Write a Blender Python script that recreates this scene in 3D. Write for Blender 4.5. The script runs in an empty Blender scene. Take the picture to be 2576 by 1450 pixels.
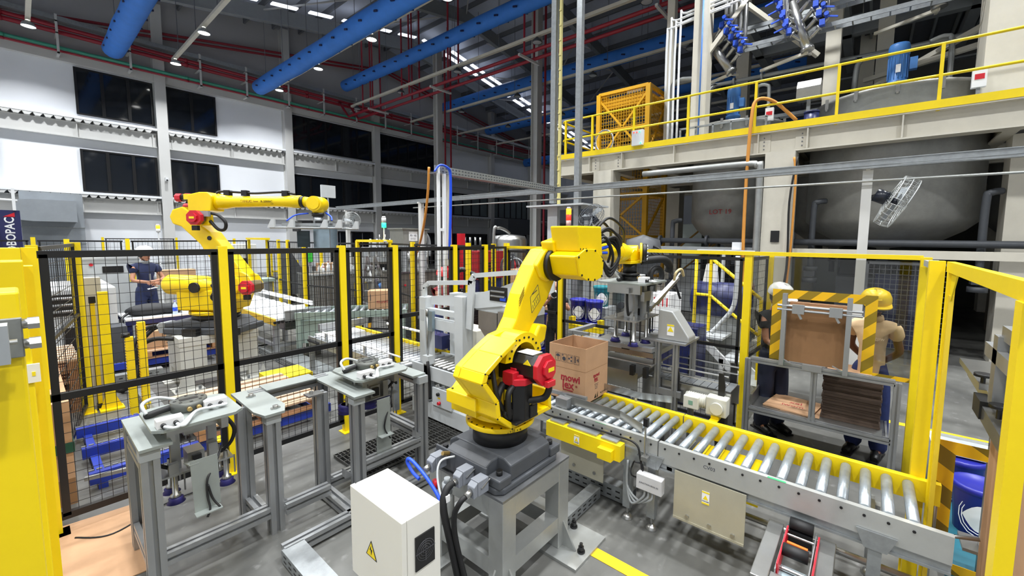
import bpy, bmesh, math, random
from mathutils import Vector, Matrix
random.seed(7)
D = bpy.data
C = bpy.context.scene.collection
SC = bpy.context.scene
PI = math.pi
def R(a): return math.radians(a)
ORD = 'first second third fourth fifth sixth seventh eighth ninth tenth eleventh twelfth thirteenth fourteenth fifteenth sixteenth seventeenth eighteenth nineteenth twentieth'.split()

# ---------------------------------------------------------------- camera
cam_d = D.cameras.new('camera'); cam = D.objects.new('camera', cam_d); C.objects.link(cam)
yaw, pit, rol = R(39.0134), R(5.06016), R(0.518859)
fw = Vector((math.cos(pit)*math.cos(yaw), math.cos(pit)*math.sin(yaw), -math.sin(pit)))
rt = Vector((math.sin(yaw), -math.cos(yaw), 0)); up = rt.cross(fw)
rt2 = math.cos(rol)*rt + math.sin(rol)*up; up2 = -math.sin(rol)*rt + math.cos(rol)*up
m = Matrix((rt2, up2, -fw)).transposed().to_4x4(); m.translation = Vector((0, 0, 2.2))
cam.matrix_world = m
cam_d.sensor_fit = 'HORIZONTAL'; cam_d.sensor_width = 36.0
cam_d.lens = 36.0*1045.867/2576
cam_d.shift_x = (1288-1341.984)/2576; cam_d.shift_y = (694.269-725)/2576
cam_d.clip_start = 0.02; cam_d.clip_end = 200
SC.camera = cam

# ---------------------------------------------------------------- world, exposure
w = D.worlds.new('world'); SC.world = w; w.use_nodes = True
w.node_tree.nodes['Background'].inputs[0].default_value = (0.55, 0.6, 0.7, 1)
w.node_tree.nodes['Background'].inputs[1].default_value = 0.15
SC.view_settings.view_transform = 'Standard'; SC.view_settings.look = 'None'
SC.view_settings.gamma = 1.0; SC.view_settings.use_curve_mapping = False
SC.view_settings.exposure = 0.0

LAMP_POWER = 232.0
LAMP_X = (-3.7, 0.75, 5.2, 9.65)
LAMP_Y = (26.15, 21.35, 16.5, 11.7, 6.85, 2.0, -2.85, -7.7)

# ---------------------------------------------------------------- materials
def lin(c):
    return tuple((x/12.92 if x <= 0.04045 else ((x+0.055)/1.055)**2.4) for x in c)
def rgb(r, g, b): return lin((r/255, g/255, b/255))
_M = {}
def mat(name, col, rough=0.5, metal=0.0, var=0.0, scale=8.0, emit=None, bump=0.0, alpha=None, stretch=None, spec=None):
    if name in _M: return _M[name]
    mt = D.materials.new(name); mt.use_nodes = True
    nt = mt.node_tree; b = nt.nodes['Principled BSDF']
    c = rgb(*col)
    b.inputs['Base Color'].default_value = (*c, 1)
    b.inputs['Roughness'].default_value = rough; b.inputs['Metallic'].default_value = metal
    if spec is not None: b.inputs['Specular IOR Level'].default_value = spec
    if emit:
        b.inputs['Emission Color'].default_value = (*c, 1); b.inputs['Emission Strength'].default_value = emit
    if var or bump:
        tc = nt.nodes.new('ShaderNodeTexCoord'); n = nt.nodes.new('ShaderNodeTexNoise')
        mp = nt.nodes.new('ShaderNodeMapping')
        if stretch: mp.inputs['Scale'].default_value = stretch
        n.inputs['Scale'].default_value = scale; n.inputs['Detail'].default_value = 6
        n.inputs['Roughness'].default_value = 0.65
        nt.links.new(tc.outputs['Object'], mp.inputs['Vector']); nt.links.new(mp.outputs['Vector'], n.inputs['Vector'])
        if var:
            rp = nt.nodes.new('ShaderNodeValToRGB')
            rp.color_ramp.elements[0].position = 0.3; rp.color_ramp.elements[1].position = 0.7
            rp.color_ramp.elements[0].color = (*[x*(1-var) for x in c], 1)
            rp.color_ramp.elements[1].color = (*[min(1, x*(1+var)) for x in c], 1)
            nt.links.new(n.outputs['Fac'], rp.inputs['Fac']); nt.links.new(rp.outputs['Color'], b.inputs['Base Color'])
        if bump:
            bp = nt.nodes.new('ShaderNodeBump'); bp.inputs['Strength'].default_value = bump; bp.inputs['Distance'].default_value = 0.01
            nt.links.new(n.outputs['Fac'], bp.inputs['Height']); nt.links.new(bp.outputs['Normal'], b.inputs['Normal'])
    if alpha is not None:
        b.inputs['Transmission Weight'].default_value = 0.0
    _M[name] = mt
    return mt
def glassmat(name, col, mix, rough=0.02):
    """thin clear sheet: mostly transparent with a glossy reflection"""
    mt = D.materials.new(name); mt.use_nodes = True; nt = mt.node_tree
    for n in list(nt.nodes): nt.nodes.remove(n)
    o = nt.nodes.new('ShaderNodeOutputMaterial'); t = nt.nodes.new('ShaderNodeBsdfTransparent')
    g = nt.nodes.new('ShaderNodeBsdfGlossy'); mx = nt.nodes.new('ShaderNodeMixShader')
    t.inputs[0].default_value = (*rgb(*col), 1); g.inputs['Roughness'].default_value = rough
    mx.inputs[0].default_value = mix
    nt.links.new(t.outputs[0], mx.inputs[1]); nt.links.new(g.outputs[0], mx.inputs[2]); nt.links.new(mx.outputs[0], o.inputs[0])
    return mt
def stripemat(name, c1, c2, period, vec, rough=0.5):
    """diagonal hazard stripes across object space"""
    mt = D.materials.new(name); mt.use_nodes = True; nt = mt.node_tree; b = nt.nodes['Principled BSDF']
    tc = nt.nodes.new('ShaderNodeTexCoord'); dt = nt.nodes.new('ShaderNodeVectorMath'); dt.operation = 'DOT_PRODUCT'
    dt.inputs[1].default_value = vec
    fr = nt.nodes.new('ShaderNodeMath'); fr.operation = 'DIVIDE'; fr.inputs[1].default_value = period
    f2 = nt.nodes.new('ShaderNodeMath'); f2.operation = 'FRACT'
    gt = nt.nodes.new('ShaderNodeMath'); gt.operation = 'GREATER_THAN'; gt.inputs[1].default_value = 0.5
    mx = nt.nodes.new('ShaderNodeMix'); mx.data_type = 'RGBA'
    mx.inputs['A'].default_value = (*rgb(*c1), 1); mx.inputs['B'].default_value = (*rgb(*c2), 1)
    nt.links.new(tc.outputs['Object'], dt.inputs[0]); nt.links.new(dt.outputs['Value'], fr.inputs[0])
    nt.links.new(fr.outputs[0], f2.inputs[0]); nt.links.new(f2.outputs[0], gt.inputs[0])
    nt.links.new(gt.outputs[0], mx.inputs['Factor']); nt.links.new(mx.outputs['Result'], b.inputs['Base Color'])
    b.inputs['Roughness'].default_value = rough
    return mt
yel = mat('safety_yellow', (238, 208, 8), 0.42, var=0.05, scale=3)
ryel = mat('robot_yellow', (240, 205, 0), 0.33, var=0.03, scale=4)
blk = mat('black_paint', (20, 20, 22), 0.4)
rub = mat('black_rubber', (16, 16, 18), 0.6)
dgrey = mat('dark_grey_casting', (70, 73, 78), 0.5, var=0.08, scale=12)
alu = mat('aluminium', (160, 162, 164), 0.4, 0.7, var=0.06, scale=10, stretch=(1, 1, 0.2))
steel = mat('galvanised_steel', (160, 164, 166), 0.4, 0.7, var=0.14, scale=14)
stain = mat('stainless', (170, 170, 168), 0.28, 0.9, var=0.08, scale=6)
lgrey = mat('light_grey_paint', (190, 194, 196), 0.45, var=0.04, scale=5)
mgrey = mat('mid_grey_paint', (150, 154, 156), 0.5, var=0.05, scale=5)
cream = mat('cream_steel_paint', (205, 200, 186), 0.5, var=0.06, scale=2.5)
white = mat('white_paint', (226, 228, 230), 0.45)
wall_w = mat('wall_white', (238, 241, 246), 0.75, var=0.02, scale=0.7)
beam_w = mat('beam_white', (206, 206, 204), 0.6, var=0.03, scale=1.2)
wall_g = mat('upper_wall_grey', (182, 182, 184), 0.8, var=0.04, scale=0.8)
roof_m = mat('roof_sheet', (196, 202, 216), 0.6, var=0.08, scale=1)
steel_d = mat('dark_purlin', (110, 112, 118), 0.6)
redp = mat('fire_pipe_red', (150, 32, 48), 0.45)
greenp = mat('green_pipe', (62, 150, 126), 0.45)
bluef = mat('blue_duct_fabric', (58, 128, 222), 0.7, var=0.08, scale=2, bump=0.15)
red = mat('motor_red', (196, 28, 44), 0.38)
card = mat('cardboard', (178, 140, 106), 0.8, var=0.07, scale=6, bump=0.05)
card_d = mat('cardboard_brown', (134, 98, 64), 0.85, var=0.06, scale=6)
card_e = mat('cardboard_edges', (72, 58, 48), 0.9, var=0.35, scale=30, stretch=(0.4, 0.4, 8))
wood = mat('pallet_wood', (176, 130, 92), 0.8, var=0.2, scale=5, stretch=(1, 4, 4), bump=0.1)
wood_l = mat('pallet_wood_light', (206, 172, 142), 0.8, var=0.15, scale=5, bump=0.1)
navy = mat('navy_paint', (28, 36, 84), 0.4, var=0.1, scale=5)
blue = mat('conveyor_blue', (36, 58, 160), 0.45, var=0.1, scale=4)
bblue = mat('hose_blue', (30, 80, 220), 0.4)
motb = mat('motor_blue', (70, 124, 190), 0.45)
purple = mat('suction_cup_blue', (44, 40, 110), 0.5)
skin = mat('skin_tan', (176, 124, 96), 0.6)
skin_d = mat('skin_brown', (104, 70, 54), 0.6)
hair = mat('hair_black', (18, 16, 16), 0.6)
jean = mat('denim_navy', (34, 48, 100), 0.85, var=0.2, scale=25)
dcloth = mat('dark_clothing', (26, 30, 46), 0.85, var=0.15, scale=20)
beige = mat('beige_polo', (214, 186, 148), 0.85, var=0.06, scale=14)
orange = mat('orange_hose', (206, 140, 58), 0.6)
orng = mat('orange_plastic', (236, 104, 20), 0.5)
teal = mat('teal_sheet', (28, 92, 108), 0.55, var=0.1, scale=6)
tank_m = mat('tank_grey', (148, 148, 144), 0.42, 0.3, var=0.14, scale=4)
bluebk = mat('bucket_blue', (34, 38, 140), 0.35)
roller_m = mat('roller_zinc', (158, 166, 172), 0.35, 0.55, var=0.18, scale=22)
concr_l = mat('concrete_block', (176, 168, 152), 0.85, var=0.08, scale=3)
win_m = mat('window_glass_dark', (24, 28, 34), 0.06, spec=0.6)
win_l = mat('window_glass_pale', (112, 122, 124), 0.1, var=0.1, scale=1.5)
lampm = mat('lamp_lens', (255, 255, 250), 0.3, emit=14.0)
skym = mat('skylight_tube', (235, 242, 255), 0.3, emit=1.6)
acry = glassmat('clear_acrylic', (226, 226, 222), 0.035)
tapem = stripemat('hazard_tape', (232, 182, 10), (140, 116, 14), 0.16, (0, 0.7, 0.75))
paper = mat('white_paper', (236, 236, 236), 0.7)
lab_y = mat('label_yellow', (240, 214, 30), 0.5)
ink_r = mat('ink_red', (150, 30, 44), 0.7)
ink_k = mat('ink_dark', (58, 60, 72), 0.7)
green_l = mat('green_signal', (40, 230, 150), 0.4, emit=2.5)
amber_l = mat('amber_signal', (255, 150, 30), 0.4, emit=3.0)
redlamp = mat('red_signal', (230, 60, 40), 0.4, emit=1.2)

# ---------------------------------------------------------------- mesh builder
class MB:
    def __init__(s): s.v = []; s.f = []; s.s = []
    def add(s, vs, fs, smooth=False):
        o = len(s.v); s.v += [tuple(x) for x in vs]
        for f in fs: s.f.append(tuple(i+o for i in f)); s.s.append(smooth)
        return s
    def box(s, x0, x1, y0, y1, z0, z1):
        vs = [(x, y, z) for z in (z0, z1) for y in (y0, y1) for x in (x0, x1)]
        return s.add(vs, [(0, 2, 3, 1), (4, 5, 7, 6), (0, 1, 5, 4), (2, 6, 7, 3), (0, 4, 6, 2), (1, 3, 7, 5)])
    def cbox(s, c, d, rot=None):
        vs = []
        for k in (-.5, .5):
            for j in (-.5, .5):
                for i in (-.5, .5):
                    p = Vector((i*d[0], j*d[1], k*d[2]))
                    if rot is not None: p = rot @ p
                    vs.append(p + Vector(c))
        return s.add(vs, [(0, 2, 3, 1), (4, 5, 7, 6), (0, 1, 5, 4), (2, 6, 7, 3), (0, 4, 6, 2), (1, 3, 7, 5)])
    def bar(s, p, q, w, h=None, up=(0, 0, 1)):
        h = h or w; p = Vector(p); q = Vector(q); d = (q-p).normalized(); u = Vector(up)
        if abs(d.dot(u)) > 0.99: u = Vector((0, 1, 0))
        a = d.cross(u).normalized(); b = a.cross(d).normalized()
        vs = [e+a*(i*w/2)+b*(j*h/2) for e in (p, q) for i, j in ((-1, -1), (1, -1), (1, 1), (-1, 1))]
        return s.add(vs, [(0, 1, 2, 3), (7, 6, 5, 4), (0, 4, 5, 1), (1, 5, 6, 2), (2, 6, 7, 3), (3, 7, 4, 0)])
    def frame(s, d):
        d = Vector(d).normalized(); u = Vector((0, 0, 1)) if abs(d.z) < 0.95 else Vector((1, 0, 0))
        a = d.cross(u).normalized(); return a, a.cross(d).normalized(), d
    def cyl(s, p, q, r, r2=None, n=12, caps=True, rot=0.0):
        p = Vector(p); q = Vector(q); a, b, d = s.frame(q-p); r2 = r if r2 is None else r2
        vs = []
        for c, rr in ((p, r), (q, r2)):
            for i in range(n):
                t = 2*PI*i/n+rot; vs.append(c+a*(math.cos(t)*rr)+b*(math.sin(t)*rr))
        o = len(s.v); s.v += [tuple(x) for x in vs]
        for i in range(n):
            j = (i+1) % n; s.f.append((o+i, o+n+i, o+n+j, o+j)); s.s.append(n > 8)
        if caps:
            s.f.append(tuple(o+i for i in range(n))); s.s.append(False)
            s.f.append(tuple(o+n+i for i in range(n-1, -1, -1))); s.s.append(False)
        return s
    def tube(s, pts, r, n=8, caps=True):
        pts = [Vector(p) for p in pts]; o = len(s.v); a = None; m_ = len(pts)
        rs = r if isinstance(r, (list, tuple)) else [r]*m_
        for k, p in enumerate(pts):
            d = (pts[min(k+1, m_-1)]-pts[max(k-1, 0)]).normalized()
            if a is None: a = s.frame(d)[0]
            a = (a-d*a.dot(d)).normalized(); b = a.cross(d)
            for i in range(n):
                t = 2*PI*i/n; s.v.append(tuple(p+a*(math.cos(t)*rs[k])+b*(math.sin(t)*rs[k])))
        for k in range(m_-1):
            for i in range(n):
                j = (i+1) % n
                s.f.append((o+k*n+i, o+(k+1)*n+i, o+(k+1)*n+j, o+k*n+j)); s.s.append(True)
        if caps:
            s.f.append(tuple(o+i for i in range(n))); s.s.append(False)
            s.f.append(tuple(o+(m_-1)*n+i for i in range(n-1, -1, -1))); s.s.append(False)
        return s
    def prism(s, poly, ax, a, b):
        """poly of 2D points; ax 'x' -> (y,z), 'y' -> (x,z), 'z' -> (x,y); extruded a..b along ax"""
        f = {'x': lambda u, v, t: (t, u, v), 'y': lambda u, v, t: (u, t, v), 'z': lambda u, v, t: (u, v, t)}[ax]
        n = len(poly); vs = [f(u, v, a) for u, v in poly]+[f(u, v, b) for u, v in poly]
        fs = [tuple(range(n-1, -1, -1)), tuple(range(n, 2*n))]
        fs += [(i, (i+1) % n, n+(i+1) % n, n+i) for i in range(n)]
        return s.add(vs, fs)
    def lathe(s, prof, c, ax=(0, 0, 1), n=24, smooth=True):
        a, b, d = s.frame(ax); c = Vector(c); o = len(s.v)
        for r, h in prof:
            for i in range(n):
                t = 2*PI*i/n; s.v.append(tuple(c+d*h+a*(math.cos(t)*r)+b*(math.sin(t)*r)))
        for k in range(len(prof)-1):
            for i in range(n):
                j = (i+1) % n; s.f.append((o+k*n+i, o+(k+1)*n+i, o+(k+1)*n+j, o+k*n+j)); s.s.append(smooth)
        return s
    def ball(s, c, r, n=12, m_=8, sc=(1, 1, 1)):
        o = len(s.v)
        for k in range(m_+1):
            ph = PI*k/m_
            for i in range(n):
                t = 2*PI*i/n
                s.v.append((c[0]+sc[0]*r*math.sin(ph)*math.cos(t), c[1]+sc[1]*r*math.sin(ph)*math.sin(t), c[2]+sc[2]*r*math.cos(ph)))
        for k in range(m_):
            for i in range(n):
                j = (i+1) % n; s.f.append((o+k*n+i, o+(k+1)*n+i, o+(k+1)*n+j, o+k*n+j)); s.s.append(True)
        return s
    def xf(s, M):
        s.v = [tuple(M @ Vector(v)) for v in s.v]; return s
    def mesh(s, name, mt, bevel=0.0, seg=2):
        me = D.meshes.new(name); me.from_pydata(s.v, [], s.f)
        me.polygons.foreach_set('use_smooth', s.s)
        if isinstance(mt, (list, tuple)):
            for x in mt: me.materials.append(x)
        else: me.materials.append(mt)
        bm = bmesh.new(); bm.from_mesh(me)
        bmesh.ops.recalc_face_normals(bm, faces=bm.faces)
        if bevel:
            ed = [e for e in bm.edges if len(e.link_faces) == 2 and e.calc_face_angle(0) > 0.5]
            if ed: bmesh.ops.bevel(bm, geom=ed, offset=bevel, segments=seg, affect='EDGES', profile=0.5, clamp_overlap=True)
        bm.to_mesh(me); bm.free()
        return me
    def build(s, name, mt, parent=None, bevel=0.0, seg=2):
        o = D.objects.new(name, s.mesh(name, mt, bevel, seg)); C.objects.link(o)
        if parent is not None:
            o.parent = parent; w0 = wl(parent); o.location = (-w0[0], -w0[1], -w0[2])
        return o
def wl(o):
    v = Vector(o.location)
    while o.parent is not None: o = o.parent; v += Vector(o.location)
    return v
def tag(o, label=None, cat=None, group=None, kind=None):
    if label: o['label'] = label
    if cat: o['category'] = cat
    if group: o['group'] = group
    if kind: o['kind'] = kind
    return o
def thing(name, label, cat, loc=(0, 0, 0), group=None):
    o = D.objects.new(name, None); o.empty_display_size = 0.1; C.objects.link(o); o.location = loc
    return tag(o, label, cat, group)
def struct(o): o['kind'] = 'structure'; return o
def one(mb, name, mt, label, cat, group=None, bevel=0.0, seg=2):
    return tag(mb.build(name, mt, None, bevel, seg), label, cat, group)
def dup(root, loc, rz=0.0, label=None, group=None):
    r = root.copy(); C.objects.link(r); r.location = loc; r.rotation_euler = (0, 0, rz)
    if label: r['label'] = label
    if group: r['group'] = group
    for ch in list(root.children):
        c = ch.copy(); C.objects.link(c); c.parent = r
        for g in list(ch.children):
            d = g.copy(); C.objects.link(d); d.parent = c
    return r
def arc(c, r, a0, a1, n, u, v):
    c = Vector(c); u = Vector(u); v = Vector(v)
    return [c+u*(r*math.cos(R(a0+(a1-a0)*i/n)))+v*(r*math.sin(R(a0+(a1-a0)*i/n))) for i in range(n+1)]
def smoothpath(pts, n=6):
    pts = [Vector(p) for p in pts]; out = []
    for i in range(len(pts)-1):
        p0 = pts[max(i-1, 0)]; p1 = pts[i]; p2 = pts[i+1]; p3 = pts[min(i+2, len(pts)-1)]
        for k in range(n):
            t = k/n; t2 = t*t; t3 = t2*t
            out.append(0.5*((2*p1)+(p2-p0)*t+(2*p0-5*p1+4*p2-p3)*t2+(3*p1-p0-3*p2+p3)*t3))
    out.append(pts[-1]); return out
def text(name, s, size, loc, ux, uy, mt, parent=None, ext=0.001, bold=0.0, align='CENTER'):
    """flat lettering; ux is the reading direction, uy the up direction of the letters"""
    cu = D.curves.new(name, 'FONT'); cu.body = s; cu.size = size; cu.extrude = ext; cu.offset = bold
    cu.align_x = align; cu.align_y = 'CENTER'; cu.resolution_u = 2
    t = D.objects.new(name, cu); C.objects.link(t)
    ux = Vector(ux).normalized(); uy = Vector(uy).normalized(); uz = ux.cross(uy)
    M = Matrix((ux, uy, uz)).transposed().to_4x4(); M.translation = Vector(loc)
    me = D.meshes.new_from_object(t)
    me.transform(M); D.objects.remove(t); D.curves.remove(cu)
    me.materials.clear(); me.materials.append(mt)
    o = D.objects.new(name, me); C.objects.link(o)
    if parent is not None:
        o.parent = parent; w0 = wl(parent); o.location = -w0
    return o
# ---------------------------------------------------------------- floor (scuffed grey concrete)
fm = D.materials.new('concrete_floor'); fm.use_nodes = True; nt = fm.node_tree; b = nt.nodes['Principled BSDF']
tc = nt.nodes.new('ShaderNodeTexCoord')
def noise(sc, det, stretch=None):
    n = nt.nodes.new('ShaderNodeTexNoise'); n.inputs['Scale'].default_value = sc; n.inputs['Detail'].default_value = det
    mp = nt.nodes.new('ShaderNodeMapping')
    if stretch: mp.inputs['Scale'].default_value = stretch
    nt.links.new(tc.outputs['Object'], mp.inputs['Vector']); nt.links.new(mp.outputs['Vector'], n.inputs['Vector']); return n
n1 = noise(0.9, 8); n2 = noise(3.0, 10, (1, 2.2, 1)); n3 = noise(9, 8)
def ramp(p0, c0, p1, c1):
    r = nt.nodes.new('ShaderNodeValToRGB'); e = r.color_ramp.elements
    e[0].position = p0; e[1].position = p1; e[0].color = (*rgb(*c0), 1); e[1].color = (*rgb(*c1), 1); return r
r1 = ramp(0.3, (74, 74, 72), 0.72, (116, 116, 112)); nt.links.new(n1.outputs['Fac'], r1.inputs['Fac'])
r2 = ramp(0.42, (150, 150, 150), 0.62, (255, 255, 255)); nt.links.new(n2.outputs['Fac'], r2.inputs['Fac'])
mx = nt.nodes.new('ShaderNodeMix'); mx.data_type = 'RGBA'; mx.blend_type = 'MULTIPLY'; mx.inputs['Factor'].default_value = 0.22
nt.links.new(r1.outputs[0], mx.inputs['A']); nt.links.new(r2.outputs[0], mx.inputs['B'])
r3 = ramp(0.62, (0, 0, 0), 0.74, (150, 150, 150)); nt.links.new(n3.outputs['Fac'], r3.inputs['Fac'])
m2 = nt.nodes.new('ShaderNodeMix'); m2.data_type = 'RGBA'; m2.blend_type = 'SCREEN'; m2.inputs['Factor'].default_value = 0.35
nt.links.new(mx.outputs['Result'], m2.inputs['A']); nt.links.new(r3.outputs[0], m2.inputs['B'])
nt.links.new(m2.outputs['Result'], b.inputs['Base Color'])
b.inputs['Roughness'].default_value = 0.42
X0, X1, Y0, Y1 = -7.0, 42.0, -14.0, 29.08
struct(MB().box(X0, X1, Y0, Y1, -0.2, 0).build('floor', fm))
def roofz(x): return 16.3-0.17*abs(x-18)
# walls
struct(MB().box(X0-.3, X1+.3, Y1, Y1+.3, -0.2, 10.6).build('wall_left', wall_w))
struct(MB().prism([(X0, 10.6), (X1, 10.6), (X1, roofz(X1)), (18, roofz(18)), (X0, roofz(X0))], 'y', Y1, Y1+.3).build('wall_left_gable', wall_g))
struct(MB().box(X1, X1+.3, Y0, Y1, -0.2, roofz(X1)).build('wall_right', wall_w))
struct(MB().box(X0-.3, X0, Y0, Y1, -0.2, roofz(X0)).build('wall_back', wall_w))
struct(MB().prism([(X0, 0), (X1, 0), (X1, roofz(X1)), (18, roofz(18)), (X0, roofz(X0))], 'y', Y0-.3, Y0).build('wall_front', wall_w))
roof = struct(MB().prism([(X0, roofz(X0)), (18, roofz(18)), (X1, roofz(X1)), (X1, roofz(X1)+.15), (18, roofz(18)+.15), (X0, roofz(X0)+.15)], 'y', Y0, Y1).build('ceiling', roof_m))
for i in range(32):                                                  # purlins run along the ridge
    x = X0+1+i*1.5
    if x > X1-1: break
    MB().box(x-.05, x+.05, Y0, Y1-.02, roofz(x)-.28, roofz(x)-.01).build('purlin', steel_d, roof)
for y in (26.0, 20.0, 14.5, 9.0, 3.0, -3.0):                         # tapered rafters across the span
    mb = MB()
    for s in (0, 1):
        xa, xb = (X0, 18) if s == 0 else (18, X1)
        za, zb = roofz(xa)-.3, roofz(xb)-.3
        mb.prism([(xa, za), (xb, zb), (xb, zb-.75), (xa, za-.75)], 'y', y-.03, y+.03)
        mb.prism([(xa, za-.75), (xb, zb-.75), (xb, zb-.79), (xa, za-.79)], 'y', y-.14, y+.14)
    mb.build('rafter', mgrey, roof)
    for x in range(-3, 42, 3):                                       # knee braces to the purlins
        MB().bar((x, y, roofz(x)-1.02), (x, y+1.3, roofz(x)-.3), .07).build('knee_brace', beam_w, roof)
for i, x in enumerate((-2.5, 9, 13.5, 22.5, 27, 31.5)):              # thin roof bracing
    MB().bar((x, 26, roofz(x)-.5), (x+4.5, 20, roofz(x+4.5)-.5), .07).build('bracing_rod', beam_w, roof)
    MB().bar((x+4.5, 20, roofz(x+4.5)-.5), (x, 14.5, roofz(x)-.5), .07).build('bracing_rod', beam_w, roof)
# wall columns with ledges between them
for i, x in enumerate((-1.0, 5.0, 11.0, 17.0, 23.0, 29.0, 35.0)):
    mb = MB().box(x-.22, x+.22, 28.6, 28.64, 0, roofz(x)-.3).box(x-.22, x+.22, 29.04, 29.08, 0, roofz(x)-.3).box(x-.17, x+.17, 28.64, 29.04, 0, roofz(x)-.3)
    struct(mb.build('trim_%d' % (i+1), beam_w))
def wavy(x0, x1, y, z):
    """profiled deck edge under the floor slab: a row of trapezoid ribs"""
    mb = MB(); n = int((x1-x0)/.3)
    for k in range(n):
        xa = x0+k*.3
        mb.prism([(xa, z), (xa+.3, z), (xa+.24, z-.07), (xa+.2, z-.14), (xa+.06, z-.14), (xa+.02, z-.07)], 'y', y-.02, y+.3)
    return mb
k = 8
for z in (7.62, 4.2):
    for xa, xb in ((-6.9, -1.22), (-.78, 4.78), (5.22, 10.78), (11.22, 16.78), (17.22, 22.78), (23.22, 28.78), (29.22, 34.78), (35.22, 41.9)):
        t = struct(MB().box(xa, xb, 28.62, 29.08, z-.1, z).build('trim_%d' % k, wall_w)); k += 1
        wavy(xa, xb, 28.66, z-.1).build('deck_edge', beam_w, t)
        g = MB().box(xa, xb, 28.9, 28.94, z-.9, z-.24).box(xa, xb, 28.78, 29.06, z-.94, z-.9).box(xa, xb, 28.78, 29.06, z-.27, z-.24)
        for xs in (xa+.15, (xa+xb)/2, xb-.15): g.box(xs-.015, xs+.015, 28.8, 28.9, z-.9, z-.27)
        g.build('ledge_beam', beam_w, t)
t = struct(MB().box(X0, X1, 28.8, 29.08, 10.0, 10.62).build('trim_%d' % k, beam_w)); k += 1
# windows
def window(n, x0, x1, z0, z1, panes, glass=win_m):
    w_ = struct(MB().box(x0, x1, 28.99, 29.05, z0, z0+.07).box(x0, x1, 28.99, 29.05, z1-.07, z1).box(x0, x0+.09, 28.99, 29.05, z0+.07, z1-.07).box(x1-.09, x1, 28.99, 29.05, z0+.07, z1-.07).build('window_%d' % n, blk))
    dx = (x1-x0)/panes
    for i in range(panes):
        MB().box(x0+i*dx+.04, x0+(i+1)*dx-.04, 29.03, 29.06, z0+.05, z1-.05).build('pane', glass, w_)
        if i: MB().box(x0+i*dx-.06, x0+i*dx+.06, 28.985, 29.03, z0+.05, z1-.05).build('mullion', blk, w_)
n = 1
for x0, x1, p in ((2.05, 4.76, 3), (5.24, 7.4, 2), (11.25, 16.76, 5), (17.24, 22.5, 6)):
    window(n, x0, x1, 7.8, 9.92, p); window(n+1, x0, x1, 4.25, 6.22, p); n += 2
for x0, x1, p in ((23.4, 28.7, 5), (29.3, 34.6, 6), (35.3, 40.5, 5)):
    window(n, x0, x1, 4.25, 6.22, p, win_l); n += 1
for i, (x0, x1) in enumerate(((13.4, 16.7), (19.5, 22.7), (23.4, 28.6), (29.3, 34.5), (36, 41))):
    d_ = struct(MB().box(x0, x1, 28.97, 29.05, 2.55, 2.62).box(x0, x0+.08, 28.97, 29.05, 0, 2.55).box(x1-.08, x1, 28.97, 29.05, 0, 2.55).build('door_%d' % (i+1), blk))
    q = 4; dx = (x1-x0)/q
    for j in range(q):
        MB().box(x0+j*dx+.03, x0+(j+1)*dx-.03, 29.02, 29.06, .02, 2.54).build('pane', win_m, d_)
# yellow floor marking beside the near robot and in the far aisle
def line(name, pts, w_=.1, label=''):
    mb = MB()
    for p, q in zip(pts[:-1], pts[1:]):
        d_ = (Vector(q)-Vector(p)).normalized(); nrm = Vector((-d_.y, d_.x))*(w_/2)
        a = [Vector(p)-nrm, Vector(p)+nrm, Vector(q)+nrm, Vector(q)-nrm]
        mb.prism([(v.x, v.y) for v in a], 'z', 0.001, 0.004)
    o = mb.build(name, mat('line_paint_yellow', (226, 184, 20), 0.6, var=0.12, scale=7)); struct(o)
line('trim_60', [(2.42, 1.62), (2.42, 0.4)], .09)
line('trim_61', [(6.6, -1.2), (6.6, 5.0), (6.2, 9.0)], .1)
line('trim_62', [(5.9, 0.25), (6.6, -0.05)], .1)
line('trim_63', [(3.45, 4.2), (3.75, 4.2)], .1)

# ---------------------------------------------------------------- services on the wall and under the roof
for i, (z, r, m_, nm, lb) in enumerate(((10.42, .075, greenp, 'green_pipe', 'long green pipe running along the white wall above the windows'),
                           (10.28, .05, redp, 'red_pipe', 'thin dark red pipe just below the long green pipe'),
                           (11.3, .09, redp, 'red_pipe', 'upper dark red main of the bundle on the grey wall'),
                           (11.08, .09, redp, 'red_pipe', 'lower dark red main of the bundle on the grey wall'))):
    mb = MB().cyl((X0+.05, 28.35, z), (X1-.05, 28.35, z), r, n=10); o = one(mb, nm, m_, lb, 'pipe')
    for x in range(-6, 42, 6): MB().cyl((x, 28.35, z), (x+.12, 28.35, z), r*1.25, n=10).build('coupling', m_, o)
one(MB().box(X0+.02, X1-.02, 28.15, 28.55, 11.5, 11.58).box(X0+.02, X1-.02, 28.13, 28.15, 11.5, 11.7), 'cable_tray', steel, 'galvanised cable tray above the red pipe bundle on the wall', 'cable tray')
gpts = [(X0+.1, 28.75, roofz(X0)-1.6)]+[(18, 28.75, roofz(18)-1.75)]+[(X1-.1, 28.75, roofz(X1)-1.6)]
for i in (0, 1):
    one(MB().tube([Vector(p)+Vector((0, 0, -.22*i)) for p in gpts], .065, 8), 'red_pipe', redp, ('upper' if i == 0 else 'lower')+' of two thin dark red pipes following the gable slope', 'pipe')
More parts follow.
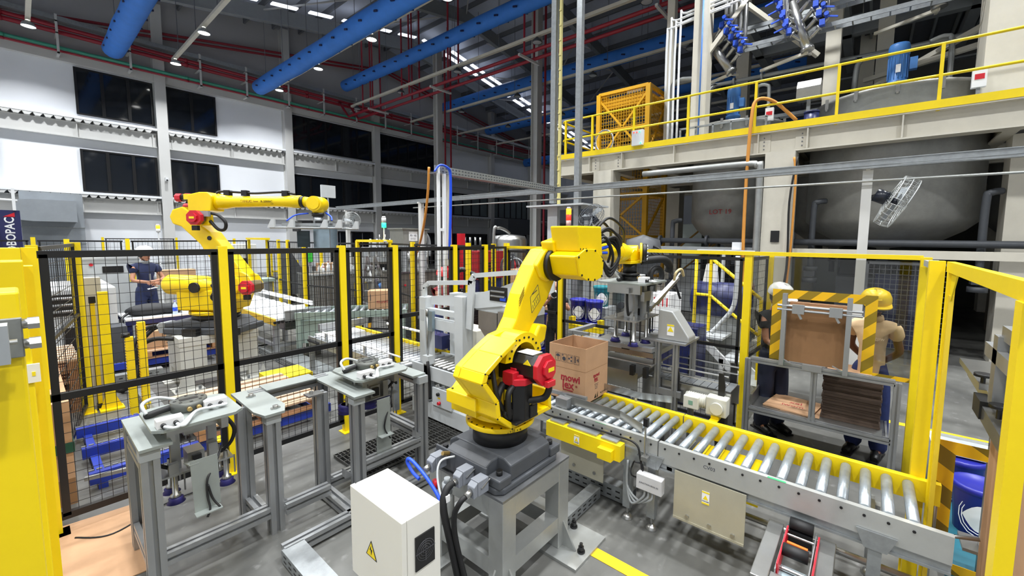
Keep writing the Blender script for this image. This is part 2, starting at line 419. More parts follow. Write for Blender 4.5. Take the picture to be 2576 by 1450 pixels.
for i, x in enumerate((-4.5, -1.4, 1.6, 3.9, 6.6, 8.7, 10.9, 13.0, 15.2, 17.4, 19.6, 21.8, 24.2, 26.6, 29.0, 31.4, 33.8)):
    o = MB().box(x-.04, x+.04, 28.1, 28.16, 10.05, 11.75).box(x-.04, x+.04, 28.1, 29.04, 10.1, 10.17).box(x-.04, x+.04, 28.1, 29.04, 10.95, 11.0).box(x-.04, x+.04, 28.1, 29.04, 11.44, 11.5)
    one(o, 'pipe_bracket', beam_w, '%s white pipe bracket from the left carrying the red and green wall pipes' % ORD[i], 'bracket', 'pipe brackets along the wall')
# blue fabric air ducts, hung along the ridge direction
ords = ('first', 'second', 'third', 'fourth', 'fifth', 'sixth')
for i, (x, z, y1, r) in enumerate(((3.26, 10.66, 27.5, .4), (9.1, 10.58, 27.4, .4), (14.0, 12.0, 27.2, .36), (22.2, 12.6, 27.5, .42), (27.2, 11.9, 27.5, .4), (32.5, 9.8, 27.5, .4))):
    t = thing('air_duct', 'blue fabric air duct under the roof, %s from the left' % ords[i], 'air duct', (x, y1, z), 'blue fabric air ducts')
    pts = [(x, y, z+random.uniform(-.03, .03)) for y in [y1-k_*1.6 for k_ in range(26)] if y > (Y0+.2 if x < 10 else -8.7)]
    rr = [r*.55]+[r*random.uniform(.96, 1.03) for _ in pts[1:]]
    pts[0] = (x, y1+.12, z); pts.insert(1, (x, y1, z)); rr.insert(1, r*.97)
    MB().tube(pts, rr, 16).build('fabric_sleeve', bluef, t)
    mb = MB()
    for k_ in range(34):
        y = y1-.6-k_*1.1
        if y < (Y0 if x < 10 else -8.6): break
        mb.bar((x+r*.95, y, z-.1), (x+r*.98, y-.22, z-.16), .05, .07); mb.bar((x-r*.95, y, z-.1), (x-r*.98, y-.22, z-.16), .05, .07)
    tag(mb.build('vent_tabs', navy, t), kind='stuff')
    mb = MB()
    for k_ in range(12):
        y = y1-1-k_*3.2
        if y > (Y0 if x < 10 else -8.6): mb.cyl((x, y, z+r*.9), (x, y, roofz(x)-.1), .012, n=4)
    tag(mb.build('hanger_rods', steel_d, t), kind='stuff')
# lamp trunking and high-bay lamps
lnames = {-3.7: 'far left', .75: 'leftmost', 5.2: 'second', 9.65: 'third'}
for x in (-3.7, .75, 5.2, 9.65, 14.05, 18.5, 22.95, 27.4):
    z = 10.55 if x < 13 else 10.55+.0*x
    t = one(MB().box(x-.07, x+.07, Y0+.3 if x < 10 else -8.8, 26.6, z, z+.12), 'lamp_trunking', cream, ('cream lamp trunking nearest the back wall, outside the picture' if x < 0 else '%s long cream lamp trunking from the left under the roof' % ORD[(.75, 5.2, 9.65, 14.05, 18.5, 22.95, 27.4).index(x)]), 'trunking', 'lamp trunkings')
    mb = MB()
    for k_ in range(13):
        y = 25.5-k_*3.0
        if y > (Y0+.5 if x < 10 else -8.7): mb.cyl((x, y, z+.1), (x, y, roofz(x)-.25), .015, n=4)
    tag(mb.build('drop_rods', steel_d, t), kind='stuff')
def high_bay(x, y, z, lit, label):
    t = thing('high_bay_lamp', label, 'lamp', (x, y, z), 'lit high-bay lamps' if lit else 'unlit high-bay lamps')
    MB().lathe([(.05, .0), (.1, -.06), (.17, -.1), (.21, -.2), (.2, -.22)], (x, y, z), n=16).build('housing', mgrey if lit else dgrey, t)
    MB().cyl((x, y, z-.2), (x, y, z-.205), .19, n=16).build('lens', lampm if lit else mat('lamp_lens_off', (190, 195, 200), .3), t)
    if lit:
        l = D.lights.new('high_bay_light', 'AREA'); l.shape = 'DISK'; l.size = .4; l.energy = LAMP_POWER; l.spread = R(128); l.color = (0.97, 0.99, 1.0)
        lo = D.objects.new('high_bay_light', l); C.objects.link(lo); lo.parent = t; lo.location = (0, 0, -.24)
for x in LAMP_X:
    for y in LAMP_Y:
        vis = {(.75, 26.15): 'bright high-bay lamp at the far left, on the first trunking', (5.2, 26.15): 'bright high-bay lamp on the second trunking, nearest the white wall', (5.2, 21.35): 'bright high-bay lamp on the second trunking, second from the wall', (9.65, 26.15): 'bright high-bay lamp on the third trunking, nearest the white wall', (9.65, 21.35): 'bright high-bay lamp on the third trunking, second from the wall', (9.65, 16.5): 'bright high-bay lamp on the third trunking beside a blue duct, third from the wall', (9.65, 11.7): 'bright high-bay lamp on the third trunking at the top edge, fourth from the wall'}
        high_bay(x, y, 10.53, True, vis.get((x, y), 'bright high-bay lamp overhead, outside the picture'))
for x in (14.05, 18.5, 22.95):
    for y in (25.9, 21.1, 16.3, 11.3, 6.5):
        high_bay(x, y, 10.53, False, 'dark unlit lamp, %s from the wall on the %s trunking' % (ORD[(25.9, 21.1, 16.3, 11.3, 6.5).index(y)], ORD[3+(14.05, 18.5, 22.95).index(x)]))
# strip lights along the rafters
for k_ in range(19):
    x = 7.6+k_*1.85; z = roofz(x)-.75
    dz = (roofz(x+.62)-roofz(x-.62))/2
    for j in ((0,) if x < 19 else (0, 1)):
        o = MB().prism([(x-.62, z-dz), (x+.62, z+dz), (x+.62, z+dz+.07), (x-.62, z-dz+.07)], 'y', 24.3-j*.75, 24.6-j*.75)
        one(o, 'strip_light', skym, '%s bright strip light from the left in the %s row under the roof' % (ORD[k_], 'long' if j == 0 else 'short second'), 'lamp', 'strip lights in a row under the roof')
# red sprinkler mains crossing the hall
for i, (x, dx) in enumerate(((14.05, 0), (14.72, 1))):
    mb = MB().tube([(x, 28.2, 11.2), (x, 27.6, 10.6), (x, 27.0, 10.05), (x, -8.8, 10.05)], .075, 8)
    t = one(mb, 'red_pipe', redp, ('left' if i == 0 else 'right')+' of two dark red sprinkler mains crossing the hall to the right', 'pipe')
    for y in (25.2, 24.3, 21.0, 20.3, 17, 12, 6): MB().cyl((x, y, 10.05), (x, y, roofz(x)-.8), .045, n=6).build('riser', redp, t)
    for y in (24, 18, 12, 6): MB().box(14.0-.3, 14.75+.3, y-.05, y+.05, 9.88, 9.97).build('support_bar', beam_w, t) if i == 0 else None
# pipes dropping from the roof on the gable side
for i, (x, y) in enumerate(((18.3, 22.5), (18.7, 22.4), (18.25, 14.1))):
    one(MB().cyl((x, y, 0.0), (x, y, 15.2), .06, n=8), 'red_pipe', redp, ('vertical dark red riser just left of the farther ridge column', 'vertical dark red riser just right of the farther ridge column', 'vertical dark red riser beside the nearer ridge column')[i], 'pipe')
# ridge columns
for i, (x, y) in enumerate(((18.0, 22.86), (18.0, 14.48))):
    mb = MB().box(x-.2, x+.2, y-.22, y-.19, 0, 15.1).box(x-.2, x+.2, y+.19, y+.22, 0, 15.1).box(x-.02, x+.02, y-.19, y+.19, 0, 15.1)
    struct(mb.build('trim_%d' % (64+i), beam_w))
# ================================================================ mezzanine platform with the mixing tanks
XM = 10.35
mz = thing('mezzanine', 'cream steel mezzanine platform with a yellow toe board carrying the tanks', 'platform', (XM, 7.3, 0))
def ibeam(p, q, h=.47, w=.3, t=.03):
    p = Vector(p); q = Vector(q); u = Vector((0, 0, 1)); mb = MB()
    mb.bar(p, q, t*.6, h-2*t); mb.bar(p+u*(h/2-t/2), q+u*(h/2-t/2), w, t); mb.bar(p-u*(h/2-t/2), q-u*(h/2-t/2), w, t); return mb
e = ibeam((XM, -8, 4.3), (XM, 7.35, 4.3)); 
for y in (-6, -4, -2.2, -.3, 1.15, 2.05, 3.9, 5.3, 6.3): e.box(XM-.14, XM+.14, y-.012, y+.012, 4.1, 4.5)
e.build('edge_beam', cream, mz)
for y in (1.25, 1.95, 5.45, 6.15):
    p_ = MB().box(XM-.03, XM+.03, y-.12, y+.12, 4.12, 4.48); pl = p_.build('splice_plate', cream, mz)
    b_ = MB()
    for k_ in range(4): b_.cyl((XM-.045, y, 4.18+k_*.08), (XM-.03, y, 4.18+k_*.08), .014, n=6)
    tag(b_.build('bolts', steel_d, pl), kind='stuff')
ibeam((XM+.1, 7.3, 4.3), (20, 7.3, 4.3)).build('end_beam', cream, mz)
for y in (5.8, 4.6, 1.6, -1.7, -4.5, -7): ibeam((XM+.15, y, 4.28), (20, y, 4.28), .4, .2).build('floor_beam', cream, mz)
for x in (13.9, 17): ibeam((x, -8, 4.2), (x, 7.2, 4.2), .4, .2).build('floor_beam', cream, mz)
MB().box(XM-.15, 20, -8, 7.4, 4.53, 4.56).build('deck_plate', mgrey, mz)
MB().box(XM-.16, XM-.145, -8, 7.4, 4.53, 4.67).box(XM-.16, 13.5, 7.4, 7.415, 4.53, 4.67).build('toe_board', yel, mz)
for y in (1.6, 5.8, -6.0):                                            # columns below the deck
    MB().box(XM-.27, XM-.23, y-.27, y+.27, 0, 4.06).box(XM+.23, XM+.27, y-.27, y+.27, 0, 4.06).box(XM-.23, XM+.23, y-.27, y-.245, 0, 4.06).box(XM-.23, XM+.23, y+.245, y+.27, 0, 4.06).box(XM-.33, XM+.33, y-.33, y+.33, 0, .03).build('column', cream, mz)
for x, y in ((15.5, 5.8), (15.5, 1.6), (11.3, -2.05), (15.5, -6), (19.5, 5.5), (19.5, -3), (19.5, 1.2)):
    MB().box(x-.25, x+.25, y-.25, y+.25, 0, 4.1).build('column', cream, mz)
MB().box(XM-.06, XM+.06, -7.9, 1.3, 1.9, 2.05).build('guard_rail_beam', cream, mz)
MB().box(XM-.06, XM+.06, 1.9, 5.5, 1.9, 2.05).build('guard_rail_beam', mgrey, mz)
hr = thing('handrail', 'yellow tubular handrail along the edge of the mezzanine platform', 'handrail', (XM, 7.1, 4.56))
for z in (5.63, 5.1):
    MB().tube([(13.4, 7.3, z), (XM+.02, 7.3, z), (XM-.08, 7.18, z), (XM-.08, -8, z)], .026, 8).build('rail', yel, hr)
for y in (7.15, 6.25, 5.0, 3.6, 2.15, .7, -.75, -2.2, -3.65, -5.1):
    MB().box(XM-.11, XM-.05, y-.025, y+.025, 4.5, 5.62).build('post', yel, hr)
for x in (XM+.7, XM+1.9, XM+3): MB().box(x-.025, x+.025, 7.275, 7.325, 4.5, 5.62).build('post', yel, hr)
gr = thing('tank_guard_rail', 'low grey guard rail in front of the smaller tank lid', 'guard rail', (10.7, 3, 4.56))
MB().bar((10.55, 3.9, 4.62), (10.55, 1.95, 4.62), .04).bar((10.55, 3.9, 4.95), (10.55, 1.95, 4.95), .04).build('rail', steel, gr)
for y in (3.88, 3.5, 3.1, 2.7, 2.3, 1.98): MB().bar((10.55, y, 4.56), (10.55, y, 4.95), .04).build('post', steel, gr)
# columns standing on the deck up to the roof
for i, (x, y, w_) in enumerate(((10.95, 3.55, .36), (12.5, 1.0, .3), (14.0, 0.05, .32), (11.3, -1.75, .85), (16.5, 3.9, .4), (18.0, 0.5, .4), (12.6, 5.0, .22))):
    h = w_/2
    mb = MB().box(x-h, x+h, y-h, y-h+.03, 4.56, 12.5).box(x-h, x+h, y+h-.03, y+h, 4.56, 12.5).box(x-h, x-h+.03, y-h+.03, y+h-.03, 4.56, 12.5)
    if w_ > .8: mb.box(x-h-.06, x-h, y-h, y+h, 4.56, 12.5)
    mb.build('upper_column', cream, mz)
for y in (3.4, 1.0, -1.8):
    MB().bar((11.2, y, 8.7), (20, y, 8.7), .25, .4).build('upper_beam', mgrey, mz)
for x, z in ((11.3, 8.7), (14, 8.7), (16.5, 8.7)):
    MB().bar((x, -8, z), (x, 3.6, z), .25, .4).build('upper_beam', mgrey, mz)
MB().box(12.2, 20, -8, 0.6, 8.9, 9.0).build('upper_deck', steel_d, mz)
for k_ in range(16): MB().box(12.2, 20, .4-k_*.5, .46-k_*.5, 8.76, 8.9).build('deck_rib', mgrey, mz)
for a, b_ in (((10.95, 3.5, 8.6), (12.5, 1.3, 6.7)), ((11.0, 3.6, 6.6), (11.1, 2.3, 8.2)), ((12.5, 1.0, 7.6), (14, .1, 9.0)), ((12.4, -1.6, 6.2), (13.5, .4, 6.2)), ((12.4, -1.6, 6.6), (13.5, .4, 5.9))):
    MB().bar(a, b_, .1).build('brace', cream, mz)
struct(MB().box(20.5, 20.7, -13.9, 2.5, 0, 13.2).build('wall_tank_bay', mat('tank_bay_unlit', (88, 88, 86), .85, var=.1, scale=.6)))  # dark wall added behind the tanks; its colour stands in for unlit depth
struct(MB().box(10.9, 20.5, -13.9, -9.0, 0, 13).build('wall_tank_bay_side', mat('tank_bay_unlit', (88, 88, 86))))
for k_ in range(9): MB().box(20.3, 20.5, -8.9, 2.4, 5.4+k_*.75, 5.46+k_*.75).build('wall_rail', mgrey, mz)

def tank(label, x, y, rl, rb, zb, zt, tip, mot_s):
    t = thing('mixing_tank', label, 'tank', (x, y, zb), 'mixing tanks hung in the mezzanine')
    MB().lathe([(.09, tip), (.12, tip+.12), (rb*.55, zb-.28), (rb*.85, zb), (rb, zb+.22), (rb, 4.53)], (x, y, 0), n=40).build('vessel', tank_m, t)
    ld = MB().lathe([(rl, 4.57), (rl, zt-.03), (rl+.05, zt-.03), (rl+.05, zt+.03), (rl-.03, zt+.05), (rl*.6, zt+.13), (.1, zt+.17), (0, zt+.17)], (x, y, 0), n=48).build('lid', tank_m, t)
    for k_ in range(14):
        a = 2*PI*k_/14; cx_, cy_ = x+(rl+.06)*math.cos(a), y+(rl+.06)*math.sin(a)
        MB().bar((cx_, cy_, zt-.14), (cx_, cy_, zt+.08), .035, .06).cyl((cx_, cy_, zt-.17), (cx_, cy_, zt-.13), .035, n=6).build('clamp', stain, ld)
    MB().cyl((x, y, tip-.6), (x, y, tip+.05), .07, n=12).cyl((x, y, tip-.02), (x, y, tip+.02), .14, n=12).cyl((x, y, tip-.28), (x, y, tip-.24), .12, n=12).box(x-.12, x+.12, y-.1, y+.1, tip-.2, tip-.08).build('outlet_valve', dgrey, t)
    s = mot_s; mz_ = MB().lathe([(0, 1.1*s), (.17*s, 1.1*s), (.19*s, 1.04*s), (.19*s, .86*s), (.17*s, .84*s), (.17*s, .3*s), (.21*s, .28*s), (.21*s, .22*s), (.15*s, .2*s), (.17*s, 0)], (x-.25, y, zt+.12), n=20)
    for k_ in range(16):
        a = 2*PI*k_/16; mz_.bar((x-.25+.18*s*math.cos(a), y+.18*s*math.sin(a), zt+.12+.34*s), (x-.25+.18*s*math.cos(a), y+.18*s*math.sin(a), zt+.12+.82*s), .012)
    mo = mz_.build('motor', motb, t)
    MB().box(x-.35*1, x-.2, y-.32*s, y-.19*s, zt+.12+.5*s, zt+.12+.75*s).build('terminal_box', motb, mo)
    MB().box(x-.25-.2*s, x-.25-.17*s, y-.04, y+.04, zt+.12+.45*s, zt+.12+.62*s).build('rating_plate', paper, mo)
    return t
ta = tank('smaller grey mixing tank with a blue motor left of the cream column', 12.3, 3.05, 1.17, 1.0, 2.5, 5.12, 1.95, .85)
tb = tank('larger grey mixing tank with a blue motor on the right', 12.3, -.2, 1.42, 1.5, 2.45, 5.22, 1.95, .95)
tank('dark mixing tank farther back between two front tanks', 15.4, .9, 1.2, 1.2, 2.5, 4.9, 1.9, .9)
tank('dark mixing tank farther back at the right end of the bay', 15.6, -3.6, 1.4, 1.4, 2.5, 4.9, 1.9, .9)
text('lettering', 'LOT 19', .17, (11.29, 3.05, 2.93), (0, -1, 0), (0, 0, 1), mat('ink_bright_red', (170, 40, 40), .7), ta)
for (y, s) in ((2.1, .8), (-1.6, .9)):
    pass
bc = mat('blue_casing', (26, 40, 110), .5)
one(MB().box(12.0, 13.2, 4.15, 4.6, 4.56, 4.95), 'drive_casing', bc, 'dark blue casing low on the deck left of the smaller tank', 'casing')
one(MB().prism([(10.9, 4.98), (11.6, 5.3), (11.6, 4.98)], 'x', 12.0, 12.5).xf(Matrix.Translation((0, -12.2, 0))), 'drive_guard', bc, 'blue belt guard sloping up behind the larger lid', 'guard')
one(MB().cyl((11.1, 1.2, 4.56), (11.1, 1.2, 5.0), .14, n=16).cyl((11.1, 1.2, 5.0), (11.1, 1.2, 5.03), .15, n=16), 'blue_drum', navy, 'small dark blue drum standing between the two tank lids', 'drum')
# valve manifolds hanging over the tanks
vb = mat('valve_blue', (40, 80, 190), .45)
def manifold(label, x, p, q, nb, side):
    t = thing('valve_manifold', label, 'manifold', (x, p[0], p[1]), 'valve manifolds above the tanks')
    P0 = Vector((x, p[0], p[1])); P1 = Vector((x, q[0], q[1])); dr = (P1-P0)
    MB().cyl(P0, P1, .1, n=12).cyl(P1, P1+dr.normalized()*.08, .13, n=12).build('header_pipe', stain, t)
    for s in side:
        for k_ in range(nb):
            c = P0+dr*((k_+.5)/nb); o = Vector((-.12, s*.38, .34)); e1 = c+o; top = e1+Vector((0, 0, 2.2))
            br = MB().tube([c, c+o*.6, e1, e1+Vector((0, 0, .3)), top], .045, 8).cyl(e1+Vector((0, 0, .1)), e1+Vector((0, 0, .14)), .085, n=10).cyl(c+o*.62, c+o*.7, .08, n=10).build('branch_pipe', stain, t)
            MB().cbox(c+o*.8+Vector((-.08, 0, 0)), (.12, .1, .12)).cyl(e1+Vector((-.2, 0, .05)), e1+Vector((-.05, 0, .05)), .045, n=8).bar(e1+Vector((-.16, -.02, .0)), e1+Vector((-.16, s*.2, -.06)), .03).build('valve', vb, br)
    MB().bar(P1+Vector((0, 0, -.1)), P1+Vector((.5, 1.0, -.1)), .06).bar(P1+Vector((0, 0, -.1)), P1+Vector((.7, 0, .1)), .05).build('support', cream, t)
manifold('stainless valve manifold with blue valves above the smaller tank', 11.2, (3.5, 7.2), (2.95, 6.35), 5, (-1,))
manifold('stainless valve manifold with blue valves on both sides, above the gap between the tanks', 11.2, (1.72, 7.5), (1.38, 6.45), 5, (-1, 1))
manifold('stainless valve manifold partly out of view at top right beside the wide cream column', 12.0, (-.5, 8.4), (-.75, 7.0), 4, (-1, 1))
# pipes and trays over the deck
pm = mat('steel_pipe_grey', (158, 160, 158), .4, .5, var=.1, scale=6)
def pipe(label, pts, r, m_=pm, cat='pipe', nm='process_pipe', fl=()):
    t = one(MB().tube(pts, r, 10), nm, m_, label, cat)
    for p in fl:
        p = Vector(p[:3]); MB().cyl(p-Vector((0, .03, 0)), p+Vector((0, .03, 0)), r*1.9, n=12).build('flange', m_, t)
    return t
pipe('grey pipe bending over to the right left of the larger tank motor', smoothpath([(13, .56, 4.6), (13, .56, 6.2), (13, .45, 6.55), (13, .1, 6.6), (13, -5, 6.7)], 5), .06, fl=((13, -.2, 6.6), (13, -2, 6.65)))
pipe('long grey pipe running level behind the smaller tank motor', smoothpath([(13, 3.95, 4.6), (13, 3.95, 6.4), (13, 3.75, 6.68), (13, 3.3, 6.68), (13, -7, 6.5)], 5), .055, fl=((13, 3.3, 6.68), (13, 2.6, 6.66)))
pipe('pale pipe with a swan neck beside the smaller lid', smoothpath([(11.6, 2.15, 4.6), (11.6, 2.15, 5.75), (11.6, 2.2, 5.95), (11.6, 2.4, 5.95), (11.9, 2.45, 5.7)], 5), .04)
pipe('pale pipe with a swan neck behind the larger lid', smoothpath([(12.6, -1.05, 4.6), (12.6, -1.05, 6.3), (12.6, -.95, 6.55), (12.6, -.7, 6.5)], 5), .05)
for i, (y, z0, z1) in enumerate(((4.42, 5.9, 7.45), (4.32, 4.6, 7.6), (4.2, 4.6, 7.5), (4.08, 4.6, 7.7))):
    pipe(('shorter thin white conduit, leftmost of the four at the deck end', 'second thin white conduit from the left at the deck end', 'third thin white conduit from the left at the deck end', 'rightmost of the four thin white conduits at the deck end')[i], smoothpath([(10.85, y, z0), (10.85, y, z1), (10.85, y-.15, z1+.15), (10.85, y-1.5, z1+.25)], 4), .028, white, nm='conduit')
pipe('stout grey elbow pipe at the left end of the deck', smoothpath([(10.95, 4.3, 4.6), (10.95, 4.3, 6.05), (10.95, 4.1, 6.3), (10.95, 3.7, 6.25)], 5), .055)
pipe('blue air line running up the cream column above the smaller tank', [(10.72, 3.5, 4.7), (10.72, 3.5, 9)], .02, mat('air_line_blue', (90, 140, 220), .5), nm='air_line')
for i, (x, z, ya, yb) in enumerate(((11.2, 6.82, 2.85, -7), (11.6, 7.4, 3.6, -7), (13.6, 5.7, 3.9, -7))):
    mb = MB().bar((x, ya, z), (x, yb, z), .02, .09).bar((x+.22, ya, z), (x+.22, yb, z), .02, .09)
    k_ = 0
    while ya-.15-k_*.3 > yb: mb.bar((x, ya-.15-k_*.3, z-.03), (x+.22, ya-.15-k_*.3, z-.03), .025); k_ += 1
    one(mb, 'cable_ladder', steel, ('lower front', 'upper', 'rear')[i]+' galvanised cable ladder running above the tank deck', 'cable tray')
pb = thing('control_box', 'stainless sloping control box on a stand between the tanks', 'control box', (11.2, 1.28, 4.56))
MB().prism([(11.0, 5.32), (11.35, 5.32), (11.35, 5.72), (11.12, 5.72), (11.0, 5.55)], 'y', 1.06, 1.5).build('cabinet', stain, pb)
MB().bar((11.2, 1.28, 4.56), (11.2, 1.28, 5.32), .07).build('stand', steel, pb)
rb_ = thing('switch_box', 'white switch box with a red label at the right end of the deck', 'switch box', (10.7, -1.25, 4.56))
MB().bar((10.72, -1.27, 4.56), (10.72, -1.27, 4.95), .05).build('post', steel, rb_); MB().box(10.65, 10.75, -1.36, -1.18, 4.9, 5.2).build('box', white, rb_); MB().box(10.645, 10.65, -1.33, -1.21, 5.03, 5.12).build('switch_label', red, rb_)
rb2 = thing('switch_box', 'white switch box with a red label on a post beside the smaller lid', 'switch box', (10.6, 1.95, 4.56))
MB().bar((10.62, 1.93, 4.56), (10.62, 1.93, 4.9), .05).build('post', steel, rb2); MB().box(10.56, 10.64, 1.85, 2.01, 4.85, 5.12).build('box', white, rb2); MB().box(10.555, 10.56, 1.87, 1.99, 4.96, 5.04).build('switch_label', red, rb2)
cb = thing('control_box', 'small grey control box with red and green lamps on the yellow rail by the lift', 'control box', (10.2, 4.83, 4.6))
MB().box(10.12, 10.22, 4.68, 4.98, 4.62, 5.0).build('box', white, cb)
for k_, m_ in enumerate((redlamp, redlamp, green_l)): MB().cyl((10.12, 4.92-k_*.08, 4.94), (10.1, 4.92-k_*.08, 4.94), .015, n=8).build('lamp', m_, cb)
MB().cyl((10.12, 4.73, 4.66), (10.1, 4.73, 4.66), .015, n=8).build('lamp', green_l, cb)
t = one(MB().tube([Vector((10.5, 6.0, 4.85))+Vector((0, .28*math.cos(a*.5), .3*math.sin(a*.5)+.1)) for a in range(30)], .02, 6), 'hose_coil', white, 'white hose coiled on the railing in front of the yellow lift cage', 'hose')
# yellow goods-lift tower
lf = thing('goods_lift', 'yellow steel goods lift tower with mesh sides behind the platform corner', 'lift', (12.6, 6.2, 0))
lx0, lx1, ly0, ly1, lz = 11.9, 13.3, 5.35, 7.0, 6.75
yd = mat('lift_yellow', (214, 160, 20), .45, var=.05, scale=2)
for x in (lx0, lx1):
    for y in (ly0, ly1): MB().box(x-.07, x+.07, y-.07, y+.07, 0, lz).build('post', yd, lf)
for z in (lz, 4.6, 3.6, 2.3, 1.0, 5.6):
    MB().bar((lx0, ly0, z), (lx0, ly1, z), .09).bar((lx1, ly0, z), (lx1, ly1, z), .09).bar((lx0, ly0, z), (lx1, ly0, z), .09).bar((lx0, ly1, z), (lx1, ly1, z), .09).build('cross_frame', yd, lf)
for za, zb in ((.1, 2.2), (2.3, 3.6), (3.7, 4.6), (4.7, 6.6)):
    MB().bar((lx0, ly0, za), (lx0, ly1, zb), .06).bar((lx0, ly1, za), (lx0, ly0, zb), .06).bar((lx0, ly0, za), (lx1, ly0, zb), .06).build('diagonal_brace', yd, lf)
mb = MB()
for k_ in range(20):
    y = ly0+(ly1-ly0)*k_/19; mb.box(lx0-.02, lx0-.01, y-.006, y+.006, 0, lz)
for k_ in range(70): mb.box(lx0-.02, lx0-.01, ly0, ly1, k_*lz/70-.005, k_*lz/70+.005)
for k_ in range(16):
    x = lx0+(lx1-lx0)*k_/15; mb.box(x-.006, x+.006, ly0-.02, ly0-.01, 0, lz)
for k_ in range(70): mb.box(lx0, lx1, ly0-.02, ly0-.01, k_*lz/70-.005, k_*lz/70+.005)
tag(mb.build('mesh_infill', yd, lf), kind='stuff')
MB().box(lx0+.05, lx1-.05, ly0+.05, ly1-.05, 6.3, 6.6).build('roof_panel', yd, lf)
MB().box(12.4, 12.7, 5.8, 6.3, 6.8, 7.0).build('winch_cover', steel_d, lf)
# under the platform
pipe('thick grey pipe under the platform edge bending down beside the cream column', smoothpath([(10.05, 4.6, 3.86), (10.05, 2.3, 3.86), (10.05, 2.02, 3.8), (10.05, 1.95, 3.55), (10.05, 1.95, 0.3)], 5), .07)
pipe('long orange hose hanging over the yellow railing down to the floor', smoothpath([(10.5, 1.4, 4.75), (10.25, 1.8, 5.15), (10.12, 2.1, 5.2), (10.05, 2.17, 4.8), (10.02, 2.2, 3.5), (9.98, 2.18, 1.8), (9.9, 2.1, .05)], 6), .035, orange, 'hose', 'hanging_hose')
pipe('orange and black cable running down the right side of the cream column', smoothpath([(10.0, 1.33, 3.9), (9.98, 1.28, 3.4), (9.97, 1.3, 1.8), (9.9, 1.4, .05)], 5), .022, orange, 'hose', 'hanging_hose')
pipe('black cable beside the orange one on the cream column', smoothpath([(10.0, 1.27, 3.9), (9.95, 1.36, 3.0), (9.93, 1.34, 1.6), (9.8, 1.5, .05)], 5), .02, rub, 'cable', 'hanging_cable')
for i, (y, z0, z1, lb) in enumerate(((1.03, 2.1, 3.05, 'left of the larger tank cone'), (-1.55, 2.1, 3.1, 'right of the larger tank cone'), (4.15, 1.6, 2.7, 'left of the smaller tank cone'))):
    pipe('grey drain pipe with an elbow, '+lb, smoothpath([(11, y, z0-.5), (11, y, z1-.15), (11, y-.06, z1), (11.1, y-.2, z1+.03)], 5), .06, dgrey, fl=())
    one(MB().cyl((11, y, z0-.55), (11, y, z0-.45), .14, n=12).cyl((11, y, z0-.8), (11, y, z0-.7), .14, n=12).cbox((11, y, z0-.6), (.24, .2, .12)), 'pipe_valve', dgrey, 'dark grey butterfly valve on the drain pipe '+lb, 'valve')
pipe('dark grey manifold pipe running level under the tank cones', [(10.8, 5.2, 2.2), (10.8, -7.5, 2.15)], .07, dgrey, fl=((10.8, 4.4, 2.2), (10.8, 3.2, 2.2)))
one(MB().box(10.05, 10.07, 1.52, 1.68, 2.18, 2.42), 'warning_plate', blk, 'small black notice plate on the cream column under the platform', 'sign')
one(MB().box(14.2, 15.4, -4.3, -2.35, 0, 1.9), 'concrete_plinth', concr_l, 'pale concrete plinth block at the far right under the tanks', 'plinth', bevel=.02)
one(MB().box(14.15, 15.45, -4.4, -2.3, 1.905, 1.98), 'plinth_cover', mat('cover_blue', (60, 90, 150), .5), 'blue cover sheet lying on the pale concrete plinth', 'cover')
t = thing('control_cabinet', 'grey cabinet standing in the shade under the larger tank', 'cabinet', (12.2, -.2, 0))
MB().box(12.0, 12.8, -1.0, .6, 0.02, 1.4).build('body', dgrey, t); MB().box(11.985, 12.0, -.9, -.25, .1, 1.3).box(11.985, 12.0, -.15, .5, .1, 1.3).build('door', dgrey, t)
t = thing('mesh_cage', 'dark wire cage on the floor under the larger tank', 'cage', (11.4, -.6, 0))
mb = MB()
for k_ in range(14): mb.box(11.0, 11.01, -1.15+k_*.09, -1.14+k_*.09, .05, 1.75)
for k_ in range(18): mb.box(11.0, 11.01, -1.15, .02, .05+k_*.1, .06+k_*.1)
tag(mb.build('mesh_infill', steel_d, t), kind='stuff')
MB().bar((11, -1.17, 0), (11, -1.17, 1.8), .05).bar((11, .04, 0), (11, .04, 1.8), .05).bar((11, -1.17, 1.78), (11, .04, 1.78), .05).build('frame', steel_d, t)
MB().box(11.2, 11.9, -1.0, -.1, .02, 1.5).build('stored_load', navy, t)
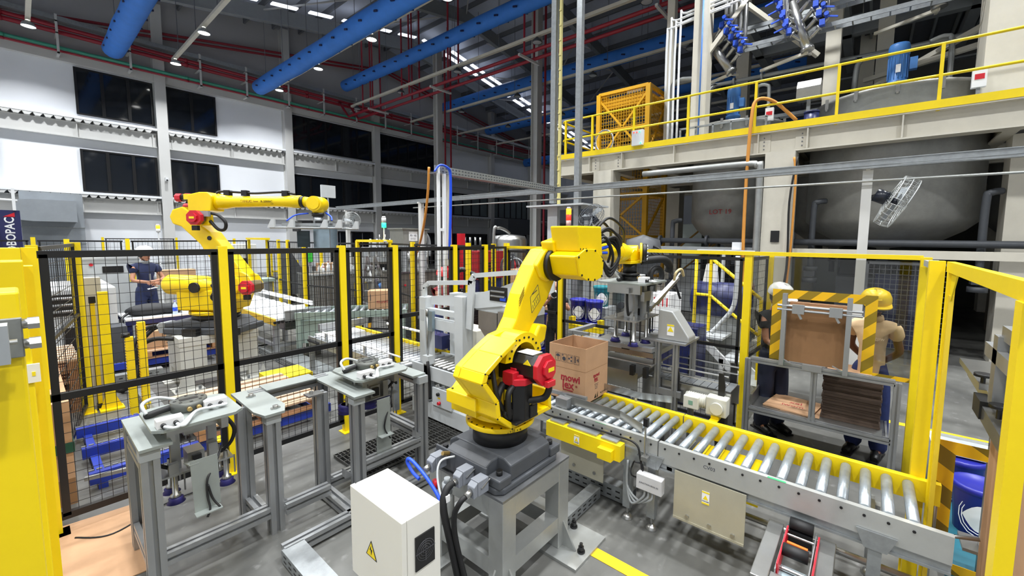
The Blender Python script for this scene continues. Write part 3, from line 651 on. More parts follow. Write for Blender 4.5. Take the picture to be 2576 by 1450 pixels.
# ================================================================ safety fences
FH = 2.09
def post(label, x, y, h=2.11, w_=.05, foot=True, group=None, z0=0):
    t = thing('fence_post', label, 'fence post', (x, y, 0), group)
    MB().box(x-w_/2, x+w_/2, y-w_/2, y+w_/2, .008 if foot else z0, h).build('post', yel, t)
    if foot:
        MB().box(x-.07, x+.07, y-.09, y+.05, 0, .008).build('base_plate', yel, t)
    return t
def panel(label, p, q, zs=(.12, 1.02, 2.06), w_=.03, vert=.06, hor=.075, group=None, name='mesh_fence', wire=.0016, fr=blk):
    """welded mesh panel between ground points p and q; rails at heights zs"""
    p = Vector((p[0], p[1], 0)); q = Vector((q[0], q[1], 0)); d = (q-p); L = d.length; d.normalize()
    t = thing(name, label, 'fence panel', p, group)
    fz = lambda v, z: (v.x, v.y, z)
    MB().bar(fz(p, zs[0]), fz(p, zs[-1]), w_).build('stile', fr, t); MB().bar(fz(q, zs[0]), fz(q, zs[-1]), w_).build('stile', fr, t)
    for z in zs: MB().bar(fz(p-d*.03, z), fz(q+d*.03, z), w_, w_*1.2).build('rail', fr, t)
    mb = MB(); n = max(2, int(L/vert))
    for i in range(1, n):
        c = p+d*(L*i/n); mb.bar(fz(c, zs[0]), fz(c, zs[-1]), wire*2)
    m_ = max(2, int((zs[-1]-zs[0])/hor))
    for i in range(1, m_):
        z = zs[0]+(zs[-1]-zs[0])*i/m_; mb.bar(fz(p, z), fz(q, z), wire*2)
    tag(mb.build('wire_mesh', blk, t), kind='stuff')
    return t
FY = 4.53
names = ['first', 'second', 'third', 'fourth', 'fifth', 'sixth', 'seventh']
fx = [0.035, 1.14, 2.225, 2.88, 3.82, 4.42]
for i, x in enumerate(fx): post('%s yellow post from the left in the near black mesh fence' % names[i], x, FY, 2.11, .068, group='posts of the near fence')
for i in range(5):
    zs = (.12, 1.02, 2.06) if i < 3 else (.12, 1.22, 2.06)
    panel('black wire mesh panel between the %s and %s yellow posts of the near fence' % (names[i], names[i+1]), (fx[i]+.062, FY), (fx[i+1]-.062, FY), zs, w_=.042, group='panels of the near fence')
# right-hand enclosure along x = 5
post('yellow corner post where the near fence meets the yellow-topped fence', 5.0, 4.62, 2.13, .07, group='posts of the yellow-topped fence')
panel('black wire mesh panel reaching the yellow corner post behind the grey machine', (4.465, FY), (4.95, FY+.07), (.12, 1.22, 2.06), group='panels of the near fence')
post('yellow post standing behind the near robot arm and open carton', 5.0, 3.52, 2.04, .07, group='posts of the yellow-topped fence')
post('tall yellow post right of the flight of steps, left of the carton magazine', 5.02, 1.03, 2.08, .075, group='posts of the yellow-topped fence')
t = one(MB().box(4.97, 5.03, -.36, 4.62, 2.045, 2.085), 'top_rail', yel, 'long yellow square top rail of the right-hand fence', 'rail')
panel('mesh panel under the yellow rail directly behind the near robot head', (5.0, 4.56), (5.0, 3.58), (.12, 1.1, 2.0), group='panels under the yellow top rail')
panel('mesh panel under the yellow rail behind the gripper and the flight of steps', (5.0, 3.46), (5.0, 1.1), (.12, 1.0, 2.0), group='panels under the yellow top rail')
# inner fence return beside the magazine
panel('narrow mesh panel set back behind the post by the carton magazine', (5.09, 1.02), (5.75, .98), (.9, 2.0), group='panels under the yellow top rail')
MBp = thing('mesh_return', 'clear plastic lower screen behind the post by the carton magazine', 'screen', (5.1, 1.0, 0))
MB().box(5.1, 5.7, .995, 1.0, .1, .88).build('sheet', acry, MBp); MB().bar((5.72, .99, 0), (5.72, .99, .9), .04).build('edge_post', yel, MBp)
post('thin yellow post behind the magazine, left of the white helmet', 5.85, .95, 2.02, .05, group='posts of the yellow-topped fence')
post('yellow post at the right end of the carton magazine', 5.0, -.38, 2.07, .075, foot=True, group='posts of the yellow-topped fence')
one(MB().box(4.55, 4.93, -.45, -.36, 2.0, 2.05), 'joining_bar', mgrey, 'short grey bar joining the two yellow posts at top right', 'bar')
# open doorway frame on the right
q2 = thing('gate_post', 'broad yellow gate post at the end of the roller conveyor', 'gate post', (3.5, -.315, 0))
MB().box(3.46, 3.54, -.35, -.28, 0, 2.09).build('post', yel, q2)
MB().box(3.54, 3.55, -.36, -.27, .0, .3).build('foot_gusset', yel, q2)
gt = thing('access_gate', 'yellow gate frame with clear panel and taped hatch at the right edge', 'gate', (3.4, -.36, 0))
gy0, gy1 = -.385, -.352
MB().box(1.28, 3.44, gy0, gy1, 2.03, 2.09).build('top_bar', yel, gt)
MB().box(3.34, 3.4, gy0, gy1, .12, 2.03).build('stile', yel, gt)
MB().prism([(3.34, 2.03), (3.14, 2.03), (3.34, 1.83)], 'y', gy0+.02, gy1-.02).build('corner_gusset', yel, gt)
# ================================================================ roller conveyors
def rollers(t, xa, xb, ys, z, r, m_=roller_m, nm='roller'):
    me = MB().cyl((xa, 0, 0), (xb, 0, 0), r, n=14).cyl((xa-.004, 0, 0), (xa, 0, 0), r*1.02, n=14).mesh(nm, m_)
    w0 = wl(t)
    for y in ys:
        o = D.objects.new(nm, me); C.objects.link(o); o.parent = t; o.location = Vector((0, y, z))-w0
def foot(t, x, y, ztop, w_=.06):
    l = MB().box(x-w_/2, x+w_/2, y-w_/2, y+w_/2, .1, ztop).build('leg', steel, t)
    MB().cyl((x, y, .03), (x, y, .1), .01, n=8).lathe([(.045, 0), (.045, .01), (.03, .03), (.012, .04)], (x, y, 0), n=14).build('levelling_foot', stain, l)
def label_w(t, x, y, z, w_=.05, h=.09):
    """danger label on a face looking towards -x"""
    MB().box(x-.002, x, y-w_/2, y+w_/2, z-h/2, z+h/2).build('warning_label', paper, t)
    MB().box(x-.003, x-.002, y-w_/2, y+w_/2, z+h*.38, z+h/2).box(x-.003, x-.002, y-w_/2, y+w_/2, z-h/2, z-h*.38).build('label_band', lab_y, t)
    tri = [(y-.018, z-.012), (y+.018, z-.012), (y, z+.02)]
    MB().prism(tri, 'x', x-.003, x-.002).build('label_triangle', lab_y, t)
    text('label_print', 'DANGER', h*.13, (x-.003, y, z-h*.27), (0, -1, 0), (0, 0, 1), ink_k, t, .0005)
c2 = thing('roller_conveyor', 'near roller conveyor with steel side, yellow far rail and grey steel rollers', 'conveyor', (3.17, .4, 0))
rollers(c2, 2.925, 3.41, [-.27+.104*i for i in range(14)], .692, .029)
MB().box(2.885, 2.89, -.42, 1.13, .56, .712).box(2.89, 2.92, -.42, 1.13, .707, .712).box(2.89, 2.92, -.42, 1.13, .56, .565).build('side_rail', mat('zinc_plate', (186, 188, 186), .38, .55, var=.07, scale=5), c2)
MB().box(2.89, 2.91, -.42, 1.13, .5, .515).box(2.9, 2.905, -.42, 1.13, .515, .56).build('lower_rail', steel, c2)
MB().box(3.415, 3.42, -.42, 1.13, .6, .735).box(3.42, 3.46, -.42, 1.13, .725, .735).build('yellow_rail', yel, c2)
mb = MB()
for i in range(14): mb.cyl((2.88, -.27+.104*i, .675), (2.886, -.27+.104*i, .675), .008, n=6)
tag(mb.build('axle_bolts', blk, c2), kind='stuff')
for y in (1.05, -.1): MB().box(2.9, 3.44, y-.02, y+.02, .5, .54).build('cross_member', steel, c2)
for x, y in ((2.91, 1.175), (3.42, 1.1), (2.91, -.12), (3.42, -.12)): foot(c2, x, y, .5)
for y in (1.175, -.12): MB().prism([(y-.05, .5), (y+.05, .5), (y+.09, .6), (y-.09, .6)], 'x', 2.872, 2.882).build('bracket_plate', steel, c2)
gp = MB().box(2.872, 2.88, .53, 1.0, .2, .55).box(2.868, 2.88, .53, 1.0, .195, .21).build('guard_panel', mat('zinc_plate_warm', (188, 184, 166), .42, .45, var=.06, scale=4), c2)
mb = MB()
for y in (.9, .75, .6): mb.cyl((2.862, y, .24), (2.872, y, .24), .014, n=8)
tag(mb.build('bolts', stain, gp), kind='stuff')
label_w(c2, 2.871, .78, .43)
text('conveyor_number', 'CV03', .035, (2.8845, .77, .64), (0, -1, 0), (0, 0, 1), ink_k, c2, .0005)
for y in (1.62, .37): MB().box(2.884, 2.9, y-.05, y+.05, .712, .714).build('green_mark', mat('green_tape', (60, 200, 110), .5), c2)
MB().box(3.1, 3.36, .5, .98, .36, .58).build('drive_cover', yel, c2)
MB().cyl((3.22, -.35, .2), (3.22, .9, .2), .022, n=10).build('line_shaft', stain, c2)
MB().box(3.5, 3.52, -.3, .9, .32, .36).build('rear_rail', alu, c2)
c1 = thing('roller_conveyor', 'roller conveyor carrying the open carton beside the near robot', 'conveyor', (3.17, 2, 0))
rollers(c1, 2.925, 3.41, [1.19+.083*i for i in range(25)], .694, .027)
MB().box(2.885, 2.89, 1.14, 3.25, .56, .715).box(2.89, 2.92, 1.14, 3.25, .71, .715).box(2.89, 2.92, 1.14, 3.25, .56, .565).build('side_rail', _M['zinc_plate'], c1)
MB().box(3.415, 3.42, 1.14, 3.25, .6, .735).box(3.42, 3.46, 1.14, 3.25, .725, .735).build('yellow_rail', yel, c1)
mb = MB()
for i in range(25): mb.cyl((2.88, 1.19+.083*i, .675), (2.886, 1.19+.083*i, .675), .008, n=6)
tag(mb.build('axle_bolts', blk, c1), kind='stuff')
MB().box(2.87, 2.884, 1.14, 2.2, .5, .56).build('lower_rail', steel, c1)
for x, y in ((2.91, 1.375), (3.42, 1.375), (2.91, 2.6), (3.42, 2.6)): foot(c1, x, y, .56)
MB().prism([(1.33, .44), (1.42, .44), (1.47, .6), (1.28, .6)], 'x', 2.872, 2.882).build('bracket_plate', steel, c1)
pn = MB().box(2.872, 2.88, 1.58, 2.0, .22, .52).build('guard_panel', _M['zinc_plate_warm'], c1)
mb = MB()
for y in (1.66, 1.86): mb.cyl((2.862, y, .28), (2.872, y, .28), .014, n=8)
tag(mb.build('bolts', stain, pn), kind='stuff')
cv = MB().box(2.78, 2.86, 1.39, 2.095, .505, .63).build('chain_guard', yel, c1)
MB().box(2.73, 2.78, 1.44, 1.56, .505, .59).build('tensioner_box', yel, cv)
for y in (2.0, 1.82, 1.68, 1.5): MB().box(2.8, 2.872, y-.07, y+.07, .632, .645).build('cover_strip', steel, c1)
label_w(c1, 2.779, 1.78, .56, .05, .08)
MB().tube(smoothpath([(2.87, 2.3, .72), (2.84, 2.15, .66), (2.86, 1.9, .66), (2.86, 1.5, .665), (2.85, 1.3, .66), (2.84, 1.25, .56), (2.85, 1.23, .42)], 6), .008, 6).build('cable', rub, c1)
MB().tube([Vector((2.83, 1.27, .47))+Vector((.02*math.sin(a*3), .045*math.cos(a), .07*math.sin(a))) for a in [i*.35 for i in range(60)]], .006, 5).build('cable_coil', rub, c1)
sp = MB().cyl((2.85, 1.22, .55), (2.85, 1.22, .86), .008, n=8).box(2.82, 2.88, 1.19, 1.24, .56, .59).build('sensor_post', stain, c1)
MB().box(2.835, 2.865, 1.2, 1.235, .82, .88).build('sensor_head', blk, sp)
sg = mat('guide_plate_stainless', (182, 182, 178), .22, .9, var=.06, scale=5)
gd = MB().bar((2.99, 2.05, .78), (2.99, 1.5, .78), .008, .07).bar((2.99, 1.5, .78), (2.93, 1.28, .755), .008, .07).build('near_guide_plate', sg, c1)
MB().box(2.92, 3.0, 1.98, 2.1, .72, .8).bar((3.02, 2.24, .8), (3.02, 1.84, .82), .03).build('guide_clamp', alu, gd)
gd = MB().bar((3.44, 3.0, .8), (3.44, 1.53, .8), .008, .06).bar((3.44, 1.53, .8), (3.5, 1.27, .815), .008, .06).build('far_guide_plate', sg, c1)
for y in (1.58, 2.4): MB().cyl((3.45, y, .6), (3.45, y, .8), .012, n=8).build('guide_post', stain, gd)
jb = thing('junction_box', 'pale grey junction box with grey cables below the conveyor joint', 'junction box', (2.84, 1.15, .35))
MB().box(2.79, 2.85, 1.06, 1.255, .355, .475).build('box', mat('plastic_grey', (200, 200, 202), .5), jb, .006)
MB().box(2.787, 2.79, 1.062, 1.253, .36, .47).build('cover', mat('plastic_grey', (200, 200, 202), .5), jb)
text('lettering', 'JUNCTION BOX 02', .017, (2.786, 1.157, .412), (0, -1, 0), (0, 0, 1), ink_k, jb, .0004)
for i in range(3):
    MB().tube(smoothpath([(2.82, 1.2-.03*i, .36), (2.8, 1.2-.03*i, .3), (2.82, 1.3-.03*i, .2+.02*i), (2.86, 1.36, .3), (2.86, 1.36, .5)], 6), .009, 6).build('cable', mgrey, jb)
# open carton on the rollers
bx = thing('open_carton', 'tall open brown carton with red lettering standing on the rollers', 'carton', (3.29, 2.1, .722))
x0, x1, y0, y1, z0, z1 = 3.09, 3.49, 1.9, 2.3, .722, 1.232
MB().box(x0, x0+.006, y0, y1, z0, z1).build('left_panel', card, bx); MB().box(x1-.006, x1, y0, y1, z0, z1).build('back_panel', card, bx)
MB().box(x0+.006, x1-.006, y0, y0+.006, z0, z1).build('right_panel', card, bx); MB().box(x0+.006, x1-.006, y1-.006, y1, z0, z1).build('far_panel', card, bx)
MB().box(x0, x1, y0, y1, z0, z0+.006).build('bottom', card, bx)
for xx in (0,): MB().box(x0-.001, x0, y0, y1, 1.02, 1.022).box(x0, x1, y0-.001, y0, 1.02, 1.022).build('fold_crease', card_d, bx)
Fx = x0-.0015; ux = (0, -1, 0); uz = (0, 0, 1)
text('lettering', 'mowi', .094, (Fx, 2.06, .935), ux, uz, ink_r, bx, .0006, .0025)
text('lettering', 'lex', .105, (Fx, 2.085, .868), ux, uz, ink_r, bx, .0006, .0025)
MB().box(Fx-.001, Fx, 2.03, 2.135, .815, .824).box(Fx-.001, Fx, 2.132, 2.14, .815, .9).build('letter_underline', ink_r, bx)
text('lettering', '®', .03, (Fx, 1.992, .87), ux, uz, ink_r, bx, .0005)
text('lettering', 'untuk keindahan dan', .032, (Fx, 2.07, .79), ux, uz, ink_k, bx, .0005)
text('lettering', 'melindungi lebih lama', .032, (Fx, 2.06, .755), ux, uz, ink_k, bx, .0005)
ux2 = (1, 0, 0)
text('lettering', 'mowi', .048, (3.28, y0-.0015, .955), ux2, uz, ink_r, bx, .0006, .0015)
text('lettering', 'lex', .054, (3.275, y0-.0015, .92), ux2, uz, ink_r, bx, .0006, .0015)
MB().box(3.25, 3.31, y0-.002, y0-.001, .893, .898).build('letter_underline', ink_r, bx)
for k_ in range(4): MB().box(3.25+.004*k_, 3.32-.006*k_, y0-.002, y0-.001, .87-.014*k_, .873-.014*k_).build('print_line', ink_k, bx)
text('lettering', 'Kg 2,5 Liter', .022, (3.41, y0-.0015, .765), ux2, uz, ink_k, bx, .0005)
for k_ in range(4):                                                   # handling symbols: umbrella, parcel, chain, stack of four
    yc = 2.2-.068*k_; zc = 1.115
    mb = MB()
    for a, b_, c_, d_ in ((yc-.028, yc+.028, zc+.036, zc+.038), (yc-.028, yc+.028, zc-.038, zc-.036), (yc-.028, yc-.026, zc-.038, zc+.038), (yc+.026, yc+.028, zc-.038, zc+.038)): mb.box(Fx-.0005, Fx, a, b_, c_, d_)
    if k_ == 0: mb.prism([(yc+.022*math.cos(R(a)), zc+.006+.022*math.sin(R(a))) for a in range(0, 181, 20)], 'x', Fx-.0008, Fx).box(Fx-.0008, Fx, yc-.002, yc+.002, zc-.028, zc+.008)
    if k_ == 1: mb.prism([(yc+.02*math.cos(R(a)), zc-.008+.02*math.sin(R(a))) for a in range(30, 390, 60)], 'x', Fx-.0008, Fx).box(Fx-.0008, Fx, yc+.008, yc+.02, zc+.018, zc+.03)
    if k_ == 2:
        for p_, q_ in ((-.012, .018), (.012, .002), (-.012, -.016)): mb.prism([(yc+p_+.009*math.cos(R(a)), zc+q_+.009*math.sin(R(a))) for a in range(0, 360, 45)], 'x', Fx-.0008, Fx)
    if k_ == 3:
        for q_ in (.022, .008, -.006, -.02): mb.box(Fx-.0008, Fx, yc+.008, yc+.02, zc+q_-.005, zc+q_+.005)
    mb.build('handling_symbol', ink_k, bx)
    if k_ == 3: text('lettering', '4', .05, (Fx, yc-.012, zc), ux, uz, ink_k, bx, .0005)
MB().prism([(3.25, .74), (3.275, .78), (3.285, .74), (3.295, .74), (3.31, .79), (3.315, .74)], 'y', y0-.0015, y0).build('print_mark', blk, bx)
# carton tape head at lower right
th = thing('taping_unit', 'stainless carton taping unit with black rollers and red side arms at lower right', 'taping unit', (2.6, .22, 0))
TZ = .47
MB().box(2.3, 2.85, .31, .39, TZ-.12, TZ).box(2.3, 2.85, .05, .13, TZ-.12, TZ).box(2.3, 2.4, .13, .31, TZ-.12, TZ-.01).build('frame', stain, th, .004)
for y in (.31, .06): MB().box(2.42, 2.8, y-.03 if y > .2 else y+.065, y-.022 if y > .2 else y+.073, TZ-.06, TZ+.03).build('side_arm', red, th)
for y in (.29, .145): MB().box(2.4, 2.86, y-.003, y+.003, TZ-.05, TZ+.01).build('side_plate', alu, th)
for x, z in ((2.84, TZ+.03), (2.58, TZ+.02)): MB().cyl((x, .16, z), (x, .28, z), .033, n=18).build('black_roller', rub, th)
MB().box(2.8, 2.83, .16, .28, TZ-.09, TZ).build('rubber_flap', blk, th)
MB().bar((2.66, .27, TZ+.01), (2.655, .17, TZ+.01), .018, .02).build('orange_blade_guard', orng, th)
MB().cyl((2.7, .15, TZ-.03), (2.7, .29, TZ-.03), .016, n=12).cyl((2.76, .15, TZ+.0), (2.76, .29, TZ+.0), .007, n=8).cyl((2.5, .15, TZ-.04), (2.5, .29, TZ-.04), .01, n=8).build('cross_shafts', stain, th)
MB().box(2.46, 2.55, .16, .28, TZ-.07, TZ-.055).build('glide_plate', mat('pale_blue_plate', (170, 190, 196), .3, .4), th)
for x in (2.35, 2.8):
    for y in (.09, .35): MB().box(x-.03, x+.03, y-.03, y+.03, 0, TZ-.12).build('leg', steel, th)
# perforated cable trays lying on the floor
def floor_tray(label, x0, x1, y0, y1, z, along, group=None):
    t = thing('cable_tray', label, 'cable tray', ((x0+x1)/2, (y0+y1)/2, 0), group)
    MB().box(x0, x1, y0, y1, z-.004, z).build('lid', steel, t)
    if along == 'x':
        MB().box(x0, x1, y0, y0+.004, .012, z-.004).box(x0, x1, y1-.004, y1, .012, z-.004).build('side', steel, t)
    else:
        MB().box(x0, x0+.004, y0, y1, .012, z-.004).box(x1-.004, x1, y0, y1, .012, z-.004).build('side', steel, t)
    mb = MB(); n = int(((x1-x0) if along == 'x' else (y1-y0))/.08)
    for k_ in range(n):
        for r_ in (.3, .65):
            zz = z*r_
            if along == 'x': mb.box(x0+k_*.08+.02, x0+k_*.08+.06, y0-.001, y0, zz, zz+.012)
            else: mb.box(x0-.001, x0, y0+k_*.08+.02, y0+k_*.08+.06, zz, zz+.012)
    if n: tag(mb.build('slots', blk, t), kind='stuff')
    MB().box(x0, x0+.03, y0, y0+.03, 0, .012).box(x1-.03, x1, y1-.03, y1, 0, .012).build('floor_clip', steel, t)
    return t
floor_tray('galvanised slotted cable tray on the floor between the robot stand and conveyor', 2.45, 2.98, 1.66, 1.76, .1, 'x')
floor_tray('long slotted cable tray on the floor under the carton conveyor', 3.02, 3.12, 1.4, 3.1, .14, 'y')
floor_tray('wide slotted cable tray on the floor left of the white cabinet', .98, 1.12, 1.9, 2.95, .1, 'y')
floor_tray('wide cable tray crossing the floor beyond the yellow stop', 2.72, 3.05, 6.3, 9.3, .12, 'y')
floor_tray('slotted cable tray on the floor right of the far robot stand', 2.3, 3.2, 8.9, 9.0, .12, 'x')
floor_tray('slotted cable tray on the floor left of the far robot stand', .45, 1.28, 8.4, 8.55, .16, 'x')
floor_tray('narrow tray lid sloping across the floor left of the far robot', .86, 1.0, 5.6, 7.7, .12, 'y')

# ================================================================ tool-change stands of grooved aluminium profile
def profile(mb, p, q, w_=.09):
    """square slotted extrusion: core plus corner lands, leaving a groove in each face"""
    p = Vector(p); q = Vector(q); d = (q-p).normalized(); u = Vector((0, 0, 1)) if abs(d.z) < .9 else Vector((1, 0, 0))
    a = d.cross(u).normalized(); b_ = a.cross(d).normalized(); h = w_/2; g = w_*.13
    fix = []
    for k_ in range(4):
        ca, cb_ = [(a, b_), (b_, -a), (-a, -b_), (-b_, a)][k_]
        fix += [ca*h-cb_*h, ca*h-cb_*g, ca*(h*.42)-cb_*g, ca*(h*.42)+cb_*g, ca*h+cb_*g]
    n = len(fix); o = len(mb.v)
    mb.v += [tuple(p+x) for x in fix]+[tuple(q+x) for x in fix]
    for i in range(n): mb.f.append((o+i, o+(i+1) % n, o+n+(i+1) % n, o+n+i)); mb.s.append(False)
    mb.f.append(tuple(o+i for i in range(n))); mb.s.append(False); mb.f.append(tuple(o+n+i for i in range(n-1, -1, -1))); mb.s.append(False)
    return mb
def prof(t, nm, p, q, w_=.09): return profile(MB(), p, q, w_).build(nm, alu, t)
zplate = mat('bead_blasted_plate', (152, 158, 155), .48, .5, var=.06, scale=8)
sa = thing('tool_stand', 'left aluminium profile tool stand holding a gripper with four cups', 'stand', (.7, 3.6, 0))
for x, y in ((.415, 3.345), (.415, 3.9), (.985, 3.62), (1.085, 3.345)): prof(sa, 'leg', (x, y, 0), (x, y, .91))
for x, y in ((.415, 3.345), (1.085, 3.345)): MB().box(x-.048, x+.048, y-.048, y+.048, .845, .912).build('end_cap', mgrey, sa)
for z in (.17,): 
    prof(sa, 'rail', (.46, 3.345, z), (1.04, 3.345, z), .08); prof(sa, 'rail', (1.0, 3.39, z), (1.0, 3.58, z), .08); prof(sa, 'rail', (.415, 3.4, z), (.415, 3.85, z), .08)
prof(sa, 'rail', (.415, 3.4, .8), (.415, 3.85, .8), .08)
MB().box(.365, .52, 3.28, 3.95, .912, .93).build('support_plate', zplate, sa)
MB().prism([(1.0, 3.95), (1.2, 3.95), (1.2, 3.4), (1.15, 3.27), (1.02, 3.27), (.99, 3.4)], 'z', .912, .93).build('support_plate', zplate, sa)
for x, y in ((1.12, 3.36), (1.08, 3.75)): MB().cyl((x, y, .93), (x, y, .955), .018, n=10).box(x-.03, x+.03, y-.012, y+.012, .93, .94).build('locating_pin', stain, sa)
br = prof(sa, 'bridge_beam', (1.1, 3.86, .895), (1.72, 3.86, .895), .08)
MB().box(1.2, 1.6, 3.77, 3.95, .936, .945).build('bridge_plate', zplate, sa)
sb = thing('tool_stand', 'right aluminium profile tool stand nearer the robot, gripper with round blue cups', 'stand', (1.95, 3.5, 0))
for x, y in ((1.5, 3.5), (1.66, 3.2), (2.3, 3.22), (2.3, 3.85), (1.66, 3.85)): prof(sb, 'leg', (x, y, 0), (x, y, .91))
for x, y in ((1.66, 3.2), (2.3, 3.22)): MB().box(x-.048, x+.048, y-.048, y+.048, .845, .912).build('end_cap', mgrey, sb)
prof(sb, 'top_rail', (2.3, 3.26, .87), (2.3, 3.8, .87), .08)
for p_, q_ in (((1.71, 3.2, .3), (2.25, 3.2, .3)), ((1.13, 3.3, .17), (1.46, 3.3, .17)), ((1.55, 3.5, .1), (2.25, 3.5, .1)), ((1.5, 2.95, .06), (1.5, 3.45, .06)), ((1.0, 2.98, .06), (2.2, 2.98, .06)), ((2.3, 3.3, .35), (2.3, 3.8, .35))): prof(sb, 'rail', p_, q_, .08)
for p_ in ((1.56, 3.5, .16), (1.5, 3.43, .12), (1.14, 3.345, .23), (1.6, 3.26, .26), (2.24, 3.2, .38), (2.36, 3.3, .42)):
    MB().prism([(p_[0]-.035, p_[2]-.035), (p_[0]+.035, p_[2]-.035), (p_[0]-.035, p_[2]+.035)], 'y', p_[1]-.03, p_[1]+.03).build('corner_bracket', alu, sb)
MB().box(1.6, 1.78, 3.12, 3.92, .912, .93).build('support_plate', zplate, sb)
MB().box(2.2, 2.34, 3.2, 3.8, .912, .93).build('support_plate', zplate, sb)
MB().box(1.38, 1.5, 3.42, 3.52, .912, .925).cyl((1.42, 3.47, .925), (1.42, 3.47, .95), .015, n=8).build('locating_pin', stain, sb)
wbox = mat('terminal_box_white', (222, 222, 224), .4)
def gripper(label, cx_, cy_, zt, lx, ly, cups, zl, cr, plate_z, group=None, nm='gripper', rods=True):
    """vacuum gripper: top plate with coupling disc and cable boxes, cross beams, lower plate and cups"""
    t = thing(nm, label, 'gripper', (cx_, cy_, zl), group)
    x0, x1, y0, y1 = cx_-lx/2, cx_+lx/2, cy_-ly/2, cy_+ly/2; c_ = .05
    MB().prism([(x0+c_, y0), (x1-c_, y0), (x1, y0+c_), (x1, y1-c_), (x1-c_, y1), (x0+c_, y1), (x0, y1-c_), (x0, y0+c_)], 'z', zt, zt+.018).build('top_plate', zplate, t)
    dd = MB().cyl((cx_, cy_+.06, zt+.018), (cx_, cy_+.06, zt+.085), .1, n=28).build('coupling_disc', mat('coupling_grey', (96, 98, 94), .4, .5), t)
    mb = MB().box(cx_-.05, cx_+.05, cy_+.04, cy_+.08, zt+.084, zt+.087)
    for a in range(0, 360, 45): mb.cyl((cx_+.075*math.cos(R(a)), cy_+.06+.075*math.sin(R(a)), zt+.084), (cx_+.075*math.cos(R(a)), cy_+.06+.075*math.sin(R(a)), zt+.087), .01, n=6)
    tag(mb.build('bolt_holes', blk, dd), kind='stuff')
    for s, (bx_, by_) in enumerate(((cx_-.13, cy_-ly*.36), (cx_+.14, cy_-.02))):
        b_ = MB().box(bx_-.08, bx_+.05, by_-.035, by_+.035, zt+.018, zt+.072).build('cable_box', wbox, t, .004)
        for k_ in (0, 1): MB().cyl((bx_-.05+.06*k_, by_-.035, zt+.04), (bx_-.05+.06*k_, by_-.065, zt+.04), .014, n=10).build('gland', blk, b_)
    for k_ in (0, 1):
        MB().tube(smoothpath([(cx_-.18+.06*k_, cy_-ly*.36-.065, zt+.04), (cx_-.12+.03*k_, cy_-ly*.36-.1, zt+.03), (cx_, cy_-.12, zt+.045), (cx_+.08, cy_-.1, zt+.04), (cx_+.11+.06*k_, cy_-.1, zt+.035), (cx_+.09+.06*k_, cy_-.085, zt+.04)], 6), .01, 6).build('cable', lgrey, t)
    for k_ in (0, 1): MB().cyl((cx_-.02+.05*k_, cy_-.045, zt+.05), (cx_-.02+.05*k_, cy_-.07, zt+.05), .014, n=10).build('brass_port', mat('brass', (190, 160, 100), .3, .8), t)
    MB().tube(smoothpath([(cx_-.09, cy_+.07, zt+.05), (cx_-.15, cy_+.06, zt+.045), (cx_-.2, cy_+.05, zt+.04), (cx_-.22, cy_+.06, zt+.03)], 5), .022, 8).build('black_elbow', rub, t)
    MB().tube(smoothpath([(cx_-.22, cy_+.04, zt+.05), (cx_-.23, cy_+.08, zt+.11), (cx_-.15, cy_+.12, zt+.12), (cx_-.04, cy_+.12, zt+.07)], 6), .011, 6).build('air_hose', lgrey, t)
    bm_ = MB()
    for s in (-1, 1): bm_.box(cx_+s*lx*.3-.02, cx_+s*lx*.3+.02, y0+.08, y1-.08, zt-.1, zt)
    bm_.box(x0+.06, x1-.06, cy_-.08, cy_-.05, zt-.09, zt-.04).box(cx_-.06, cx_+.06, cy_-.06, cy_+.06, zt-.12, zt)
    bm_.build('cross_beam', stain, t)
    for s in (-1, 1):
        MB().box(cx_+s*.1-.025, cx_+s*.1+.025, cy_-.025, cy_+.025, plate_z, zt-.08).build('column', alu, t)
        MB().tube(smoothpath([(cx_+s*.16, cy_-.02, zt-.05), (cx_+s*.22, cy_-.05, zt-.16), (cx_+s*.2, cy_-.05, plate_z+.1), (cx_+s*.14, cy_-.03, plate_z+.04)], 5), .013, 6).build('vacuum_hose', rub, t)
    pts = [(cx_-lx*.42, cy_-ly*.2), (cx_+lx*.42, cy_-ly*.2), (cx_+lx*.42, cy_+ly*.2), (cx_-lx*.42, cy_+ly*.2)]
    lp = MB().prism(pts, 'z', plate_z, plate_z+.012).build('lower_plate', stain, t)
    mb = MB().box(cx_-.05, cx_+.04, cy_-.08, cy_+.05, plate_z+.012, plate_z+.12).box(cx_+.06, cx_+.11, cy_-.1, cy_-.04, plate_z+.012, plate_z+.15)
    mb.box(cx_-.15, cx_-.1, cy_-.09, cy_-.05, plate_z+.012, plate_z+.08); mb.build('valve_block', stain, lp)
    MB().box(cx_-.03, cx_+.02, cy_-.1, cy_-.082, plate_z+.03, plate_z+.1).build('sensor', blk, lp)
    for dx, dy in cups:
        x, y = cx_+dx, cy_+dy
        cp = MB().lathe([(.012, plate_z+.05), (.016, plate_z), (.016, zl+.06), (.028, zl+.055), (.028, zl+.035), (.02, zl+.03)], (x, y, 0), n=14).cyl((x+.05, y, zl+.06), (x+.05, y, plate_z), .005, n=6).build('plunger', stain, t)
        MB().lathe([(.022, zl+.036), (cr*.8, zl+.03), (cr*.72, zl+.02), (cr, zl), (cr*.9, zl)], (x, y, 0), n=20).build('suction_cup', purple, cp)
    return t
ga = gripper('gripper resting on the left tool stand, four flat dark blue suction cups below', .665, 3.52, 1.0, .47, .5, ((-.12, -.06), (-.115, .1), (.16, -.06), (.155, .1)), .45, .05, .64)
MB().prism([(.58, .8), (.72, .8), (.725, .47), (.59, .44)], 'y', 3.2, 3.206).box(.585, .72, 3.14, 3.2, .455, .462).bar((.6, 3.2, .78), (.6, 3.35, .74), .05, .006).build('drip_plate', zplate, ga)
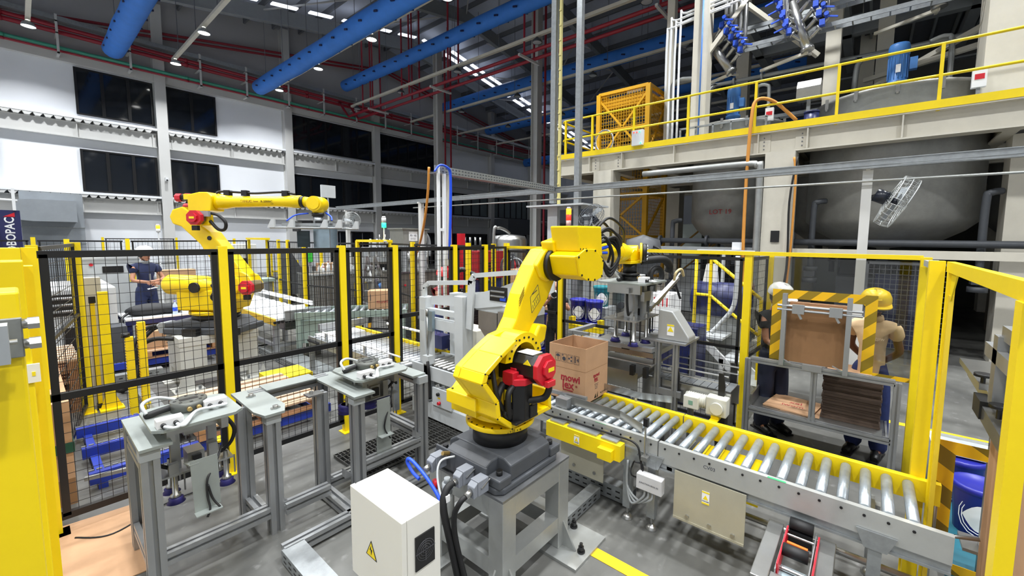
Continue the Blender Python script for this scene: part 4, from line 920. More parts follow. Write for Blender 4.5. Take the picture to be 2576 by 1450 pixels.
MB().tube(smoothpath([(.78, 3.35, .78), (.72, 3.25, .72), (.66, 3.19, .66), (.655, 3.19, .55), (.66, 3.17, .47), (.64, 3.15, .43)], 6), .007, 6).build('sensor_cable', rub, ga)
MB().tube(smoothpath([(.66, 3.19, .62), (.68, 3.185, .52), (.71, 3.16, .46)], 6), .007, 6).build('sensor_cable', rub, ga)
gb = gripper('gripper resting on the right tool stand, large bellows suction cups below', 1.93, 3.45, 1.0, .5, .5, ((-.2, .05), (-.02, .02), (.18, .12)), .66, .06, .76)
for dx, dy in ((-.2, .05), (-.02, .02), (.18, .12)):
    MB().lathe([(.05, .74), (.075, .73), (.06, .715), (.078, .7), (.06, .685), (.078, .665), (.05, .66)], (1.93+dx, 3.45+dy, 0), n=20).build('bellows_cup', purple, gb)
MB().prism([(1.83, .82), (1.95, .82), (1.95, .5), (1.83, .5)], 'y', 3.18, 3.186).prism([(1.83, .5), (1.97, .5), (1.97, .27), (1.83, .22)], 'y', 3.2, 3.206).box(1.83, 1.95, 3.12, 3.18, .5, .506).build('drip_plate', zplate, gb)
MB().tube(smoothpath([(2.05, 3.3, .85), (1.98, 3.22, .76), (1.9, 3.17, .64), (1.89, 3.17, .55), (1.93, 3.15, .46)], 6), .007, 6).build('sensor_cable', rub, gb)
# steel floor grating behind the stands
gtg = thing('floor_grating', 'dark steel bar grating let into the floor behind the tool stands', 'grating', (2.4, 3.75, 0))
MB().box(1.85, 3.05, 3.45, 4.05, .001, .003).build('pit', mat('pit_black', (12, 12, 13), .9), gtg)
mb = MB()
for k_ in range(31): mb.box(1.85+k_*.04-.003, 1.85+k_*.04+.003, 3.45, 4.05, .004, .03)
for k_ in range(7): mb.box(1.85, 3.05, 3.45+k_*.1-.004, 3.45+k_*.1+.004, .012, .03)
tag(mb.build('bars', mat('grate_steel', (92, 92, 90), .5, .5), gtg), kind='stuff')
one(MB().box(.1, .75, 3.75, 4.75, .002, .008).xf(Matrix.Translation((.1, 4.2, 0)) @ Matrix.Rotation(R(-6), 4, 'Z') @ Matrix.Translation((-.3, -4.35, 0))), 'cardboard_sheet', card, 'flat cardboard sheet lying on the floor by the left gate post', 'cardboard')
one(MB().tube(smoothpath([(.12, 4.35, .012), (.3, 4.2, .012), (.62, 4.36, .012), (.95, 4.38, .012)], 8), .006, 6), 'floor_cable', rub, 'thin black cable lying along the foot of the near fence', 'cable')

# ================================================================ white control cabinet at the front
cbx = thing('control_cabinet', 'white steel control cabinet with a fan grille in front of the robot stand', 'cabinet', (1.13, 1.82, 0))
cw = mat('cabinet_white', (222, 220, 212), .35)
MB().box(1.045, 1.235, 1.585, 2.05, .42, .9).build('body', cw, cbx, .004)
MB().box(1.015, 1.042, 1.582, 2.053, .42, .902).build('door', cw, cbx, .004)
MB().box(1.06, 1.1, 1.62, 1.68, 0, .42).box(1.06, 1.1, 1.94, 2.0, 0, .42).build('stand_leg', steel, cbx)
fan = MB().box(1.085, 1.195, 1.578, 1.585, .62, .79).build('fan_grille', blk, cbx)
mb = MB()
for r_ in (.014, .026, .038, .048): mb.lathe([(r_, 0), (r_+.003, 0), (r_+.003, .002), (r_, .002), (r_, 0)], (1.14, 1.576, .705), (0, 1, 0), 24)
mb.box(1.138, 1.142, 1.575, 1.577, .65, .76).box(1.085, 1.195, 1.575, 1.577, .703, .707)
tag(mb.build('grille_rings', mat('grille_grey', (70, 70, 74), .4), fan), kind='stuff')
MB().prism([(1.9, .6), (1.8, .6), (1.85, .69)], 'x', 1.0125, 1.0135).build('warning_border', blk, cbx)
MB().prism([(1.89, .606), (1.81, .606), (1.85, .678)], 'x', 1.0115, 1.0125).build('warning_triangle', lab_y, cbx)
MB().prism([(1.848, .665), (1.862, .64), (1.852, .64), (1.848, .615), (1.838, .645), (1.85, .645)], 'x', 1.0105, 1.0115).build('lightning_flash', blk, cbx)
# ================================================================ near robot on its welded stand
alst = mat('aluminium_painted_stand', (168, 170, 168), .38, .6, var=.06, scale=9)
st = thing('robot_stand', 'silver welded box-section stand under the near yellow robot', 'stand', (2.03, 1.93, 0))
sx0, sx1, sy0, sy1, sz = 1.69, 2.38, 1.585, 2.28, .658
L = .12
MB().box(sx0, sx1, sy0, sy1, sz-.015, sz).build('top_plate', mat('stand_top', (120, 122, 124), .35, .6, var=.1, scale=12), st)
for x in (sx0, sx1-L):
    for y in (sy0, sy1-L): MB().box(x, x+L, y, y+L, .02, sz-.015).build('leg', alst, st, .004)
for z0, z1 in ((sz-.14, sz-.015), (.14, .25)):
    MB().box(sx0+.004, sx0+L-.004, sy0+L, sy1-L, z0, z1).build('cross_beam', alst, st); MB().box(sx1-L+.004, sx1-.004, sy0+L, sy1-L, z0, z1).build('cross_beam', alst, st)
    MB().box(sx0+L, sx1-L, sy0+.004, sy0+L-.004, z0, z1).build('cross_beam', alst, st); MB().box(sx0+L, sx1-L, sy1-L+.004, sy1-.004, z0, z1).build('cross_beam', alst, st)
for x, y, dx, dy in ((sx1-.06, sy0+.06, 1, -1), (sx0+.06, sy0+.06, -1, -1), (sx0+.06, sy1-.06, -1, 1), (sx1-.06, sy1-.06, 1, 1)):
    fp = MB().box(x-.2+.06*dx, x+.2+.06*dx, y-.2+.06*dy, y+.2+.06*dy, 0, .02).build('foot_plate', alst, st)
    MB().prism([(x+dx*.06, .02), (x+dx*.17, .02), (x+dx*.06, .2)], 'y', y-.006, y+.006).prism([(y+dy*.06, .02), (y+dy*.17, .02), (y+dy*.06, .2)], 'x', x-.006, x+.006).build('gusset', alst, fp)
    for ax_, ay_ in ((dx*.2, dy*.02), (dx*.02, dy*.2)):
        MB().cyl((x+ax_, y+ay_, .02), (x+ax_, y+ay_, .032), .028, n=14).cyl((x+ax_, y+ay_, .032), (x+ax_, y+ay_, .06), .022, n=6).cyl((x+ax_, y+ay_, .06), (x+ax_, y+ay_, .085), .012, n=8).build('anchor_bolt', blk, fp)
rb = thing('industrial_robot', 'near yellow six-axis robot on a dark grey base, reaching over the carton', 'robot', (2.03, 1.93, sz))
J = (2.03, 1.93)
base = MB().prism([(1.70, 1.66), (1.74, 1.62), (2.27, 1.62), (2.33, 1.66), (2.33, 2.2), (2.27, 2.25), (1.74, 2.25), (1.70, 2.2)], 'z', sz+.002, .70)
base.prism([(1.705, .70), (1.705, .8), (1.76, .825), (2.27, .825), (2.325, .79), (2.325, .70)], 'y', 1.75, 2.12)
base.prism([(1.64, .70), (1.64, .805), (1.7, .833), (2.15, .833), (2.22, .795), (2.22, .70)], 'x', 1.82, 2.22)
for x, y in ((1.76, 1.68), (2.27, 1.68), (1.76, 2.19), (2.27, 2.19)): base.box(x-.055, x+.055, y-.055, y+.055, .7, .76)
base.build('base_casting', dgrey, rb, .01)
mb = MB()
for x, y in ((1.76, 1.68), (2.27, 1.68), (1.76, 2.19), (2.27, 2.19), (2.24, 1.79), (1.85, 2.2)): mb.cyl((x, y, .76), (x, y, .79), .02, n=12).cyl((x, y, .79), (x, y, .791), .012, n=6)
mb.build('mounting_bolts', blk, rb)
MB().box(1.685, 1.7, 1.72, 2.2, .685, .815).build('connector_panel', dgrey, rb, .004)
for y, z in ((1.86, .76), (1.73, .745), (2.12, .76)):
    cn = MB().box(1.6, 1.685, y-.035, y+.035, z-.055, z+.035).prism([(1.6, z-.055), (1.6, z+.03), (1.57, z+.01), (1.57, z-.06)], 'y', y-.03, y+.03).build('plug_hood', mat('plug_grey', (128, 132, 140), .45), rb, .004)
    MB().cyl((1.575, y, z-.02), (1.53, y, z-.035), .02, n=12).build('cable_gland', stain, cn)
    MB().bar((1.69, y-.04, z+.02), (1.62, y-.04, z-.01), .006).bar((1.69, y+.04, z+.02), (1.62, y+.04, z-.01), .006).build('locking_lever', stain, cn)
MB().tube(smoothpath([(1.55, 1.86, .735), (1.5, 1.86, .72), (1.46, 1.845, .64), (1.47, 1.8, .45), (1.5, 1.76, .2), (1.52, 1.74, 0.03)], 6), .022, 10).build('power_cable', rub, rb)
MB().tube(smoothpath([(1.55, 1.73, .715), (1.5, 1.74, .69), (1.48, 1.77, .6), (1.49, 1.77, .45), (1.52, 1.72, .2), (1.55, 1.7, .03)], 6), .016, 10).build('signal_cable', rub, rb)
MB().box(1.47, 1.5, 1.83, 1.87, .66, .7).build('cable_tag', paper, rb)
MB().tube(smoothpath([(1.68, 2.0, .8), (1.58, 2.02, .8), (1.53, 1.98, .7), (1.5, 1.84, .5), (1.53, 1.77, .2), (1.54, 1.76, .03)], 6), .007, 6).build('white_hose', lgrey, rb)
MB().cyl((1.68, 2.06, .8), (1.63, 2.06, .82), .014, n=8).build('brass_fitting', mat('brass', (190, 160, 100), .3, .8), rb)
MB().tube(smoothpath([(1.5, 2.13, .68), (1.5, 2.2, .7), (1.5, 2.255, .745), (1.5, 2.24, .775), (1.5, 2.17, .765), (1.5, 2.04, .71), (1.5, 1.93, .63), (1.49, 1.84, .52), (1.5, 1.79, .3), (1.52, 1.76, .05)], 6), .011, 8).build('blue_air_hose', bblue, rb)
MB().lathe([(.0, .44), (.03, .45), (.035, .5), (.035, .58), (.028, .6)], (1.6, 1.98, 0), n=14).build('regulator_bowl', mat('regulator_clear', (186, 188, 186), .15), rb)
MB().cyl((1.6, 1.98, .6), (1.6, 1.98, .67), .032, n=14).cyl((1.6, 1.98, .67), (1.6, 1.98, .7), .02, n=10).build('regulator_head', mgrey, rb)
MB().cyl((1.6, 2.1, .58), (1.6, 2.1, .64), .018, n=10).build('red_valve', red, rb)
MB().cyl((J[0], J[1], .82), (J[0], J[1], .955), .19, n=40).build('swivel_ring_black', blk, rb)
tur = MB().cyl((J[0], J[1], .952), (J[0], J[1], .985), .237, n=48).cyl((J[0], J[1], .985), (J[0]+.01, J[1], 1.06), .205, .19, n=40)
strip = [(1.92, 1.57), (1.78, 1.50), (1.645, 1.42), (1.62, 1.36), (1.735, 1.21), (1.75, 1.11), (1.885, 1.005), (2.30, 1.005), (2.29, 1.15), (2.265, 1.15), (2.26, 1.03), (1.9, 1.03), (1.785, 1.12), (1.77, 1.22), (1.665, 1.36), (1.68, 1.4), (1.8, 1.475), (1.93, 1.545)]
def strip_prism(mb, outer, inner, y0, y1):
    n = len(outer)
    for i in range(n-1): mb.prism([outer[i], outer[i+1], inner[i+1], inner[i]], 'y', y0, y1)
outer = [(1.92, 1.57), (1.78, 1.50), (1.645, 1.42), (1.62, 1.36), (1.735, 1.21), (1.75, 1.11), (1.885, 1.0), (2.305, 1.0), (2.295, 1.15)]
inner = [(1.93, 1.54), (1.8, 1.475), (1.68, 1.4), (1.665, 1.36), (1.77, 1.22), (1.785, 1.12), (1.9, 1.032), (2.265, 1.032), (2.265, 1.15)]
strip_prism(tur, outer, inner, 1.69, 1.9)
tur.prism(outer+[(2.24, 1.3), (2.23, 1.42), (2.2, 1.5), (2.13, 1.56), (2.03, 1.585)], 'y', 1.88, 1.945)
tur.box(1.77, 2.2, 1.9, 2.14, 1.05, 1.16).box(1.72, 1.9, 1.85, 2.13, 1.12, 1.205)
tur.prism([(1.78, 1.16), (1.93, 1.29), (2.067, 1.42), (2.12, 1.4), (2.2, 1.28), (2.15, 1.1)], 'y', 2.12, 2.18)
tur.build('turntable', ryel, rb, .006)
ar = MB(); n = 16
for i in range(n):
    a0, a1 = R(10+165*i/n), R(10+165*(i+1)/n)
    pts = [(2.06+r_*math.cos(a), 1.40+r_*math.sin(a)) for r_, a in ((.185, a0), (.185, a1), (.12, a1), (.12, a0))]
    ar.prism(pts, 'y', 1.74, 1.95)
ar.build('shoulder_arch', ryel, rb)
mb = MB()
for a in range(20, 170, 18): mb.cyl((2.06+.152*math.cos(R(a)), 1.735, 1.4+.152*math.sin(R(a))), (2.06+.152*math.cos(R(a)), 1.745, 1.4+.152*math.sin(R(a))), .008, n=6)
for p_ in outer+inner[2:7]: mb.cyl((p_[0]*.985+.03, 1.686, p_[1]*.985+.018), (p_[0]*.985+.03, 1.692, p_[1]*.985+.018), .005, n=6)
for a in range(0, 360, 15): mb.cyl((J[0]+.222*math.cos(R(a)), J[1]+.222*math.sin(R(a)), .984), (J[0]+.222*math.cos(R(a)), J[1]+.222*math.sin(R(a)), .988), .007, n=6)
for x, y in ((1.75, 1.88), (1.75, 2.1), (1.87, 1.88), (1.87, 2.1)): mb.cyl((x, y, 1.204), (x, y, 1.212), .008, n=6)
tag(mb.build('bolts', blk, rb), kind='stuff')
MB().cyl((1.86, 1.88, 1.3), (1.86, 1.88, 1.44), .035, n=16).build('stopper', blk, rb)
text('lettering', '- • J1 • +', .03, (1.93, 1.708, .968), (.94, -.34, 0), (0, 0, 1), blk, rb, .001)
# upper arm
arm = [(2.0, 1.36), (2.05, 1.43), (2.15, 1.5), (2.24, 1.62), (2.315, 1.79), (2.445, 2.0), (2.56, 2.12), (2.68, 2.14), (2.76, 2.1), (2.77, 2.0), (2.72, 1.87), (2.62, 1.715), (2.49, 1.59), (2.43, 1.53), (2.4, 1.45), (2.25, 1.3), (2.12, 1.24), (2.02, 1.27)]
um = MB().prism(arm, 'y', 1.975, 2.12).prism([(2.36, 1.46), (2.43, 1.56), (2.53, 1.54), (2.5, 1.42), (2.42, 1.4)], 'y', 1.9, 2.0)
um.prism([(2.44, 2.0), (2.56, 2.12), (2.68, 2.14), (2.76, 2.1), (2.77, 2.0), (2.72, 1.9), (2.6, 1.86), (2.5, 1.9)], 'y', 1.955, 2.0)
um.build('upper_arm', ryel, rb, .02, 3)
MB().cyl((2.07, 1.94, 1.37), (2.07, 1.98, 1.37), .165, n=32).build('shoulder_seal', blk, rb)
MB().cyl((2.66, 1.915, 2.0), (2.66, 1.965, 2.0), .13, n=32).build('elbow_seal', blk, rb)
lb = MB().prism([(2.27, 1.69), (2.335, 1.79), (2.335, 1.86), (2.265, 1.75)], 'y', 1.9735, 1.9745).build('warning_label', lab_y, rb)
mb = MB()
for k_ in range(4): mb.bar((2.275+.0*k_, 1.973, 1.71+.018*k_), (2.325, 1.973, 1.79+.018*k_), .002, .004)
mb.build('label_print', mat('print_brown', (110, 80, 20), .7), lb)
lb = MB().prism([(2.42, 1.64), (2.52, 1.73), (2.49, 1.85), (2.4, 1.76)], 'y', 1.9735, 1.9745).build('warning_label', lab_y, rb)
mb = MB().bar((2.42, 1.973, 1.78), (2.48, 1.973, 1.81), .002, .006).bar((2.43, 1.973, 1.72), (2.5, 1.973, 1.78), .002, .004)
for p_, q_ in (((2.42, 1.64), (2.52, 1.73)), ((2.52, 1.73), (2.49, 1.85)), ((2.49, 1.85), (2.4, 1.76)), ((2.4, 1.76), (2.42, 1.64))): mb.bar((p_[0], 1.973, p_[1]), (q_[0], 1.973, q_[1]), .002, .003)
for k_ in range(4): mb.bar((2.435+.02*k_, 1.973, 1.67+.018*k_), (2.43+.02*k_, 1.973, 1.7+.018*k_), .002, .004)
mb.build('label_print', ink_k, lb)
# elbow housing, forearm, wrist
hp = [(2.55, 2.075), (2.665, 2.125), (2.80, 2.122), (2.93, 2.035), (2.915, 1.905), (2.80, 1.88), (2.70, 1.89), (2.60, 1.93)]
eh = MB().prism(hp, 'y', 1.675, 1.92)
eh.prism([(2.62, 2.11), (2.575, 2.3), (2.93, 2.305), (2.96, 2.06)], 'y', 1.68, 1.93)
eh.prism([(2.6, 2.1), (2.57, 2.18), (2.75, 2.22), (3.0, 2.16), (2.95, 2.04)], 'y', 1.9, 2.02)
eh.build('elbow_housing', ryel, rb, .012, 2)
MB().prism([(2.8+(p_[0]-2.76)*1.03-.04, 2.0+(p_[1]-2.0)*1.03) for p_ in hp], 'y', 1.655, 1.673).build('cover_plate', ryel, rb, .004)
mb = MB()
for p_ in hp: mb.cyl((2.76+(p_[0]-2.76)*.93, 1.65, 2.0+(p_[1]-2.0)*.93), (2.76+(p_[0]-2.76)*.93, 1.656, 2.0+(p_[1]-2.0)*.93), .009, n=6)
for k_ in range(5): mb.cyl((2.96+.008*k_, 1.69+.05*k_, 2.09+.035*k_), (2.955+.008*k_, 1.685+.05*k_, 2.095+.035*k_), .008, n=6)
for x in (2.62, 2.66, 2.7): mb.cyl((x, 1.674, 2.128), (x, 1.676, 2.128), .007, n=6)
tag(mb.build('bolts', blk, rb), kind='stuff')
fo = MB().lathe([(.02, -.0), (.11, 0), (.11, .12), (.085, .2), (.08, .62), (.09, .66), (.09, .72), (.03, .73)], (2.95, 1.9, 2.1), (1, .02, -.03), 24).build('forearm', ryel, rb)
wr = MB().lathe([(.02, 0), (.1, 0), (.1, .1), (.07, .22), (.06, .3)], (3.62, 1.915, 2.08), (1, .02, -.05), 24)
wr.cyl((3.97, 2.02, 2.07), (4.02, 1.87, 2.07), .075, n=24).cyl((4.02, 1.85, 2.07), (4.03, 1.83, 2.07), .1, n=32)
wr.prism([(3.83, 1.99), (4.1, 2.0), (4.1, 2.03), (4.02, 2.08), (3.9, 2.1), (3.8, 2.05)], 'y', 1.85, 2.0)
wr.box(3.8, 4.13, 1.84, 2.0, 1.96, 1.99); wr.build('wrist', ryel, rb, .004)
fl = MB().cyl((4.03, 1.83, 2.07), (4.05, 1.79, 2.07), .092, n=32).build('wrist_disc', blk, rb)
mb = MB()
for a in range(0, 360, 30): mb.cyl((4.048+.072*math.cos(R(a))*.9, 1.79+.072*math.cos(R(a))*.3, 2.07+.072*math.sin(R(a))), (4.054+.072*math.cos(R(a))*.9, 1.78+.072*math.cos(R(a))*.3, 2.07+.072*math.sin(R(a))), .009, n=6)
tag(mb.build('bolts', steel, fl), kind='stuff')
for k_, (a_, b_) in enumerate((((2.98, 1.8, 2.2), (3.3, 1.82, 2.0)), ((3.0, 1.78, 2.22), (3.5, 1.82, 2.1)), ((2.99, 1.82, 2.16), (3.62, 1.86, 2.14)), ((3.0, 1.84, 2.24), (3.55, 1.95, 2.16)), ((2.97, 1.77, 2.14), (3.2, 1.74, 1.92)), ((3.0, 1.8, 2.25), (3.75, 1.9, 2.17)))):
    A_, B_ = Vector(a_), Vector(b_); m1 = A_*.7+B_*.3+Vector((0, -.05, .1+.012*k_)); m2 = A_*.25+B_*.75+Vector((0, -.06, .06+.01*k_))
    MB().tube(smoothpath([A_, m1, m2, B_], 7), .012, 6).build('cable', rub, rb)
for k_ in range(3): MB().tube(smoothpath([(3.02, 1.76+.02*k_, 2.16), (3.2, 1.7+.02*k_, 2.22-.02*k_), (3.28, 1.7, 2.06), (3.15, 1.72, 1.95-.03*k_), (3.05, 1.75, 2.05)], 7), .013, 6).build('looped_cable', rub, rb)
MB().cyl((3.02, 1.75, 2.12), (3.12, 1.73, 2.14), .014, n=8).cyl((3.02, 1.75, 2.09), (3.1, 1.72, 2.09), .012, n=8).build('blue_connector', bblue, rb)
MB().cyl((3.95, 1.92, 1.86), (3.95, 1.92, 1.96), .07, n=24).cyl((3.95, 1.92, 1.84), (3.95, 1.92, 1.86), .1, n=24).build('tool_flange', blk, rb)
MB().tube(smoothpath([(4.06, 1.85, 1.98), (4.25, 1.7, 2.0), (4.4, 1.68, 1.93), (4.42, 1.7, 1.86)], 7), .04, 10).build('vacuum_hose', rub, rb)
MB().tube([Vector((4.22, 1.75, 1.82))+Vector((.08*math.cos(R(a)), -.03*math.cos(R(a)), .09*math.sin(R(a)))) for a in range(-60, 230, 20)], .03, 8).build('vacuum_hose', rub, rb)
# motors
def octa(c, r): return [(c[0]+r*math.cos(R(22.5+45*k_)), c[1]+r*math.sin(R(22.5+45*k_))) for k_ in range(8)]
m1 = MB().prism(octa((1.99, 1.735), .1), 'z', 1.045, 1.275).box(1.88, 2.1, 1.65, 1.84, 1.034, 1.05).box(2.0, 2.07, 1.632, 1.66, 1.05, 1.13).build('turntable_motor', blk, rb, .004)
MB().prism(octa((1.99, 1.735), .108), 'z', 1.275, 1.318).prism(octa((1.99, 1.735), .078), 'z', 1.318, 1.338).box(1.89, 1.95, 1.69, 1.78, 1.3, 1.36).prism(octa((1.995, 1.745), .05), 'z', 1.338, 1.37).build('red_cap', red, m1, .004)
MB().box(1.975, 2.02, 1.73, 1.77, 1.3705, 1.3725).build('cap_label', paper, m1)
MB().box(1.8945, 1.8965, 1.705, 1.765, 1.17, 1.24).build('motor_label', lab_y, m1)
MB().prism([(2.0, 1.14), (2.05, 1.14), (2.025, 1.185)], 'y', 1.6405, 1.6425).build('warning_triangle', lab_y, m1)
for pts_, r_ in (([(1.9, 1.70, 1.27), (1.85, 1.69, 1.24), (1.85, 1.69, 1.14), (1.87, 1.7, 1.08)], .02), ([(1.9, 1.78, 1.27), (1.83, 1.76, 1.22), (1.82, 1.75, 1.12), (1.9, 1.72, 1.06)], .024), ([(1.86, 1.85, 1.4), (1.82, 1.8, 1.38), (1.8, 1.76, 1.3), (1.81, 1.74, 1.2), (1.86, 1.72, 1.1)], .016), ([(1.9, 1.8, 1.42), (2.0, 1.79, 1.45), (2.05, 1.8, 1.42)], .012)):
    MB().tube(smoothpath(pts_, 5), r_, 8).build('motor_cable', rub, m1)
MB().cyl((1.86, 1.69, 1.11), (1.86, 1.73, 1.11), .034, n=14).build('cable_clamp', rub, m1)
m2 = MB().prism(octa((2.05, 1.375), .1), 'y', 1.58, 1.86).box(1.96, 2.14, 1.84, 1.9, 1.28, 1.47).build('shoulder_motor', blk, rb, .004)
MB().prism(octa((2.05, 1.375), .105), 'y', 1.545, 1.58).prism(octa((2.06, 1.38), .06), 'y', 1.525, 1.545).box(2.02, 2.1, 1.51, 1.545, 1.27, 1.31).build('red_cap', red, m2, .004)
MB().box(2.04, 2.1, 1.523, 1.525, 1.365, 1.39).build('cap_label', lab_y, m2)
MB().box(2.0, 2.1, 1.62, 1.75, 1.466, 1.468).build('cap_label', paper, m2)
d_ = 1/math.sqrt(2)
MB().prism([(1.6, 1.41), (1.665, 1.41), (1.63, 1.445)], 'x', 1.957, 1.959).build('warning_triangle', lab_y, m2)
MB().tube(smoothpath([(2.07, 1.55, 1.28), (2.08, 1.55, 1.24), (2.06, 1.58, 1.18), (1.98, 1.68, 1.16)], 5), .022, 8).build('motor_cable', rub, m2)
rg = gripper('large vacuum gripper carried by the near robot above the packing station', 3.98, 1.9, 1.765, .62, .52, ((-.2, -.12), (.0, -.16), (.2, -.1), (-.12, .12), (.16, .14)), 1.15, .055, 1.4, nm='robot_gripper')
for dx, dy in ((-.1, -.06), (.02, -.1), (.12, .02)): MB().box(3.98+dx-.035, 3.98+dx+.035, 1.9+dy-.035, 1.9+dy+.035, 1.41, 1.765).build('column', alu, rg)
MB().box(3.92, 4.08, 1.74, 1.78, 1.58, 1.68).box(4.1, 4.18, 1.76, 1.82, 1.45, 1.72).build('valve_block', stain, rg)
MB().box(3.7, 4.26, 1.72, 2.08, 1.4, 1.413).build('cup_plate', stain, rg)
MB().cyl((3.95, 1.92, 1.783), (3.95, 1.92, 1.84), .08, n=20).build('flange_adapter', blk, rg)
MB().bar((4.1, 1.75, 1.5), (4.6, 1.66, 1.78), .05, .03).bar((4.2, 1.72, 1.52), (4.66, 1.65, 1.83), .02).build('side_arm', stain, rg)
MB().tube(smoothpath([(4.5, 1.66, 1.76), (4.5, 1.64, 1.85), (4.6, 1.62, 1.88), (4.68, 1.62, 1.8)], 6), .014, 6).build('side_arm_hose', mat('hose_tan', (200, 180, 130), .5), rg)
for dx in (-.26, -.18, -.05, .1, .2, .26): MB().cyl((3.98+dx, 1.78, 1.17), (3.98+dx, 1.78, 1.4), .008, n=6).build('guide_rod', blk, rg)

# ================================================================ far robot on a light grey pedestal
RC = Vector((1.75, 7.8, 0)); RA = R(-51)
RM = Matrix.Translation(RC) @ Matrix.Rotation(RA, 4, 'Z')
ped = thing('robot_stand', 'light grey welded pedestal under the far yellow robot', 'stand', (1.75, 7.8, 0))
pc = mat('pedestal_grey', (196, 196, 190), .5, var=.04, scale=4)
for x in (1.32, 2.13):
    for y in (7.42, 8.05): MB().box(x, x+.14, y, y+.14, .02, .66).build('leg', pc, ped); MB().box(x-.1, x+.24, y-.1, y+.24, 0, .02).build('foot_plate', pc, ped)
MB().box(1.31, 2.28, 7.41, 8.2, .64, .76).build('top_frame', pc, ped)
for z in (.12, .4): 
    if z < .3: MB().box(1.46, 2.13, 7.44, 7.54, z, z+.14).build('cross_beam', pc, ped); MB().box(1.34, 1.44, 7.56, 8.05, z, z+.14).build('cross_beam', pc, ped)
MB().box(1.32, 1.46, 7.56, 8.05, .25, .66).build('side_panel', pc, ped)
MB().box(1.46, 1.62, 7.42, 7.5, .3, .66).box(2.0, 2.13, 7.42, 7.5, .3, .66).build('web_plate', pc, ped)
for x, y in ((1.25, 7.36), (1.5, 7.34), (2.1, 7.34), (2.35, 7.36)):
    MB().cyl((x, y, .02), (x, y, .07), .02, n=6).build('anchor_bolt', steel, ped)
for x in (1.3, 2.3): MB().prism([(x-.06, .02), (x+.06, .02), (x, .22)], 'y', 7.33, 7.345).build('gusset', pc, ped)
fr = thing('industrial_robot', 'far yellow robot with long outstretched forearm behind the mesh fence', 'robot', (1.75, 7.8, .76))
def F(nm, mb, m_, par=None, bv=0.0, seg=2): return mb.xf(RM).build(nm, m_, par or fr, bv, seg)
F('base_casting', MB().prism([(-.42, -.34), (.62, -.34), (.62, .34), (-.42, .34)], 'z', .765, .86).prism([(-.42, .86), (-.42, .93), (-.1, .97), (.42, .97), (.58, .86)], 'y', -.3, .3), dgrey, None, .02)
F('swivel_ring_black', MB().cyl((.13, 0, .95), (.13, 0, 1.05), .3, n=36), blk)
F('connector_block', MB().box(-.5, -.42, -.3, -.1, .78, .93).box(-.55, -.5, -.26, -.14, .8, .9).cyl((-.6, -.2, .87), (-.55, -.2, .86), .03, n=8), mgrey)
F('cable_box', MB().box(-.05, .15, -.44, -.34, .77, .87).box(.5, .72, -.45, -.34, .78, .88), blk)
F('turntable', MB().cyl((.13, 0, 1.04), (.13, 0, 1.1), .335, n=40).prism([(-.27, 1.28), (-.22, 1.1), (.47, 1.1), (.56, 1.33), (.71, 1.46), (.64, 1.6), (.5, 1.66), (.3, 1.63), (.1, 1.5)], 'y', -.24, .26).prism([(-.2, 1.12), (.4, 1.12), (.4, 1.42), (-.2, 1.42)], 'y', -.32, .3), ryel, None, .02)
F('balancer', MB().lathe([(.0, -.02), (.11, -.02), (.145, .03), (.15, .3), (.15, .55), (.12, .66), (.05, .7)], (-.4, -.2, 1.49), (1, 0, -.04), 28), ryel)
F('balancer_cap', MB().cyl((.1, -.37, 1.46), (.1, -.3, 1.46), .075, n=20), blk)
F('body_cables', MB().tube(smoothpath([(.35, -.34, 1.5), (.42, -.38, 1.42), (.36, -.37, 1.32), (.46, -.36, 1.24)], 5), .026, 8).tube(smoothpath([(.42, -.33, 1.52), (.5, -.38, 1.46), (.45, -.37, 1.3), (.52, -.35, 1.2)], 5), .022, 8).box(.36, .5, -.335, -.25, 1.26, 1.48), rub)
armf = [(-.4, 2.48), (-.35, 2.585), (-.2, 2.63), (-.06, 2.54), (.05, 2.36), (.19, 2.26), (.27, 2.147), (.51, 1.85), (.67, 1.635), (.7, 1.5), (.62, 1.42), (.48, 1.4), (.38, 1.47), (.303, 1.631), (.16, 1.87), (.028, 2.081), (-.234, 2.334), (-.36, 2.376)]
F('upper_arm', MB().prism(armf, 'y', -.12, .12), ryel, None, .02, 2)
F('arm_holes', MB().cyl((.18, -.128, 2.17), (.18, -.12, 2.17), .032, n=16).cyl((.45, -.128, 1.86), (.45, -.12, 1.86), .026, n=16), blk)
F('arm_socket', MB().cyl((.62, -.2, 1.48), (.62, -.12, 1.48), .2, n=28), ryel)
def fmotor(u, z, v0, v1, r_, nm):
    M_ = MB().prism(octa((u, z), r_*.9), 'y', v0, v1)
    o = F(nm, M_, mat('motor_bronze', (120, 104, 70), .4, .4))
    F('red_cap', MB().prism(octa((u, z), r_), 'y', v0-.06, v0).prism(octa((u, z), r_*.6), 'y', v0-.09, v0-.06), red, o)
    F('cap_label', MB().box(u-.035, u+.035, v0-.094, v0-.09, z-.015, z+.015), lab_y, o)
    F('plug', MB().box(u-.04, u+.04, v0-.05, v0, z-r_-.07, z-r_), rub, o)
fmotor(.86, 1.47, -.34, -.12, .105, 'shoulder_motor'); fmotor(.12, 2.46, -.26, -.1, .11, 'elbow_motor')
head = MB().prism([(.074, 2.84), (.2, 2.84), (.262, 2.78), (.23, 2.57), (.09, 2.55), (-.1, 2.56), (-.1, 2.8)], 'y', -.14, .14).prism([(.07, 2.55), (.24, 2.55), (.25, 2.36), (.07, 2.35)], 'y', -.2, -.1)
F('elbow_housing', head, ryel, None, .015)
